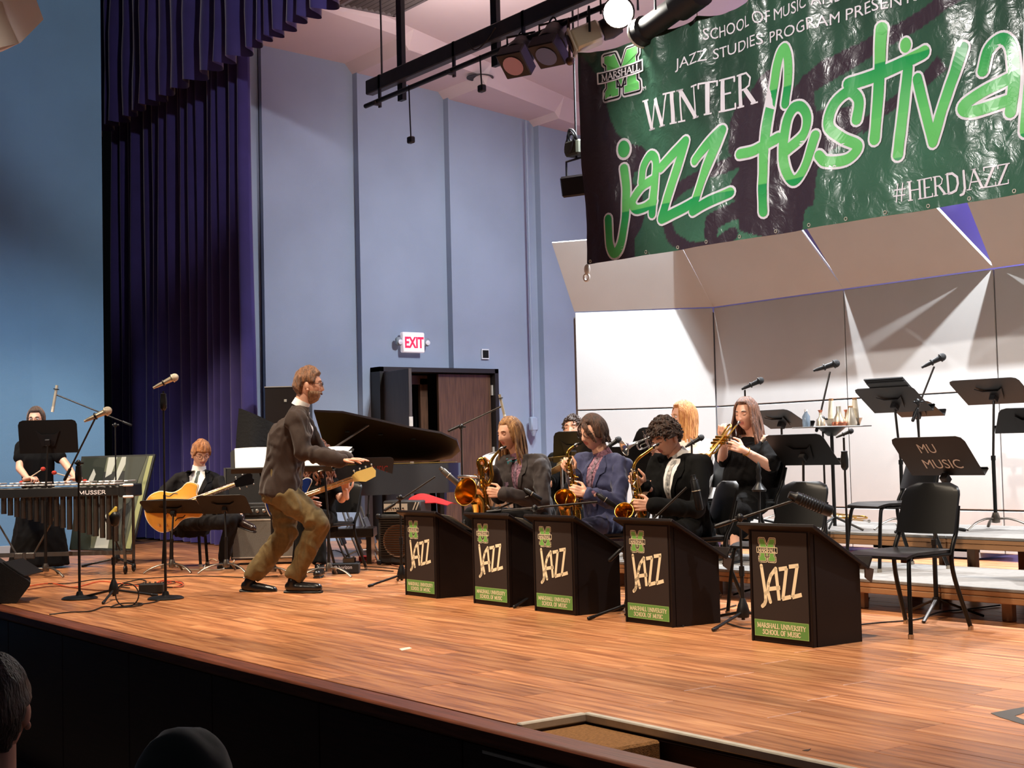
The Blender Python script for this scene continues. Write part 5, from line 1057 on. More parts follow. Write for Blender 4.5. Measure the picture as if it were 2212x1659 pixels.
def mute(px, kind, lab, dd=0.0):
    p = at(px, 920, D_+dd); p.z = tz+.005; t = thing('mute', lab, 'mute', p, 0, 'brass mutes on the tray')
    if kind == 'straight':
        b = MB(); b.lathe([(.0, 0), (.045, 0), (.05, .02), (.03, .09), (.018, .14), (.017, .15), (.0, .152)], (0, 0, 0), n=16); b.build('cone', ALM, t, 60)
        b = MB(); b.lathe([(.018, .13), (.019, .15), (.0, .155)], (0, 0, .0), n=12); b.build('cork', BRN, t, 60)
    elif kind == 'copper':
        b = MB(); b.lathe([(.0, 0), (.052, .0), (.056, .02), (.045, .05), (.02, .1), (.018, .15), (.0, .152)], n=16); b.build('cone', ALM, t, 60); b = MB(); b.lathe([(.0, -.001), (.054, -.001), (.058, .02), (.05, .035)], n=16); b.build('base', COP, t, 60)
    elif kind == 'cup':
        b = MB(); b.lathe([(.0, .0), (.032, .0), (.055, .06), (.05, .06), (.03, .012)], n=16); b.build('cup', ALM, t, 60); b = MB(); b.lathe([(.03, .03), (.026, .12), (.018, .2), (.0, .2)], n=14); b.build('cone', WHM, t, 60); b = MB(); b.lathe([(.019, .2), (.017, .215), (.0, .216)], n=12); b.build('cork', BRN, t, 60)
    else:
        b = MB(); b.lathe([(.0, 0), (.035, 0), (.035, .05), (.012, .07), (.01, .12), (.0, .12)], n=14); b.build('cone', ALM if kind == 'wa' else BRN, t, 60); b = MB(); b.lathe([(.008, .1), (.02, .125), (.0, .128)], n=12); b.build('stem_cup', COP, t, 60)
for px, kd, lab, dd in ((1773, 'wa', 'silver harmon mute, leftmost on the tray', -.03), (1797, 'cup', 'cream cup mute in the left half of the tray', .08), (1813, 'copper', 'copper based straight mute in the middle of the tray', -.05), (1829, 'wa2', 'brown stubby mute right of centre on the tray', .05), (1838, 'straight', 'slim straight mute near the right end of the tray', -.04), (1848, 'cup', 'cream cup mute, rightmost on the tray', .03)): mute(px, kd, lab, dd)
p = at(1742, 921, D_); p.z = tz+.005; t = thing('water_bottle', 'clear plastic water bottle at the left end of the tray', 'bottle', p)
b = MB(); b.lathe([(.0, 0), (.028, 0), (.03, .02), (.03, .08), (.012, .11), (.012, .12), (.0, .12)], n=14); b.build('bottle_body', mat('blue_clear_plastic', (150, 170, 190), .1, trans=.6), t, 60); b = MB(); b.lathe([(.0, .118), (.014, .118), (.014, .135), (.0, .135)], n=12); b.build('cap', WHITEP, t, 60)
# ---- drums behind the saxophones
DRS = mat('chrome_drum', (196, 192, 190), .22, .9); SKN = mat('white_drumhead', (236, 232, 224), .6); CYM = mat('bronze_cymbal', (196, 160, 92), .3, .9, var=.1, scale=6); BDS = mat('dark_sparkle_shell', (54, 46, 66), .3, .4, var=.4, scale=90)
def cymbal(px, py, D, r, lab, tiltv, zf):
    c = at(px, py, D); o = V((c.x, c.y, zf)); t = thing('cymbal_on_stand', lab, 'cymbal', o, 0, 'cymbals'); I = inv_of(o)
    b = MB(); b.lathe([(.0, .03), (r*.14, .026), (r*.2, .01), (r*.6, -.004), (r, -.018), (r, -.021), (r*.2, .006), (.0, .024)], c, tiltv, 30); b.build('cymbal', CYM, t, 60, I)
    b = MB(); b.cyl(o+V((0, 0, .05)), c+V((0, 0, .05)), .011, 8); b.build('pole', KNB, t, 60, I)
    for kk in range(3):
        u = V((math.cos(kk*2.1), math.sin(kk*2.1), 0)); b = MB(); b.cyl(o+V((0, 0, .3)), o+u*.26+V((0, 0, .01)), .009, 6); b.build('leg', KNB, t, inv=I)
cymbal(1213, 1004, 12.0, .22, 'large bronze ride cymbal beside the blue suit shoulder', (-.35, -.25, .9), .205); cymbal(1222, 986, 12.35, .2, 'orange bronze crash cymbal behind the ride cymbal', (-.1, .05, 1), .205)
def drum(px, py, D, r, h, ax, lab, zf=0, shell=BDS, name='tom_drum'):
    c = at(px, py, D); o = V((c.x, c.y, zf)); t = thing(name, lab, 'drum', o, 0, 'drum kit'); I = inv_of(o); a = V(ax).normalized(); x, y = frame(a)
    b = MB(); b.lathe([(r, -h/2), (r, h/2)], c, a, 26, cap=False); b.lathe([(r*.97, -h/2+.01), (0, -h/2+.01)], c, a, 26, cap=False); b.build('shell', shell, t, 60, I)
    b = MB(); b.lathe([(.0, h/2+.002), (r*.97, h/2+.002)], c, a, 26, cap=False); b.build('head', SKN, t, 60, I)
    for s in (-1, 1): b = MB(); b.torus(c+a*(s*h/2), r*1.02, .013, a, 28, 8); b.build('hoop', DRS, t, 60, I)
    for kk in range(8):
        d = x*math.cos(kk*PI/4)+y*math.sin(kk*PI/4); b = MB(); b.caps(c+d*(r+.012)-a*h*.3, c+d*(r+.012)+a*h*.3, .008, .008, 6); b.build('lug', DRS, t, 60, I)
    if zf < c.z-.3:
        b = MB()
        for kk in range(3):
            u = V((math.cos(kk*2.1+.5), math.sin(kk*2.1+.5), 0)); b.cyl(c-a*(h/2), o+u*.3+V((0, 0, .012)), .012, 6)
        b.build('stand_legs', KNB, t, inv=I)
drum(1035, 1050, 12.3, .18, .14, (0, .1, 1), 'chrome snare drum behind the baritone saxophone bell', shell=DRS, name='snare_drum')
drum(1078, 1018, 12.3, .15, .22, (.25, -.3, .9), 'sparkle rack tom behind the baritone saxophone neck'); drum(1110, 1120, 12.55, .28, .36, (.55, -.83, 0), 'dark bass drum half hidden behind the saxophones', name='bass_drum')
o = at(1226, 1100, 12.85); o.z = .205; t = thing('drum_throne', 'round black drum stool under the drummer', 'stool', o); I = inv_of(o); zs_ = at(1226, 1112, 12.85).z
b = MB(); b.lathe([(.0, -.08), (.14, -.08), (.16, -.05), (.16, -.02), (.13, .0), (.0, .0)], V((o.x, o.y, zs_)), n=20); b.build('seat', VNL, t, 60, I)
for kk in range(3):
    u = V((math.cos(kk*2.1), math.sin(kk*2.1), 0)); b = MB(); b.cyl(V((o.x, o.y, zs_-.1)), V((o.x, o.y, .22))+u*.2, .012, 6); b.build('leg', KNB, t, inv=I)
# ---- brass lying on the riser
BRASS = mat('gold_lacquer_brass', (212, 160, 72), .2, 1, var=.06, scale=10); BRSD = mat('aged_gold_brass', (178, 118, 50), .25, 1); SILV = mat('silver_plate', (210, 204, 196), .18, 1)
def trumpet(lab, mouth, bell, side, m=BRASS, name='trumpet', group=None, sc_=1.0):
    mouth, bell = V(mouth), V(bell); d = (bell-mouth); L = d.length; d.normalize(); s = V(side); s = (s-d*s.dot(d)).normalized(); x = d.cross(s); P = lambda a, c, e=0: mouth+d*(a*L)+s*(c*sc_)+x*(e*sc_)
    t = thing(name, lab, 'trumpet', mouth.lerp(bell, .5), 0, group); I = inv_of(t.location)
    b = MB(); b.tube([P(0, 0), P(.03, 0), P(.06, 0), P(.12, 0)], [.013, .008, .005, .006], 10); b.build('mouthpiece', SILV, t, 60, I)
    b = MB(); b.tube(spline([P(.1, 0), P(.5, 0), P(.72, 0), P(.77, -.012), P(.78, -.03), P(.77, -.048), P(.72, -.06), P(.55, -.06)], 4), .0065, 8); b.build('leadpipe', m, t, 60, I)
    bp = [P(.52, .03), P(.3, .03), P(.2, .026), P(.16, .01), P(.16, -.03), P(.2, -.055), P(.3, -.06)]
    b = MB(); pts = [P(.3, .0, .03), P(.45, .0, .03), P(.6, .0, .03), P(.75, .0, .03), P(.86, 0, .03), P(.93, 0, .03), P(.97, 0, .03), P(1.0, 0, .03)]; b.tube(pts, [.007, .0075, .009, .012, .018, .03, .045, .062], 20, cap=False)
    b.tube([P(.992, 0, .03), P(.96, 0, .03), P(.9, 0, .03), P(.8, 0, .03)], [.059, .04, .024, .012], 20, cap=False); b.build('bell', m, t, 60, I)
    b = MB(); b.torus(P(1.0, 0, .03), .061, .003, d, 24, 6); b.build('bell_rim', m, t, 60, I)
    b = MB(); b.tube(spline([P(.32, 0, .03), P(.2, 0, .03), P(.15, -.02, .03), P(.15, -.05, .02), P(.2, -.06, .01), P(.4, -.06, 0)], 4), .007, 8); b.build('bell_crook', m, t, 60, I)
    for i in range(3):
        a = .42+.07*i; b = MB(); b.cyl(P(a, .035, .015), P(a, -.085, .015), .0105*sc_, 12); v = b.build('valve', m, t, 60, I)
        b = MB(); b.cyl(P(a, .035, .015), P(a, .062, .015), .003, 6); b.cyl(P(a, .062, .015), P(a, .066, .015), .008, 10); b.build('button', SILV, v, inv=I)
    b = MB(); b.tube(spline([P(.56, -.03, .015), P(.68, -.03, .02), P(.7, -.045, .02), P(.68, -.06, .015), P(.57, -.06, .01)], 3), .0055, 8); b.build('valve_slide', m, t, 60, I)
    return t
a_ = gp(1878, 1140, .425); c_ = gp(1768, 1126, .425); a_.z = c_.z = .475; trumpet('gold trumpet lying on the upper riser below the mutes', a_, c_, V((0, 0, 1)).cross(c_-a_), group='trumpets')
a_ = gp(1815, 1129, .425); c_ = gp(1700, 1040, .425); 
b = MB(); o = at(1708, 1040, 11.2); o.z = .41; b.lathe([(.0, 0), (.07, .0), (.075, .006), (.03, .02), (.014, .05), (.012, .12), (.02, .14), (.028, .17), (.0, .172)], o, n=16); tag(b.build('trumpet_peg', SILV, smooth=60), 'small silver trumpet peg base standing on the riser by the trumpeter', 'peg')
# ---- cables and small boxes on the boards
CB = mat('black_cable', (22, 20, 20), .6); CO = mat('orange_cable', (206, 84, 44), .6); CW = mat('cream_cable', (220, 205, 176), .6); CR = mat('brown_cable', (122, 72, 48), .6)
def floor_cable(pxs, m, lab, r=.005, z=.006, grp='floor cables', name='floor_cable'):
    pts = [gp(x, y) for x, y in pxs]
    for i, p in enumerate(pts): p.z = z+.002*(i % 2)
    return cable(name, pts, r, m, lab, 'cable', 6, grp)
floor_cable([(60, 1268), (110, 1262), (160, 1270), (215, 1258), (262, 1262), (300, 1268)], CO, 'orange cable running from the monitor wedge to the junction box')
floor_cable([(60, 1275), (120, 1268), (190, 1275), (240, 1277), (262, 1270)], CR, 'brown cable curling beside the short clip stand')
floor_cable([(95, 1262), (150, 1262), (215, 1252), (300, 1252), (400, 1246), (470, 1247), (540, 1249), (600, 1246)], CB, 'long black cable crossing under the guitar stands')
for i, (dx, m) in enumerate(((0, CO), (8, CO), (18, CR), (4, CB))):
    floor_cable([(335+dx, 1262), (352+dx, 1256+i), (380+dx*.6, 1258), (396, 1266-i), (372+dx, 1270), (350, 1268), (362+dx, 1260)], m, 'tangled %s lead, loop %s beside the junction box' % (('orange', 'orange', 'brown', 'black')[i], ('left', 'inner', 'right', 'lowest')[i]))
floor_cable([(252, 1264), (300, 1254), (316, 1258), (300, 1264), (258, 1268), (280, 1272)], CB, 'coiled black cable bundle behind the short clip stand')
floor_cable([(107, 1329), (150, 1325), (195, 1322), (225, 1313), (262, 1314), (298, 1311), (306, 1305), (262, 1306), (240, 1314), (290, 1309), (330, 1303), (352, 1295)], CB, 'loose black cable trailing toward the stage edge')
p = gp(275, 1312); b = MB(); b.torus(p+V((0, 0, .09)), .085, .005, HF, 24, 6); tag(b.build('cable_loop', CB, smooth=60), 'standing loop of black cable near the stage edge', 'cable')
floor_cable([(375, 1222), (400, 1231), (440, 1232), (480, 1231), (505, 1215), (500, 1203), (488, 1200)], CW, 'cream guitar lead curving across the boards to the amplifier', .006)
floor_cable([(440, 1231), (446, 1216), (458, 1209), (470, 1213)], CW, 'short cream lead loop behind the guitarist shoe')
for i, pts in enumerate(([(620, 1238), (680, 1230), (740, 1222), (800, 1226), (880, 1232), (905, 1236)], [(690, 1205), (720, 1190), (748, 1200), (770, 1215), (800, 1212)], [(770, 1220), (800, 1210), (830, 1214), (860, 1226), (895, 1228)], [(650, 1240), (700, 1236), (790, 1232), (850, 1236)], [(780, 1212), (812, 1216), (830, 1206)])):
    floor_cable(pts, (CB, CB, CR, CB, CO)[i], '%s lead in the tangle before the bass amplifier, %s' % (('black', 'black', 'brown', 'black', 'orange')[i], ('longest', 'left looped one', 'right hand one', 'front one', 'short one')[i]))
floor_cable([(1475, 1355), (1500, 1330), (1550, 1320), (1590, 1310)], CB, 'black cable curling behind the second nearest podium'); floor_cable([(1850, 1352), (1900, 1348), (1980, 1340), (2030, 1325), (2090, 1318), (2160, 1310)], CB, 'black cable passing under the empty front chair'); floor_cable([(1570, 1348), (1600, 1358), (1622, 1360)], CB, 'short black cable at the foot of the nearest podium')
def stompbox(px, py, D, size, lab, m=VNL, text=None, name='junction_box', jacks=4):
    c = at(px, py, D); o = V((c.x, c.y, 0)); t = thing(name, lab, 'box', o); I = inv_of(o)
    b = MB(); b.box(o+V((0, 0, size[2]/2+.004)), size, RH, bev=.006); bd = b.build('case', m, t, inv=I)
    for i in range(jacks):
        b = MB(); b.cyl(o+HR*(size[0]*(-.35+.7*i/max(1, jacks-1)))+V((0, 0, size[2])), o+HR*(size[0]*(-.35+.7*i/max(1, jacks-1)))+V((0, 0, size[2]+.018)), .009, 8); b.build('jack', KNB, bd, inv=I)
    if text:
        for s, a, z, w2, h2 in text:
            b = MB(); font_text(b, lambda u, v, h: o+HR*(a+u)+V((0, 0, z+v))-HF*(size[1]/2+.001+h), s, 0, 0, w2, h2, .0005); b.build('lettering', PRW, bd, inv=I, fix=False)
        b = MB(); b.lathe([(.0, .0), (.018, 0), (.018, .002), (0, .002)], o-HR*.09-HF*(size[1]/2)+V((0, 0, .06)), -HF, 14); b.build('round_mark', PRW, bd, inv=I)
a = gbase(330, 1283); stompbox(330, 1283, depth(a)+.06, (.2, .12, .075), 'black junction box with red and white plugs beside the straight stand'); 
a = gbase(748, 1240); stompbox(748, 1240, depth(a)+.06, (.25, .12, .09), 'black power box lettered horizon beside the conductor stand', text=[('horizon', -.06, .045, .12, .035)], name='power_box', jacks=0)
a = gbase(755, 1216); stompbox(755, 1216, depth(a), (.12, .12, .05), 'small grey effects pedal behind the power box', mat('grey_pedal', (120, 110, 96), .4, .4), name='effects_pedal', jacks=2); a = gbase(790, 1212); stompbox(790, 1212, depth(a), (.13, .12, .05), 'small red effects pedal in the cable tangle', mat('red_pedal', (170, 30, 24), .4), name='effects_pedal', jacks=2)
# ------------------------------------------------------------------ people
def remesh(mb, voxel, smooth=4, fold=0.0, ffreq=9.0, seed=0.0):
    me = mb.mesh('tmp'); o = bpy.data.objects.new('tmp', me); COL.objects.link(o)
    m = o.modifiers.new('r', 'REMESH'); m.mode = 'VOXEL'; m.voxel_size = voxel
    s = o.modifiers.new('s', 'SMOOTH'); s.iterations = smooth; s.factor = .5
    me2 = bpy.data.meshes.new_from_object(o.evaluated_get(bpy.context.evaluated_depsgraph_get()))
    bpy.data.objects.remove(o); bpy.data.meshes.remove(me)
    if fold:
        cs = [(v.co.copy(), v.normal.copy()) for v in me2.vertices]
        for v, (c, n) in zip(me2.vertices, cs):
            q = V((c.x*ffreq, c.y*ffreq, c.z*ffreq*.55+seed)); q = q+noise.noise_vector(q*.6)*.9; a = 1-abs(noise.noise(q))*2.6; b_ = 1-abs(noise.noise(q*2.1+V((5, 1, 2))))*2.4
            v.co = c+n*(fold*(a-.35)+fold*.35*b_)
    me2.update(); return me2
def mesh_obj(name, me, mats, parent, I, smooth=True):
    me.transform(I); me.materials.clear()
    for m in (mats if isinstance(mats, (list, tuple)) else [mats]): me.materials.append(m)
    me.polygons.foreach_set('use_smooth', [smooth]*len(me.polygons)); me.name = name
    return link(name, me, parent)
def mb_of(me):
    b = MB(); b.v = [tuple(v.co) for v in me.vertices]; b.f = [tuple(p.vertices) for p in me.polygons]; b.m = [0]*len(b.f); return b
def clamp(x, a=0.0, c=1.0): return max(a, min(c, x))
def sm(x, a, c): t = clamp((x-a)/(c-a)); return t*t*(3-2*t)
def head_local(th, ph, fem=False):
    cx, cy, cz = math.sin(th)*math.cos(ph), math.cos(th)*math.cos(ph), math.sin(ph)
    x, y, z = .075*cx, .097*cy-.004, .119*cz
    if z < 0:
        k = clamp(-z/.119); x *= 1-(.34 if fem else .27)*k*k
        y *= (1-.1*k*k) if cy > 0 else 1-.5*k
    else: x *= 1+.03*math.sin(PI*clamp(z/.119)); 
    if cy > 0:
        G = lambda a, c, sx, sz: math.exp(-((x-a)/sx)**2-((z-c)/sz)**2)
        t = clamp((.014-z)/.05); h = (.003+.021*t)*math.exp(-max(0, z-.014)**2/.00018-max(0, -.034-z)**2/.00004)
        y += h*math.exp(-(x/(.0085+.006*t))**2)
        y += .006*(G(.026, .031, .018, .009)+G(-.026, .031, .018, .009)) - .011*(G(.031, .009, .014, .012)+G(-.031, .009, .014, .012))
        y += .004*(G(.042, -.022, .018, .018)+G(-.042, -.022, .018, .018))
        y += .006*G(0, -.054, .019, .006)+.006*G(0, -.066, .017, .006)-.004*G(0, -.060, .022, .0025)
        y += .007*G(0, -.094, .02, .014)-.004*G(0, -.078, .02, .005)
    return V((x, y, z))
def head_grid(nth=72, nph=56):
    ths = []
    for i in range(nth):
        s = -1+2*i/nth; ths.append(math.copysign(PI*abs(s)**1.45, s))
    return ths, [-PI/2+PI*j/nph for j in range(nph+1)]
TH, PH = head_grid()
class Head:
    def __init__(s, c, fwd, up=V((0, 0, 1)), size=1.0, fem=False):
        s.c = V(c); s.f = V(fwd).normalized(); s.r = s.f.cross(V(up)).normalized(); s.u = s.r.cross(s.f).normalized(); s.s = size; s.fem = fem
    def W(s, p): return s.c+(s.r*p[0]+s.f*p[1]+s.u*p[2])*s.s
    def surf(s, mb, off=None, mi=lambda p: 0):
        n = len(TH); vs = []; loc = []
        for ph in PH:
            for th in TH:
                p = head_local(th, ph, s.fem); loc.append(p)
                if off: d = (p-V((0, -.01, .01))).normalized(); p = p+d*off(th, p)
                vs.append(s.W(p))
        o = len(mb.v); mb.v += [tuple(v) for v in vs]
        for j in range(len(PH)-1):
            for i in range(n):
                q = (j*n+i, j*n+(i+1) % n, (j+1)*n+(i+1) % n, (j+1)*n+i); mb.f.append(tuple(k+o for k in q)); mb.m.append(mi(loc[q[0]]))
HAIRS = {}
def hair_mat(name, c, c2): return mat(name, c, .45, var=0, col2=c2, scale=14, stretch=(4, 4, .8), bump=.6, bscale=45, sheen=.2)
SKIN = mat('fair_skin', (226, 172, 146), .5, var=.05, scale=14); LIPS = mat('lips', (190, 112, 100), .45); EYEW = mat('eye_white', (232, 226, 220), .3); EYED = mat('eye_dark', (36, 26, 22), .2)
GLS = mat('thin_dark_glasses', (46, 34, 32), .35, .3); LENS = mat('spectacle_lens', (250, 250, 250), .0, trans=1.0, spec=.2); LENS.node_tree.nodes['Principled BSDF'].inputs['IOR'].default_value = 1.06
def make_head(mb, H, parent, I, hair, brow, eyes='open', glasses=None, skin_mi=0, lip_mi=1):
    H.surf(mb, None, lambda p: lip_mi if (p.y > .07 and abs(p.x) < .022 and -.072 < p.z < -.05) else skin_mi)
    for s in (-1, 1):
        R = basis(H.r, H.f, H.u); mb.ell(H.W((s*.077, -.012, -.004)), (.009*H.s, .019*H.s, .032*H.s), R @ rot(.15, s*.1, -s*.35), 12, 8, skin_mi); mb.ell(H.W((s*.079, -.004, -.032)), (.008*H.s, .01*H.s, .011*H.s), R, 8, 6, skin_mi)
    for s in (-1, 1):
        e = H.W((s*.031, .0745, .0095)); b = MB()
        if eyes == 'open':
            b.ell(e, (.0135*H.s, .011*H.s, .0085*H.s), basis(H.r, H.f, H.u), 12, 8); ey = b.build('eye', EYEW, parent, 60, I)
            b = MB(); b.ell(e+H.f*.0075*H.s-H.u*.001, (.0055*H.s,)*3, None, 10, 7); b.build('iris', EYED, ey, 60, I)
        else:
            b.ell(e-H.f*.001, (.0135*H.s, .011*H.s, .009*H.s), basis(H.r, H.f, H.u), 12, 8); ey = b.build('eyelid', SKIN, parent, 60, I)
            b = MB(); b.tube([H.W((s*(.031+d), .0855-abs(d)*.3, .003-abs(d)*.1)) for d in (-.012, 0, .012)], .0013*H.s, 5); b.build('lashes', EYED, ey, 60, I)
        b = MB(); b.tube([H.W((s*a, y, z)) for a, y, z in ((.012, .089, .027), (.025, .09, .032), (.038, .083, .033), (.05, .072, .027))], [.003*H.s, .0042*H.s, .0036*H.s, .0016*H.s], 6); b.build('eyebrow', brow, parent, 60, I)
    if glasses:
        b = MB(); g = None
        for s in (-1, 1):
            c = H.W((s*.033, .101, .006)); pts = [c+(H.r*(.024*math.cos(t))+H.u*(.019*math.sin(t)))*H.s-H.f*(.004*abs(math.cos(t)))*H.s for t in [2*PI*i/16 for i in range(17)]]; b.tube(pts, .0016*H.s, 6)
            b.tube([H.W((s*.057, .097, .01)), H.W((s*.073, .05, .012)), H.W((s*.079, -.01, .014))], .0016*H.s, 6)
        b.tube([H.W((-.01, .102, .01)), H.W((0, .106, .013)), H.W((.01, .102, .01))], .0016*H.s, 6); g = b.build('glasses', glasses, parent, 60, I)
        for s in (-1, 1):
            b = MB(); b.lathe([(.0, 0), (.022*H.s, 0), (.022*H.s, .001), (0, .001)], H.W((s*.033, .1, .006)), H.f, 16); b.build('lens', LENS, g, 60, I)
def short_hair(H, parent, I, m, thick=.016, fringe=.06, side=.0, back=-.07, part=0.0, mess=.006, sweep=0.0, seed=0.0, name='hair', vol_top=1.0):
    b = MB()
    def off(th, p):
        a = abs(th); line = fringe-sweep*p.x*4 if a < .75 else (fringe+(side-fringe)*sm(a, .75, 1.25) if a < 1.25 else side+(back-side)*sm(a, 1.75, 2.4))
        if 1.25 <= a < 1.9: line = max(line, .012 if side > -.02 else side)
        k = sm(p.z, line-.006, line+.012)
        q = V((th*3.2+seed, p.z*30, seed)); n = noise.noise(q)*mess+noise.noise(V((th*11+seed, p.z*22, 3)))*mess*.7
        v = thick*(1+.45*vol_top*sm(p.z, .03, .11))+n
        return -.014+(v+.014)*k
    H.surf(b, off); return b.build(name, m, parent, 180, I)
def lock(b, pts, r, n=6):
    P = spline(pts, 4); k = len(P); b.tube(P, [(r*(1-.55*i/(k-1)), r*.45*(1-.5*i/(k-1))) for i in range(k)], n)
def locks_hair(H, parent, I, m, length, n=34, a0=1.0, spread=.0, back=0.0, seed=1, top=.012, r=.017, wave_=.006, name='long_hair', grav=True, front=0.0):
    rnd = random.Random(seed); b = MB()
    for layer in (0, 1):
        for i in range(n):
            th = a0+(2*PI-2*a0)*(i+.5*layer)/n; th = th if th <= PI else th-2*PI
            pts = []
            for ph in (1.35, .95, .5, .1):
                p = head_local(th*(.8+.2*math.cos(ph)), ph, H.fem); d = (p-V((0, -.01, .01))).normalized(); pts.append(H.W(p+d*(top+.004*layer)))
            end = pts[-1]; L = length*rnd.uniform(.85, 1.08); out = (end-H.c); out.z = 0; out = out.normalized() if out.length > 1e-4 else V((0, 0, 0))
            side = V((0, 0, -1)) if grav else -H.u
            for k, f in enumerate((.3, .65, 1.0)):
                pts.append(end+side*(L*f)+out*(spread*f)-H.f*(back*f*f)+V((rnd.uniform(-1, 1), rnd.uniform(-1, 1), 0))*wave_*(1+f)+H.f*front*f)
            lock(b, pts, r*rnd.uniform(.8, 1.25))
    return b.build(name, m, parent, 60, I)
def curls(H, parent, I, m, n=150, r=.014, fringe=.055, seed=3, name='curly_hair', puff=.018):
    rnd = random.Random(seed); b = MB()
    def off(th, p):
        a = abs(th); line = fringe if a < .8 else (fringe+(.0-fringe)*sm(a, .8, 1.3) if a < 1.9 else .0-.06*sm(a, 1.9, 2.6)); k = sm(p.z, line-.004, line+.012); return -.014+(puff+.014+.008*noise.noise(V((th*4, p.z*45, seed))))*k
    H.surf(b, off)
    for i in range(n):
        th = rnd.uniform(-PI, PI); ph = rnd.uniform(-.2, 1.5); p = head_local(th, ph); a = abs(th); line = fringe if a < .8 else (.01 if a < 1.9 else -.05)
        if p.z < line-.004: continue
        d = (p-V((0, -.01, .01))).normalized(); c = H.W(p+d*(puff*.7)); ax = V((rnd.uniform(-1, 1), rnd.uniform(-1, 1), rnd.uniform(-1, 1))); b.torus(c, r*rnd.uniform(.7, 1.3), r*.42, ax, 10, 5, a0=0, a1=rnd.uniform(3.2, 5.4))
    return b.build(name, m, parent, 60, I)
def hand_mb(wrist, f, n, s, curl=.6, spread=.12, thumb=.6, size=1.0, curls_=None):
    f = V(f).normalized(); n = V(n); n = (n-f*n.dot(f)).normalized(); s = V(s); s = (s-f*s.dot(f)-n*s.dot(n)).normalized(); k = size; wrist = V(wrist); b = MB()
    kn = [(.088, .031), (.092, .010), (.088, -.011), (.080, -.031)]
    for a, c in kn: b.caps(wrist+f*.008*k+s*(c*.6*k), wrist+f*(a*k)+s*(c*k), .0145*k, .0115*k, 8)
    b.caps(wrist-f*.05*k, wrist+f*.02*k, .022*k, .026*k, 10)
    for i, ((a, c), L) in enumerate(zip(kn, (.072, .08, .074, .058))):
        p = wrist+f*(a*k)+s*(c*k); d = (f+s*(spread*(1.5-i)*.5)).normalized(); cu_ = curls_[i] if curls_ else curl; ang = 0
        for j, (fr, g) in enumerate(((.45, .9), (.3, 1.1), (.25, .8))):
            ang += cu_*g; dd = (d*math.cos(ang)+n*math.sin(ang)).normalized(); q = p+dd*(L*fr*k); b.caps(p, q, (.0098-.0009*j)*k, (.0092-.001*j)*k, 8); p = q
    p = wrist+f*.025*k+s*.032*k; d = (f*.65+s*.7+n*.25).normalized(); q = p+d*.042*k; b.caps(p, q, .0135*k, .011*k, 8); d2 = (f*(.9-.3*thumb)+s*(.35-.4*thumb)+n*.75*thumb).normalized(); q2 = q+d2*.034*k; b.caps(q, q2, .0108*k, .009*k, 8); b.caps(q2, q2+d2*.02*k, .009*k, .0075*k, 8)
    return mb_of(remesh(b, .0055*k, 2))
def ring_loft(mb, rings, n=20):
    vs = []
    for c, x, y, rx, ry in rings:
        for j in range(n):
            t = 2*PI*j/n; vs.append(V(c)+x*(rx*math.cos(t))+y*(ry*math.sin(t)))
    k = len(rings); fs = [(i*n+j, i*n+(j+1) % n, (i+1)*n+(j+1) % n, (i+1)*n+j) for i in range(k-1) for j in range(n)]+[tuple(range(n-1, -1, -1)), tuple((k-1)*n+j for j in range(n))]
    mb.add(vs, fs)
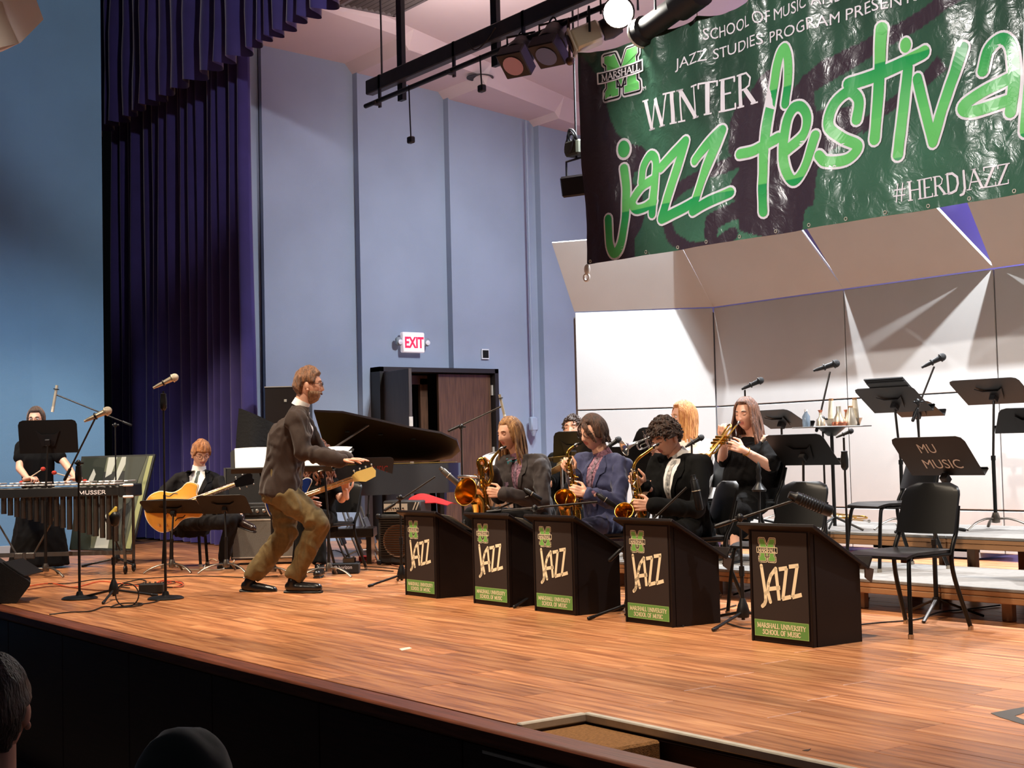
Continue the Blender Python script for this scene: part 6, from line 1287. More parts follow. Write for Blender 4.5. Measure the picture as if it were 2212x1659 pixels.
class Person:
    def __init__(s, lab, D, J, face, up=V((0, 0, 1)), size=1.0, fem=False, wide=1.0, belly=0.0, floor=0.0):
        s.D = D; g = lambda p: at(p[0], p[1], D+(p[2] if len(p) > 2 else 0)); s.J = {k: (g(p) if not isinstance(p, Vector_t) else p) for k, p in J.items()}; s.wide = wide; s.belly = belly
        j = s.J; base = V((j['pelvis'].x, j['pelvis'].y, floor)); s.t = thing('person', lab, 'person', base); s.I = inv_of(base)
        s.H = Head(j['head'], face, up, size, fem); s.size = size
        s.r = (j['sh_r']-j['sh_l']).normalized(); sp = (j['neck']-j['pelvis']).normalized(); s.sp = sp; s.fr = sp.cross(s.r).normalized()*1
        if s.fr.dot(V(face)) < 0 and s.fr.dot(V(face)) < -.3: s.fr = -s.fr
        hr = (j['hip_r']-j['hip_l']); s.hr = hr.normalized() if hr.length > .01 else s.r
    def torso_rings(s, infl=0.0, low=.08, top=True, flare=0.0):
        j = s.J; p, c, n = j['pelvis'], j['chest'], j['neck']; w = s.wide; sm_ = (j['sh_r']+j['sh_l'])/2; hf = V((0, 0, 1)).cross(s.hr) if abs(s.hr.z) < .9 else s.fr; hf = s.sp.cross(s.hr).normalized(); hf = hf if hf.dot(s.fr) > 0 else -hf
        dn = (p-c).normalized(); R = []
        R.append((p+dn*low, s.hr, hf, (.15+flare)*w+infl, (.105+flare)*w+infl)); R.append((p, s.hr, hf, .168*w+infl, .118*w+infl))
        wa = p.lerp(c, .5); R.append((wa+s.fr*.02*s.belly, s.hr.lerp(s.r, .5).normalized(), hf.lerp(s.fr, .5).normalized(), (.148+.03*s.belly)*w+infl, (.108+.06*s.belly)*w+infl))
        R.append((c, s.r, s.fr, .165*w+infl, .118*w+infl)); R.append((c.lerp(sm_, .6), s.r, s.fr, .162*w+infl, .105*w+infl)); R.append((sm_, s.r, s.fr, .125*w+infl*.8, .08+infl*.5)); R.append((sm_.lerp(n, .65), s.r, s.fr, .07+infl*.6, .062+infl*.4)); R.append((n, s.r, s.fr, .054+infl*.3, .054+infl*.3))
        return R
    def yoke(s, b, r0, r1):
        j = s.J
        for k in 'rl': b.caps(j['neck']-s.sp*.055, j['sh_'+k], r0, r1, 12); b.caps(j['chest']+s.sp*.06, j['sh_'+k]-s.sp*.035, r0*1.5, r1, 12)
    def body(s, hair_brow, eyes='open', glasses=None, hands={}, arms=True, legs=True, skin=SKIN, shin=True):
        j = s.J; b = MB(); ring_loft(b, s.torso_rings(-.012)); H = s.H; s.yoke(b, .05, .05)
        b.caps(j['neck']-s.sp*.05, H.W((0, -.025, -.05)), .058*s.size, .055*s.size, 14)
        if arms:
            for k in 'rl':
                if 'el_'+k in j: b.caps(j['sh_'+k], j['el_'+k], .047*s.wide**.5, .040, 12); b.caps(j['el_'+k], j['wr_'+k], .041*s.wide**.4, .027, 12)
        if legs:
            for k in 'rl':
                if 'kn_'+k in j: b.caps(j['hip_'+k], j['kn_'+k], .075*s.wide**.5, .052, 12); b.caps(j['kn_'+k], j['an_'+k], .052*s.wide**.5, .036, 12)
        m = mb_of(remesh(b, .011, 3))
        for k, a in hands.items():
            h = hand_mb(j['wr_'+k], *a[0], **a[1]); m.add(h.v, h.f)
        make_head(m, H, s.t, s.I, None, hair_brow, eyes, glasses)
        o = m.build('body', [skin, LIPS], s.t, 180, s.I, fix=False); return o
    def jacket(s, m, infl=.024, sleeve=1.0, low=.16, rs=(.066, .056, .05), name='jacket', fold=.007, pad=.07, flare=.015, seed=0, arms='rl', vox=.012):
        j = s.J; b = MB(); ring_loft(b, s.torso_rings(infl, low, flare=flare))
        if arms: s.yoke(b, .066, .068)
        for k in arms:
            if 'el_'+k not in j: continue
            b.ell(j['sh_'+k]-s.sp*.012, (pad, pad, pad)); w_ = j['el_'+k].lerp(j['wr_'+k], sleeve-.04) if sleeve > .5 else None
            if sleeve > .5: b.caps(j['sh_'+k], j['el_'+k], rs[0], rs[1], 14); b.caps(j['el_'+k], w_, rs[1], rs[2], 14)
            else: b.caps(j['sh_'+k], j['sh_'+k].lerp(j['el_'+k], sleeve*2), rs[0], rs[1], 14)
        me = remesh(b, vox, 3, fold*1.5, 8.5, seed); b2 = MB(); ring_loft(b2, s.torso_rings(infl, low, flare=flare)); s.yoke(b2, .066, .068); m2 = remesh(b2, vox, 3, fold*1.5, 8.5, seed); s.bvh = BVHTree.FromPolygons([v.co.copy() for v in m2.vertices], [tuple(p.vertices) for p in m2.polygons])
        return mesh_obj(name, me, m, s.t, s.I)
    def trousers(s, m, rs=(.092, .07, .06), stop=.96, name='trousers', fold=.008, seed=3, vox=.012):
        j = s.J; b = MB(); R = s.torso_rings(.012, .1); ring_loft(b, R[:2]+[R[2]])
        for k in 'rl':
            if 'kn_'+k in j: b.caps(j['hip_'+k], j['kn_'+k], rs[0]*s.wide**.5, rs[1], 14); b.tube([j['kn_'+k], j['kn_'+k].lerp(j['an_'+k], .5), j['kn_'+k].lerp(j['an_'+k], stop)], [rs[1], (rs[1]+rs[2])/2, rs[2]], 14); b.ell(j['kn_'+k], (rs[1],)*3)
        return mesh_obj(name, remesh(b, vox, 3, fold*1.4, 9, seed), m, s.t, s.I)
    def shoe(s, k, toe, m, L=.28, sole=None):
        j = s.J; a = j['an_'+k]; f = V(toe); f.normalize(); up = V((0, 0, 1)); up = (up-f*up.dot(f)).normalized(); heel = a-f*.05-up*.06; b = MB()
        b.caps(a-up*.01, heel+f*.05+up*.02, .045, .045, 12); b.caps(heel+f*.02+up*.005, heel+f*(L*.45), .042, .045, 12); b.caps(heel+f*(L*.4), heel+f*(L-.045)-up*.004, .046, .038, 12); x = f.cross(up)
        me = remesh(b, .009, 3); sh = mesh_obj('shoe', me, m, s.t, s.I)
        b = MB(); pts = [heel-f*.02-up*.036, heel+f*(L*.3)-up*.036, heel+f*(L*.7)-up*.036, heel+f*(L-.01)-up*.034]; b.tube(pts, [(.034, .013), (.038, .012), (.044, .012), (.028, .011)], 12, hint=up); b.build('sole', sole or mat('black_rubber_sole', (14, 13, 13), .6), sh, 60, s.I)
        return sh
    def decal(s, rows, m, name, off=.004, cols=6, th=.003, org=None, parent=None):
        """rows: (y along spine above chest, x left, x right) laid on the front of the jacket"""
        c = org or s.J['chest']; b = MB(); R2 = []
        def pt(x, y, o):
            p = c+s.r*x+s.sp*y; h = s.bvh.ray_cast(p+s.fr*.5, -s.fr, 1.0)
            return (h[0]+s.fr*o) if h[0] else p+s.fr*(.12+o)
        nr = 10; ys = []
        for (y0, a0, c0), (y1, a1, c1) in zip(rows, rows[1:]):
            for i in range(nr): t = i/nr; ys.append((y0+(y1-y0)*t, a0+(a1-a0)*t, c0+(c1-c0)*t))
        ys.append(rows[-1]); g = [[pt(a+(c_-a)*i/cols, y, off) for i in range(cols+1)] for y, a, c_ in ys]
        vs = [p for r_ in g for p in r_]; n = cols+1; b.add(vs, [(j_*n+i, j_*n+i+1, (j_+1)*n+i+1, (j_+1)*n+i) for j_ in range(len(ys)-1) for i in range(cols)])
        vs2 = [p-s.fr*.012 for p in vs]; o = len(b.v); b.add(vs2, [(j_*n+i, j_*n+i+1, (j_+1)*n+i+1, (j_+1)*n+i) for j_ in range(len(ys)-1) for i in range(cols)])
        return b.build(name, m, parent or s.t, 180, s.I)
    def collar(s, m, r=.066, h=.035, name='shirt_collar'):
        n = s.J['neck']; ax = (s.H.W((0, -.02, -.06))-n).normalized(); b = MB(); b.lathe([(r*1.12, -.02), (r*1.05, .01), (r, h), (r*.93, h), (r*.95, -.01)], n, ax, 22, cap=False); return b.build(name, m, s.t, 60, s.I)
    def cuff(s, k, m, r=.042):
        j = s.J; w_ = j['wr_'+k]; d = (w_-j['el_'+k]).normalized(); b = MB(); b.tube([w_-d*.06, w_-d*.012], [r, r*.96], 14); return b.build('shirt_cuff', m, s.t, 60, s.I)
    def suit_front(s, shirt, tie, lapel, y0=None, y1=-.17, vw=.06, tw=.024):
        y0 = (s.J['neck']-s.J['chest']).dot(s.sp)-.005
        s.decal([(y0, -vw*.62, vw*.62), (y0-.05, -vw, vw), (y1, -.006, .006)], shirt, 'shirt_front', .008)
        if tie: s.decal([(y0-.005, -tw*.55, tw*.55), (y0-.03, -tw*.8, tw*.8), (y0-.045, -tw*.5, tw*.5), (y1+.03, -tw, tw), (y1-.0, -.006, .006)], tie, 'necktie', .014, 4)
        for sg_ in (-1, 1):
            rows = [(y0+.01, vw*.55, vw*.95), (y0-.06, vw*.85, vw*1.6), (y0-.1, vw*.7, vw*1.55), (y0-.115, vw*.68, vw*1.2), (y1-.02, -.002, .012)]
            s.decal([(y, *sorted((a*sg_, c*sg_))) for y, a, c in rows], lapel, 'lapel', .013, 4)
Vector_t = type(V((0, 0, 0)))
def seat_legs(J, D, pel, kr, kl, floor=0.0, fwd=None):
    """ankles under the knees, hips beside the pelvis"""
    p = at(*pel[:2], D+(pel[2] if len(pel) > 2 else 0)); a, c = [at(q[0], q[1], D+q[2]) for q in (kr, kl)]
    f = ((a+c)/2-p); f.z = 0; f.normalize(); x = V((f.y, -f.x, 0))
    J.update(hip_r=p+x*.09, hip_l=p-x*.09, kn_r=a, kn_l=c, an_r=V((a.x, a.y, floor+.1))+f*.03, an_l=V((c.x, c.y, floor+.1))+f*.06); return f
WOOLB = mat('dark_brown_wool', (50, 35, 28), .85, var=.1, scale=60, sheen=.15, bump=.15, bscale=300); KHAKI = mat('olive_khaki_cotton', (104, 86, 50), .85, var=.12, scale=30, bump=.2, bscale=200)
BLKS = mat('black_suit_wool', (7, 7, 7), .9, spec=.2, bump=.12, bscale=300); GRYS = mat('charcoal_suit_wool', (18, 16, 18), .85, spec=.25, bump=.12, bscale=300); BLUS = mat('slate_blue_suit', (44, 48, 84), .8, var=.08, scale=70, sheen=.2, bump=.12, bscale=300); BRNS = mat('brown_grey_suit', (42, 32, 31), .8, sheen=.15, bump=.12, bscale=300)
WSH = mat('white_shirt_cotton', (238, 236, 234), .8); DGT = mat('dark_green_tie', (18, 40, 36), .6); FLO = mat('floral_mauve_shirt', (168, 120, 138), .8, col2=(66, 34, 56), scale=75); FLT = mat('dark_floral_tie', (40, 26, 38), .7, col2=(150, 120, 140), scale=40); GTI = mat('pale_grey_pattern_tie', (206, 204, 200), .7, col2=(70, 72, 76), scale=45); TEAL = mat('teal_cloth', (58, 138, 150), .7); BLKC = mat('black_dress_jersey', (7, 6, 7), .95, spec=.2, bump=.15, bscale=120)
SHOE = mat('black_leather', (18, 16, 16), .3, coat=.3); SKT = mat('brown_leather_shoe', (40, 26, 22), .25, coat=.4)
HB = hair_mat('light_brown_hair', (70, 44, 28), (150, 102, 66)); HD = hair_mat('dark_brown_hair', (30, 20, 16), (74, 48, 34)); HBL = hair_mat('blond_brown_hair', (110, 70, 42), (204, 152, 96)); HR_ = hair_mat('copper_blond_hair', (168, 96, 42), (226, 160, 92)); HCH = hair_mat('chestnut_hair', (62, 34, 22), (128, 78, 48)); HGI = hair_mat('ginger_brown_hair', (108, 62, 32), (190, 124, 70)); HBE = hair_mat('greying_brown_beard', (120, 84, 56), (190, 150, 112))
# ---- conductor
J = dict(head=(667, 833), neck=(650, 874), chest=(622, 946), pelvis=(606, 1062), sh_r=(640, 908, -.2), sh_l=(648, 906, .2), el_r=(657, 978, -.27), wr_r=(738, 994, -.34), el_l=(690, 982, .24), wr_l=(752, 992, .3), hip_r=(612, 1068, -.1), hip_l=(606, 1066, .1), kn_r=(690, 1132, -.13), an_r=(633, 1252, -.06), kn_l=(619, 1152, .1), an_l=(540, 1252, .12))
c1 = Person('bearded man in brown jacket and khaki trousers crouching with arm stretched out', 11.4, J, HR*.98+HF*.1-V((0, 0, .02)), size=1.12, wide=1.12)
c1.body(HB, glasses=GLS, hands={'r': ((HR, V((0, 0, -1)), -HF*.2+HR*.05-HF), dict(curl=.1, spread=.1, thumb=.25)), 'l': ((HR, V((0, 0, -1)), HF), dict(curl=.15))}, legs=True)
c1.jacket(WOOLB, .03, low=.05, rs=(.08, .07, .056), pad=.09, flare=.012, fold=.01); c1.trousers(KHAKI, (.105, .085, .068), .97, fold=.013)
c1.collar(WSH); c1.decal([(.24, -.05, .05), (.12, -.05, .05), (.0, -.01, .01)], WSH, 'shirt_front'); c1.cuff('r', WSH)
short_hair(c1.H, c1.t, c1.I, HB, .016, .066, .0, -.065, mess=.009, seed=2)
b = MB(); c1.H.surf(b, lambda th, p: -.012+(.026+.006*noise.noise(V((th*8, p.z*60, 1))))*sm(-p.z, .03+.03*sm(abs(th), 1.0, .3)*0, .052)*sm(1.75-abs(th), 0, .3)*(1-math.exp(-(p.x/.02)**2-((p.z+.06)/.008)**2)*.8)); b.build('beard', HBE, c1.t, 180, c1.I)
b = MB(); m1 = c1.H.W((0, .092, -.06)); b.ell(m1, (.014, .008, .008), basis(c1.H.r, c1.H.f, c1.H.u)); b.build('open_mouth', mat('mouth_dark', (90, 40, 36), .6), c1.t, 60, c1.I)
tf = HR*.93-HF*.3; tf.z = 0; c1.shoe('r', tf, SHOE, .31); tf2 = HR*.95-HF*.2; c1.shoe('l', V((tf2.x, tf2.y, -.12)), SHOE, .3)
# ---- baritone saxophonist
def sax_person(lab, D, J, kr, kl, face, up, size, suit, shirt, tie, hands, brow, eyes, glasses, floor=0.0, **k):
    f = seat_legs(J, D, J['pelvis'], kr, kl, floor); p = Person(lab, D, J, face, up, size, floor=floor, **k)
    p.body(brow, eyes, glasses, hands); p.jacket(suit, fold=.01); p.trousers(suit if suit is not BRNS else GRYS); p.collar(shirt)
    p.suit_front(shirt, tie, suit); p.cuff('l', shirt); p.cuff('r', shirt)
    for kk in 'rl': p.shoe(kk, f, SHOE)
    return p
CI = lambda dn: (-HR*.78-HF*.6-V((0, 0, dn)))
J = dict(head=(1101, 938), neck=(1121, 983, .03), chest=(1138, 1040), pelvis=(1160, 1128, .12), sh_r=(1088, 999, .13), sh_l=(1170, 1001, -.11), el_l=(1172, 1084, -.28), wr_l=(1086, 1066, -.42), el_r=(1078, 1076, .02), wr_r=(1062, 1018, -.22))
gf = -HR*.9-HF*.3
bari = sax_person('long haired saxophonist in brown suit playing the baritone saxophone', 11.3, J, (1046, 1112, .0), (1018, 1116, -.34), CI(.12), V((0, 0, 1)), 1.04, BRNS, FLO, FLT, {'l': ((-HR*.9+V((0, 0, .12)), HF*.9-HR*.3, V((0, 0, 1))), dict(curl=.75, thumb=.7)), 'r': ((-HR*.6+V((0, 0, .3))-HF*.3, HR*.3+HF*.6, V((0, 0, 1))), dict(curl=.75))}, HB, 'closed', None, fem=False)
short_hair(bari.H, bari.t, bari.I, HBL, .012, .075, -.07, -.1, mess=.003); locks_hair(bari.H, bari.t, bari.I, HBL, .42, 22, 1.35, .03, .05, 4, r=.019, wave_=.008)
b = MB(); q = bari.J['neck']+bari.fr*.075-bari.sp*.035
for s in (-1, 1): b.prism([(0, -.012), (.055, -.035), (.06, .03), (0, .012)], q, bari.r*s, bari.sp, bari.fr, .02)
b.build('teal_collar', TEAL, bari.t, inv=bari.I); bari.decal([(.03, .085, .12), (-.07, .085, .125)], FLT, 'pocket_square', .012)
# ---- tenor saxophonist
J = dict(head=(1281, 936), neck=(1302, 982, .03), chest=(1300, 1040), pelvis=(1316, 1130, .1), sh_r=(1258, 998, .13), sh_l=(1344, 1002, -.11), el_l=(1334, 1086, -.28), wr_l=(1268, 1066, -.4), el_r=(1246, 1070, .02), wr_r=(1240, 1022, -.2))
ten = sax_person('saxophonist in slate blue suit and glasses playing the tenor saxophone', 10.6, J, (1262, 1150, -.1), (1228, 1152, -.42), CI(.16), V((0, 0, 1)), 1.06, BLUS, FLO, FLT, {'l': ((-HR*.85+V((0, 0, .25)), HF*.9-HR*.3, V((0, 0, 1))), dict(curl=.6, thumb=.6)), 'r': ((-HR*.5+V((0, 0, .5))-HF*.3, HR*.3+HF*.6, V((0, 0, 1))), dict(curl=.75))}, HD, 'closed', GLS)
HTE = hair_mat('espresso_hair', (40, 25, 18), (98, 62, 42)); short_hair(ten.H, ten.t, ten.I, HTE, .018, .066, -.035, -.11, mess=.005, vol_top=.8); locks_hair(ten.H, ten.t, ten.I, HTE, .1, 20, 1.5, .0, .02, 6, r=.018, wave_=.006, name='hair_ends')
b = MB()
for s, pts in ((1, [(.0, .07, .105), (.03, .1, .06), (.05, .085, .02), (.062, .06, -.03)]), (-1, [(.0, .07, .105), (-.03, .1, .06), (-.052, .085, .01), (-.066, .055, -.05)]), (-1, [(-.01, .065, .11), (-.04, .09, .055), (-.062, .07, .0), (-.072, .045, -.06)])): lock(b, [ten.H.W(p) for p in pts], .016)
b.build('fringe', HTE, ten.t, 60, ten.I)
# ---- alto saxophonist
J = dict(head=(1437, 946), neck=(1466, 984, .04), chest=(1470, 1046), pelvis=(1486, 1140, .12), sh_r=(1422, 1000, .13), sh_l=(1516, 1004, -.12), el_l=(1506, 1100, -.3), wr_l=(1408, 1092, -.42), el_r=(1404, 1082, .0), wr_r=(1392, 1050, -.24))
alt = sax_person('curly black haired saxophonist in black suit playing the alto saxophone', 9.87, J, (1420, 1168, -.1), (1400, 1172, -.44), CI(.42), V((0, 0, 1)), 1.07, BLKS, WSH, GTI, {'l': ((-HR*.9+V((0, 0, .05)), HF*.9-HR*.3, V((0, 0, 1))), dict(curl=.6, thumb=.6)), 'r': ((-HR*.5+V((0, 0, .3))-HF*.3, HR*.3+HF*.6, V((0, 0, 1))), dict(curl=.75))}, HD, 'closed', None)
curls(alt.H, alt.t, alt.I, HD, 260, .015, .045, puff=.024)
# ---- trumpeter in black
J = dict(head=(1612, 896), neck=(1636, 936, .04), chest=(1628, 992), pelvis=(1622, 1072, .1), sh_r=(1594, 952, .16), sh_l=(1668, 954, -.12), el_l=(1662, 1006, -.3), wr_l=(1606, 972, -.42), el_r=(1560, 992, .05), wr_r=(1566, 952, -.2))
f = seat_legs(J, 11.15, J['pelvis'], (1568, 1104, -.05), (1592, 1108, -.4), .205)
tp = Person('trumpeter with long brown hair in a black cold shoulder dress', 11.15, J, -HR*.66-HF*.75-V((0, 0, .08)), V((0, 0, 1)), 1.03, True, 1.28, .8, .205)
tp.body(HD, 'closed', None, {'l': ((-HR*.75+V((0, 0, .35)), HF*.8-HR*.4, V((0, 0, 1))), dict(curl=.7)), 'r': ((-HR*.2+V((0, 0, .6))-HF*.5, HR*.5+HF*.5, V((0, 0, 1))), dict(curl=.7))})
def skirt(p, m, kn, infl, name='skirt', fold=.008):
    j = p.J; b = MB(); R = p.torso_rings(infl, .08); ring_loft(b, R[:3])
    for k in 'rl': b.caps(j['hip_'+k], j['kn_'+k], .125, .1, 14)
    b.caps(j['hip_r'].lerp(j['hip_l'], .5), j['kn_r'].lerp(j['kn_l'], .5), .13, .1, 14); mid = j['kn_r'].lerp(j['kn_l'], .5); dn = V((0, 0, -1))
    for k in 'rl': b.caps(j['kn_'+k], j['kn_'+k]+dn*kn, .1, .095, 12)
    b.caps(mid, mid+dn*kn, .1, .095, 12); return mesh_obj(name, remesh(b, .013, 4, fold, 8, 5), m, p.t, p.I)
tp.jacket(BLKC, .016, .01, low=.1, rs=(.06, .06, .05), name='dress_bodice', pad=.02, arms='', fold=.006); skirt(tp, BLKC, .12, .02)
for k in 'rl':
    j = tp.J; b = MB(); a = j['sh_'+k].lerp(j['el_'+k], .32); c = j['sh_'+k].lerp(j['el_'+k], .86); b.caps(a, c, .078, .082, 14); mesh_obj('dress_sleeve', remesh(b, .01, 2, .01, 14, 3), BLKC, tp.t, tp.I)
    b = MB(); d = (c-a).normalized(); b.torus(a-d*.07, .066, .013, d, 22, 8); b.build('shoulder_band', mat('black_white_trim', (40, 38, 40), .8, col2=(190, 186, 182), scale=30), tp.t, 60, tp.I)
    tp.shoe(k, f, SHOE, .24)
short_hair(tp.H, tp.t, tp.I, HCH, .014, .078, -.05, -.1, mess=.003); locks_hair(tp.H, tp.t, tp.I, HCH, .36, 24, .95, .05, .04, 9, r=.02, wave_=.008)
b = MB(); w_ = tp.J['wr_l']; d = (w_-tp.J['el_l']).normalized(); b.torus(w_-d*.03, .036, .004, d, 18, 6); b.build('bracelet', BRASS, tp.t, 60, tp.I)
# ---- red haired trumpeter in white
J = dict(head=(1476, 902), neck=(1494, 948, .05), chest=(1498, 1000), pelvis=(1500, 1082, .1), sh_r=(1462, 968, .17), sh_l=(1522, 968, -.12), el_l=(1502, 1030, -.25), wr_l=(1440, 984, -.4), el_r=(1440, 1000, .1), wr_r=(1424, 962, -.2))
f = seat_legs(J, 11.6, J['pelvis'], (1450, 1110, -.05), (1470, 1112, -.35), .205)
rd = Person('trumpeter with straight copper hair and white blouse behind the black haired saxophonist', 11.6, J, -HR*.9-HF*.25-V((0, 0, .05)), V((0, 0, 1)), 1.02, True, .95, 0, .205)
rd.body(HR_, 'open', None, {'l': ((-HR*.8+V((0, 0, .3)), HF, V((0, 0, 1))), dict(curl=.7)), 'r': ((-HR*.4+V((0, 0, .5)), HR*.4+HF*.5, V((0, 0, 1))), dict(curl=.7))})
WBL = mat('white_blouse', (240, 234, 226), .85, var=.04, scale=20); rd.jacket(WBL, .02, .9, low=.1, rs=(.085, .075, .05), name='blouse', fold=.01); rd.trousers(BLKS); rd.collar(WBL)
for k in 'rl': rd.shoe(k, f, SHOE, .25)
short_hair(rd.H, rd.t, rd.I, HR_, .015, .078, -.06, -.1, mess=.002); locks_hair(rd.H, rd.t, rd.I, HR_, .2, 26, .95, .0, .0, 12, r=.02, wave_=.003)
# ---- drummer
J = dict(head=(1237, 928), neck=(1236, 972, .05), chest=(1230, 1020), pelvis=(1226, 1100, .1), sh_r=(1200, 992, 0), sh_l=(1272, 992, .05), el_r=(1190, 1046, -.15), wr_r=(1182, 1040, -.4), el_l=(1270, 1050, -.1), wr_l=(1236, 1050, -.35))
f = seat_legs(J, 12.75, J['pelvis'], (1200, 1110, -.4), (1250, 1110, -.4), .205)
dr_ = Person('drummer in dark suit with face half hidden by a music stand', 12.75, J, -HF*.9-HR*.3+V((0, 0, .12)), V((0, 0, 1)), 1.0, floor=.205)
dr_.body(HD, 'closed', None, {'r': ((-HF, V((0, 0, -1)), -HR), dict(curl=.9)), 'l': ((-HF, V((0, 0, -1)), HR), dict(curl=.9))}); dr_.jacket(BLKS); dr_.trousers(BLKS); dr_.collar(WSH); dr_.suit_front(WSH, None, BLKS); curls(dr_.H, dr_.t, dr_.I, HD, 120, .013, .06, puff=.016)
for k in 'rl': dr_.shoe(k, f, SHOE)
# ---- vibraphone player
J = dict(head=(78, 906), neck=(79, 948, .03), chest=(80, 992), pelvis=(84, 1080, .02), sh_r=(46, 966, .02), sh_l=(114, 966, .02), el_r=(42, 1012, -.1), wr_r=(60, 1034, -.34), el_l=(146, 1008, -.1), wr_l=(164, 1034, -.3), hip_r=(68, 1085, 0), hip_l=(100, 1085, 0), kn_r=(66, 1160, -.03), an_r=(68, 1228, 0), kn_l=(102, 1160, -.03), an_l=(104, 1228, 0))
vb = Person('vibraphone player in black dress holding two red mallets', 14.75, J, -HF+HR*.08-V((0, 0, .1)), V((0, 0, 1)), 1.0, True, .98)
vb.body(HD, 'open', GLS, {'r': ((-HF*.4+HR*.7+V((0, 0, .1)), V((0, 0, -1)), HF*.2+HR), dict(curl=1.0, thumb=.9)), 'l': ((-HF*.5-HR*.6, V((0, 0, -1)), -HR), dict(curl=1.0, thumb=.9))})
vb.jacket(BLKC, .015, .25, low=.1, rs=(.065, .068, .05), name='dress_bodice', fold=.005, pad=.06)
b = MB(); j = vb.J; R = vb.torso_rings(.016, .08); pl = j['pelvis']; ring_loft(b, [(V((pl.x, pl.y, .03)), HR, HF, .31, .24), (V((pl.x, pl.y, .4)), HR, HF, .25, .2), (V((pl.x, pl.y, pl.z-.06)), HR, HF, .2, .16), (V((pl.x, pl.y, pl.z+.1)), HR, HF, .165, .13)], 26); mesh_obj('long_skirt', remesh(b, .014, 3, .012, 7, 8), BLKC, vb.t, vb.I)
short_hair(vb.H, vb.t, vb.I, HD, .014, .072, -.02, -.1, mess=.004); locks_hair(vb.H, vb.t, vb.I, HCH, .12, 12, 1.3, .0, .02, 15, r=.013, wave_=.008, name='loose_strands')
for k, (hx_, hy_) in (('r', (93, 1013)), ('l', (117, 1021))):
    w0 = j['wr_'+k]; e = at(hx_, hy_, 14.3); st = w0+(e-w0)*.1; t = thing('mallet', 'red headed mallet in the player hand at image %s' % ('left' if k == 'r' else 'right'), 'mallet', st, 0, 'vibraphone mallets'); I2 = inv_of(st)
    b = MB(); b.cyl(w0-(e-w0).normalized()*.12, e, .0055, 8); b.build('shaft', mat('pale_rattan', (226, 206, 176), .6), t, 60, I2)
    for q in (e, w0-(e-w0).normalized()*.1+V((0, 0, .0))): 
        b = MB(); b.ell(q, (.025, .025, .021), n=14, k=10); b.build('head', mat('red_yarn', (186, 52, 36), .9, bump=.5, bscale=120), t, 60, I2)
# ---- guitarist
J = dict(head=(434, 981), neck=(430, 1013, .05), chest=(424, 1060), pelvis=(416, 1124, .1), sh_r=(386, 1038, .0), sh_l=(474, 1042, .02), el_r=(342, 1076, -.12), wr_r=(382, 1084, -.36), el_l=(486, 1096, -.12), wr_l=(466, 1100, -.34), hip_r=(400, 1128, .05), hip_l=(434, 1128, .05), kn_r=(476, 1128, -.4), an_r=(520, 1116, -.3), kn_l=(500, 1122, -.35), an_l=(482, 1214, -.22))
gt = Person('guitarist in charcoal suit and round glasses seated with crossed legs', 14.3, J, -HF*.75+HR*.4-V((0, 0, .35)), V((0, 0, 1)), 1.05)
gt.body(HB, 'closed', GLS, {'r': ((HR*.9-V((0, 0, .15)), HF, -HF*.1+V((0, 0, 1))), dict(curl=.45)), 'l': ((V((0, 0, 1))-HR*.15, HF*.5+HR*.2, HR*.3-HF*.9), dict(curl=.75, thumb=.2))})
gt.jacket(GRYS, .026, fold=.01); gt.trousers(GRYS); gt.collar(WSH); gt.suit_front(WSH, DGT, GRYS, vw=.095); gt.cuff('r', WSH); short_hair(gt.H, gt.t, gt.I, HGI, .02, .04, -.01, -.07, mess=.008, seed=5)
tf = HR*.8-HF*.5; gt.shoe('l', tf, SHOE, .28); gt.shoe('r', HR*.75-HF*.5+V((0, 0, -.25)), SKT, .28)
so = gbase(390, 1210); so = at(400, 1180, 14.5); so.z = 0; t = thing('stool', 'black padded stool under the guitarist', 'stool', so); I2 = inv_of(so); zst = at(416, 1140, 14.4).z
b = MB(); b.box(V((so.x, so.y, zst)), (.42, .36, .07), RH, bev=.02); b.build('seat', mat('black_vinyl_seat', (24, 22, 22), .4), t, 40, I2)
for a in (-1, 1):
    for c in (-1, 1):
        b = MB(); b.cyl(W(so, a*.17, c*.14, zst-.02), W(so, a*.19, c*.16, 0), .016, 8); l = b.build('leg', CHF, t, 60, I2); b = MB(); b.cyl(W(so, a*.19, c*.16, 0), W(so, a*.19, c*.16, .03), .022, 10); b.build('glide', KNB, l, inv=I2)
# ---- bass guitarist, mostly hidden
J = dict(head=(690, 984), neck=(686, 1026, .08), chest=(684, 1056), pelvis=(686, 1124, .1), sh_r=(656, 1044, .0), sh_l=(718, 1046, .02), el_r=(640, 1078, -.1), wr_r=(660, 1084, -.3), el_l=(738, 1078, -.1), wr_l=(748, 1064, -.26))
f = seat_legs(J, 13.3, J['pelvis'], (652, 1118, -.4), (690, 1118, -.4)); bs_ = Person('bass guitarist in black with curly auburn hair bending behind the music stand', 13.3, J, -HF*.8-HR*.2-V((0, 0, .5)), V((0, 0, 1)), 1.0, True)
bs_.body(HCH, 'closed', None, {'l': ((V((0, 0, 1))-HR*.1, HF*.5, HR*.3-HF*.8), dict(curl=.7, thumb=.2)), 'r': ((HR*.8-V((0, 0, .3)), HF, V((0, 0, 1))), dict(curl=.5))}); bs_.jacket(BLKC, .018, .3, low=.12, rs=(.062, .06, .05), name='shirt'); bs_.trousers(BLKS); HAU = hair_mat('auburn_hair', (72, 34, 20), (150, 84, 48)); curls(bs_.H, bs_.t, bs_.I, HAU, 160, .018, .05, puff=.03)
rnd = random.Random(4); b = MB()
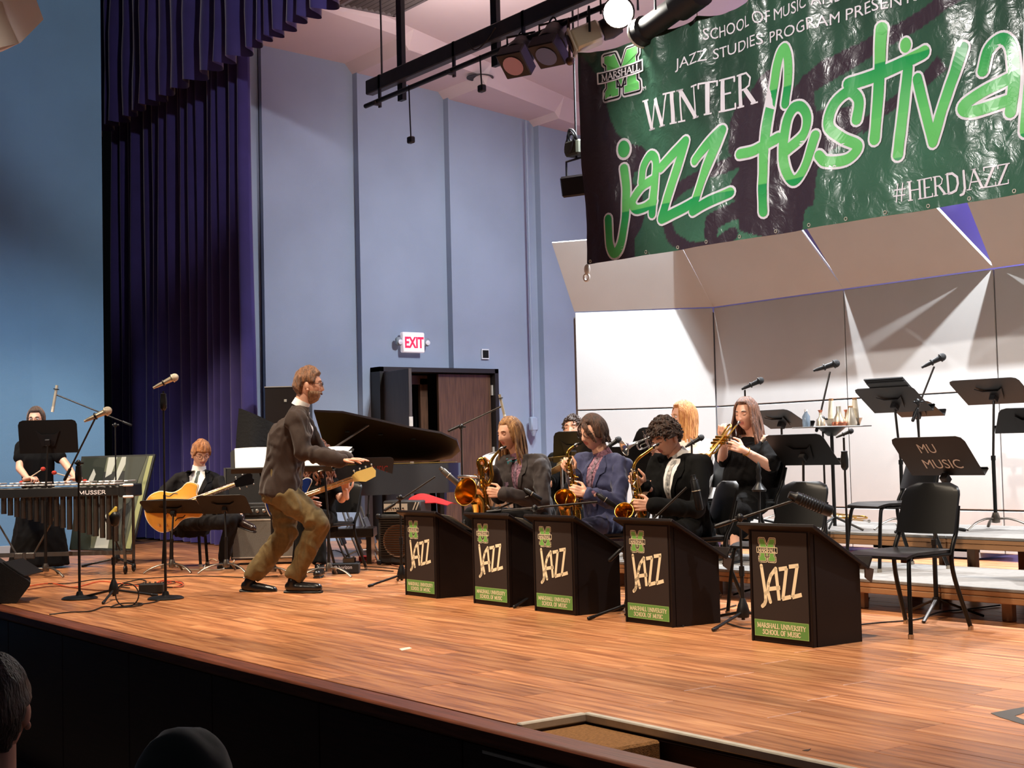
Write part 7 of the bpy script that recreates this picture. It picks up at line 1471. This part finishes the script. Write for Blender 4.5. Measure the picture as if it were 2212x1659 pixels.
for i in range(26):
    a = rnd.uniform(-.15, .15); c0 = bs_.H.c+HR*a+HF*rnd.uniform(-.12, .04); pts = [c0+V((0, 0, -.04*k))+HR*(.014*math.sin(k*2.2+i))-HF*(.014*math.cos(k*2.2+i)) for k in range(8)]; b.tube(spline(pts, 3), .012, 6)
b.build('curly_lengths', HAU, bs_.t, 60, bs_.I)
for k in 'rl': bs_.shoe(k, f, SHOE, .26)
# ---- two heads in the audience
def audience(lab, c, face, size, hair, hood=None):
    t = thing('person', lab, 'person', V((c.x, c.y, -1.07))); I2 = inv_of(t.location); H = Head(c, face, V((0, 0, 1)), size); b = MB(); n = c+V((0, 0, -.2)); x = H.r; x.z = 0; x.normalize()
    ring_loft(b, [(c+V((0, 0, -.95)), x, H.f, .17, .13), (c+V((0, 0, -.6)), x, H.f, .17, .13), (c+V((0, 0, -.36)), x, H.f, .17, .11), (c+V((0, 0, -.27)), x, H.f, .15, .09), (c+V((0, 0, -.2)), x, H.f, .06, .06)]); b.caps(n-V((0, 0, .04)), c-V((0, 0, .05)), .056, .056)
    for s in (-1, 1): b.caps(c+x*(.18*s)+V((0, 0, -.3)), c+x*(.22*s)+V((0, 0, -.58)), .055, .045); b.caps(c+x*(.22*s)+V((0, 0, -.58)), c+x*(.15*s)+H.f*.22+V((0, 0, -.72)), .045, .035)
    for s in (-1, 1): b.caps(c+x*(.09*s)+V((0, 0, -.93)), c+x*(.1*s)+H.f*.42+V((0, 0, -.62-.0)), .08, .06); b.caps(c+x*(.1*s)+H.f*.42+V((0, 0, -.62)), c+x*(.1*s)+H.f*.42+V((0, 0, -1.0)), .055, .04) if False else None
    m = mb_of(remesh(b, .013, 3)); make_head(m, H, t, I2, None, hair); m.build('body', [SKIN, LIPS], t, 180, I2, fix=False); return t, I2, H, x
cc = at(-18, 1540, 3.3); t, I2, H, x = audience('audience member with short brown hair at the lower left corner', cc, -HR*.15+HF*.95+V((0, 0, .1)), 1.0, HD); short_hair(H, t, I2, HD, .015, .06, .0, -.075)
b = MB(); ring_loft(b, [(cc+V((0, 0, -.97)), x, H.f, .2, .16), (cc+V((0, 0, -.4)), x, H.f, .21, .14), (cc+V((0, 0, -.28)), x, H.f, .17, .1), (cc+V((0, 0, -.22)), x, H.f, .07, .07)]); mesh_obj('dark_top', remesh(b, .016, 3, .006), mat('dark_brown_knit', (40, 24, 22), .9), t, I2)
cc = at(398, 1716, 3.2); t, I2, H, x = audience('audience member in a dark green hood at the bottom edge', cc, HF*.9+HR*.3, 1.0, HD); b = MB(); H.surf(b, lambda th, p: .03 if abs(th) > .8 or p.z > .05 else -.02); ring_loft(b, [(cc+V((0, 0, -.9)), x, H.f, .22, .17), (cc+V((0, 0, -.36)), x, H.f, .23, .15), (cc+V((0, 0, -.22)), x, H.f, .13, .12), (cc+V((0, 0, -.12)), x, H.f, .1, .1)]); mesh_obj('hooded_jacket', remesh(b, .014, 3, .007), mat('dark_green_fabric', (22, 32, 28), .8, sheen=.4), t, I2)
# ------------------------------------------------------------------ held instruments
def saxophone(lab, D, mp, neck, body, bow, bell, r0, r1, rb, bell_ax=None, name='saxophone', loop=None):
    g = lambda p: at(p[0], p[1], D+(p[2] if len(p) > 2 else 0)); o = g(body[len(body)//2]); t = thing(name, lab, 'saxophone', o, 0, 'saxophones'); I = inv_of(o)
    m0, m1 = g(mp[0]), g(mp[1]); b = MB(); b.tube([m0, m0.lerp(m1, .3), m1], [.006, .011, .0125], 12); mo = b.build('mouthpiece', MBK, t, 60, I); b = MB(); b.tube([m0.lerp(m1, .45), m0.lerp(m1, .8)], .0145, 12); b.build('ligature', SILV, mo, 60, I)
    NP = spline([g(p) for p in neck], 5); k = len(NP); b = MB(); b.tube(NP, [.009+(r0*.98-.009)*i/(k-1) for i in range(k)], 12); b.build('neck', BRASS, t, 60, I)
    if loop:
        LP = spline([g(p) for p in loop], 6); b = MB(); b.tube(LP, r0, 12); b.build('pigtail_loop', BRASS, t, 60, I)
    BD = spline([g(p) for p in body], 6); k = len(BD); b = MB(); b.tube(BD, [r0+(r1-r0)*i/(k-1) for i in range(k)], 16); b.build('body_tube', BRASS, t, 60, I)
    BW_ = spline([g(p) for p in bow], 6); k2 = len(BW_); b = MB(); b.tube(BW_, [r1+(r1*1.25-r1)*i/(k2-1) for i in range(k2)], 16); b.build('bow', BRASS, t, 60, I)
    BL = spline([g(p) for p in bell], 6); k3 = len(BL); rr = [r1*1.25+(rb-r1*1.25)*(i/(k3-1))**2.6 for i in range(k3)]
    b = MB(); b.tube(BL, rr, 26, cap=False); BI = [p for p in BL[k3//3:]]; b.tube(BI, [max(.004, r-.003) for r in rr[k3//3:]], 26, cap=False); bl = b.build('bell', BRASS, t, 60, I)
    ax = (BL[-1]-BL[-2]).normalized(); b = MB(); b.torus(BL[-1], rb, .004, ax, 30, 8); b.build('bell_rim', BRASS, bl, 60, I)
    side = ax.cross((BD[-1]-BD[0]).normalized()); side = side.normalized() if side.length > .01 else HR
    d = (BD[-1]-BD[0]).normalized(); fr = (-HF-d*(-HF).dot(d)).normalized(); sd = d.cross(fr); rnd = random.Random(len(lab)); n = 15
    for i in range(n):
        f = .06+.86*i/n; q = BD[int(f*(k-1))]; rr0 = r0+(r1-r0)*f; a = rnd.choice((-.9, -.3, .35, .9)); dr2 = (fr*math.cos(a)+sd*math.sin(a)).normalized(); kr = rr0*(.55+.35*f); b = MB(); b.lathe([(.0, .006), (kr*.4, .007), (kr, .004), (kr, -.004), (0, -.004)], q+dr2*(rr0+.008), dr2, 12); b.build('key_cup', BRASS if i % 3 else SILV, t, 60, I)
    for a in (-1.0, 0.15, 1.1):
        dr2 = (fr*math.cos(a)+sd*math.sin(a)); b = MB(); b.tube([BD[int(f*(k-1))]+dr2*(r0+(r1-r0)*f+.014) for f in (.05, .35, .65, .95)], .0032, 6); b.build('key_rod', BRASS, t, 60, I)
    for i in range(9):
        f = .1+.8*i/9; q = BD[int(f*(k-1))]; a = rnd.uniform(-1, 1.2); dr2 = (fr*math.cos(a)+sd*math.sin(a)); rr0 = r0+(r1-r0)*f; b = MB(); b.caps(q+dr2*(rr0+.012), q+dr2*(rr0+.022)+d*rnd.uniform(-.03, .03)+sd*rnd.uniform(-.02, .02), .004, .005, 6); b.build('key_lever', BRASS if i % 2 else mat('pearl_touch', (240, 232, 220), .3), t, 60, I)
    b = MB(); q = BD[k//2]; b.tube([q, q.lerp(BL[-2], .5), BL[max(1, k3//2)]], .005, 6); b.build('bell_brace', BRASS, t, 60, I)
    return t
saxophone('gold baritone saxophone with wide bell held by the long haired player', 11.0, ((1094, 964), (1078, 972)), [(1080, 971), (1066, 988), (1060, 1000), (1060, 1012)], [(1040, 1004), (1043, 1040), (1048, 1075), (1054, 1120), (1057, 1150)], [(1057, 1150), (1054, 1172, -.02), (1044, 1178, -.05), (1034, 1168, -.08)], [(1034, 1168, -.08), (1032, 1130, -.1), (1034, 1098, -.11), (1030, 1078, -.13), (1018, 1066, -.17), (1006, 1062, -.22)], .019, .036, .105, loop=[(1060, 1012), (1062, 1030), (1054, 1046), (1044, 1036), (1036, 1010), (1034, 996), (1044, 992), (1050, 1004), (1046, 1020)], name='baritone_saxophone')
saxophone('gold tenor saxophone held by the player in the blue suit', 10.25, ((1252, 957), (1240, 964)), [(1242, 962), (1232, 970), (1226, 978), (1226, 988)], [(1229, 992), (1233, 1020), (1238, 1050), (1243, 1085), (1247, 1110)], [(1247, 1110), (1246, 1126), (1236, 1132), (1227, 1124)], [(1227, 1124), (1222, 1108, -.02), (1219, 1094, -.04), (1219, 1084, -.07), (1221, 1076, -.11)], .015, .03, .075, name='tenor_saxophone')
saxophone('gold alto saxophone held by the black haired player', 9.5, ((1424, 958), (1410, 967)), [(1412, 966), (1396, 978), (1382, 988), (1372, 1000), (1368, 1012)], [(1368, 1014), (1371, 1040), (1376, 1070), (1382, 1100), (1386, 1122)], [(1386, 1122), (1385, 1138), (1374, 1144), (1364, 1136)], [(1364, 1136), (1356, 1124, -.02), (1352, 1118, -.03), (1350, 1110, -.07), (1348, 1104, -.1)], .013, .027, .062, name='alto_saxophone')
D_ = 10.75; trumpet('gold trumpet played by the woman in the black dress', at(1597, 911, D_+.05), at(1528, 1000, D_-.15), -HF*.6+HR*.5, m=BRASS, group='trumpets', sc_=1.1)
trumpet('silver trumpet played by the copper haired woman', at(1452, 922, 11.2), at(1352, 968, 11.05), V((0, 0, 1)), m=SILV, group='trumpets')
FRET = mat('rosewood_board', (92, 52, 34), .5); MAPLE = mat('maple_neck', (216, 168, 98), .4, coat=.3); STRG = mat('steel_string', (200, 196, 190), .3, 1); PEARL = mat('pearl_inlay', (236, 228, 210), .4)
def guitar(lab, name, body_c, nut, D, outline, scale_, thick, mbody, mneck, head_poly, mhead, nstr, dback=0.0, dnut=0.0, cat='guitar', fholes=False, frets=20, board=None, upv=None):
    c = at(body_c[0], body_c[1], D+dback); n = at(nut[0], nut[1], D+dnut); ax = (n-c).normalized(); L = (n-c).length; fr = (-HF-ax*(-HF).dot(ax)).normalized(); up = fr.cross(ax); up = up if up.z > 0 else -up
    t = thing(name, lab, cat, c); I = inv_of(c); P = lambda a, u, h=0: c+ax*a+up*u+fr*h
    ol = [(a*scale_, u*scale_) for a, u in outline]; q = spline([V((a, u, 0)) for a, u in ol], 5, True); k = len(q)
    b = MB(); rings = [(-thick, .93), (-thick*.8, 1.0), (-.012, 1.0), (0, .95)]; ce = (sum(p.x for p in q)/k, sum(p.y for p in q)/k)
    vs = [P(ce[0]+(p.x-ce[0])*s, ce[1]+(p.y-ce[1])*s, h) for h, s in rings for p in q]; fs = [(i*k+j, i*k+(j+1) % k, (i+1)*k+(j+1) % k, (i+1)*k+j) for i in range(3) for j in range(k)]; tri = geometry.tessellate_polygon([[V((p.x, p.y, 0)) for p in q]]); fs += [tuple(x) for x in tri]+[tuple(3*k+i for i in x) for x in tri]; b.add(vs, fs); bd = b.build('body', mbody, t, 40, I)
    b = MB(); e = [P(ce[0]+(p.x-ce[0])*.99, ce[1]+(p.y-ce[1])*.99, -.008) for p in q]; b.tube(e+[e[0]], .004, 6); b.build('binding', PEARL, bd, 60, I)
    b = MB(); b.tube([P(.06, 0, .008), P(L, 0, .008)], [(.03, .013), (.022, .011)], 10, hint=up); b.build('neck', mneck, t, 60, I)
    b = MB(); b.box(P((.05+L)/2, 0, .021), (L-.05, .05, .006), basis(ax, up, fr)); fb_ = b.build('fingerboard', board or FRET, t, inv=I)
    for i in range(frets):
        a = L-(L-.03)*(1-2**(-(i+1)/12))*1.28
        if a < .06: break
        b = MB(); b.cyl(P(a, -.025, .0245), P(a, .025, .0245), .0012, 5); b.build('fret', STRG, fb_, inv=I)
        if i in (2, 4, 6, 8, 11, 14): b = MB(); b.box(P(a+.012, 0, .0245), (.014, .034, .002), basis(ax, up, fr)); b.build('inlay', PEARL, fb_, inv=I)
    b = MB(); b.prism(head_poly, P(L, 0, .004), ax, up, fr, .016); hd = b.build('headstock', mhead, t, 30, I)
    hm = max(p[0] for p in head_poly)
    for i in range(nstr):
        s = (1 if i < nstr/2 else -1) if nstr == 6 else 1; a = .03+(hm-.05)*((i % (nstr//2) if nstr == 6 else i)/(nstr/2-1 if nstr == 6 else nstr-1)); u = s*.042 if nstr == 6 else .045
        b = MB(); b.cyl(P(L+a, u*.6, .012), P(L+a, u*1.25, .012), .004, 6); b.ell(P(L+a, u*1.45, .012), (.009, .009, .009), None, 8, 6); b.build('tuner', KNB, hd, 60, I)
        y = (-.5+i/(nstr-1))*.036; b = MB(); b.cyl(P(-.16*scale_, y*1.3, .03), P(L, y*.8, .027), .0012, 4); b.build('string', STRG, t, inv=I)
    for a in (-.02, -.11): b = MB(); b.box(P(a*scale_, 0, .006), (.035, .075, .02), basis(ax, up, fr), bev=.004); b.build('pickup', KNB if nstr == 6 else MBK, bd, inv=I)
    b = MB(); b.box(P(-.17*scale_, 0, .012), (.02, .085, .024), basis(ax, up, fr), bev=.003); b.build('bridge', KNB, bd, inv=I)
    for a, u in ((-.2, -.12), (-.26, -.1), (-.2, -.17)): b = MB(); b.cyl(P(a*scale_, u*scale_, .0), P(a*scale_, u*scale_, .02), .011, 12); b.build('knob', MAPLE if nstr == 6 else KNB, bd, 60, I)
    if fholes:
        for s in (-1, 1): b = MB(); b.tube(spline([P(-.02, s*.11, .001), P(-.05, s*.125, .001), P(-.1, s*.115, .001), P(-.13, s*.13, .001)], 4), .005, 6); b.build('f_hole', MBK, bd, inv=I)
    return t
HOL = [(.14, .05), (.17, .11), (.1, .16), (.02, .13), (-.06, .125), (-.16, .175), (-.27, .16), (-.34, .06), (-.34, -.06), (-.27, -.165), (-.16, -.175), (-.06, -.13), (.02, -.135), (.1, -.16), (.16, -.1), (.13, -.05)]
guitar('honey yellow hollow body guitar in the guitarist lap', 'hollow_body_guitar', (396, 1088), (508, 1046), 13.82, HOL, 1.12, .06, mat('honey_maple_top', (226, 160, 62), .25, var=.12, scale=4, coat=.5), MAPLE, [(0, -.03), (.05, -.045), (.17, -.06), (.19, -.02), (.18, .0), (.19, .03), (.17, .06), (.05, .045), (0, .03)], LAC, 6, fholes=True)
SOL = [(.12, .03), (.2, .12), (.14, .16), (.0, .11), (-.12, .13), (-.24, .17), (-.3, .06), (-.29, -.08), (-.2, -.16), (-.08, -.13), (.02, -.12), (.1, -.16), (.12, -.12), (.07, -.04)]
guitar('blue bass guitar with maple neck half hidden by the conductor', 'bass_guitar', (640, 1078), (763, 1034), 13.0, SOL, .95, .04, mat('deep_blue_lacquer', (24, 46, 110), .2, coat=.6), MAPLE, [(0, -.03), (.04, -.04), (.1, -.065), (.2, -.05), (.22, .0), (.2, .045), (.05, .05), (0, .03)], mat('pale_maple_head', (232, 204, 120), .4, coat=.3), 4, cat='bass guitar', board=MAPLE)
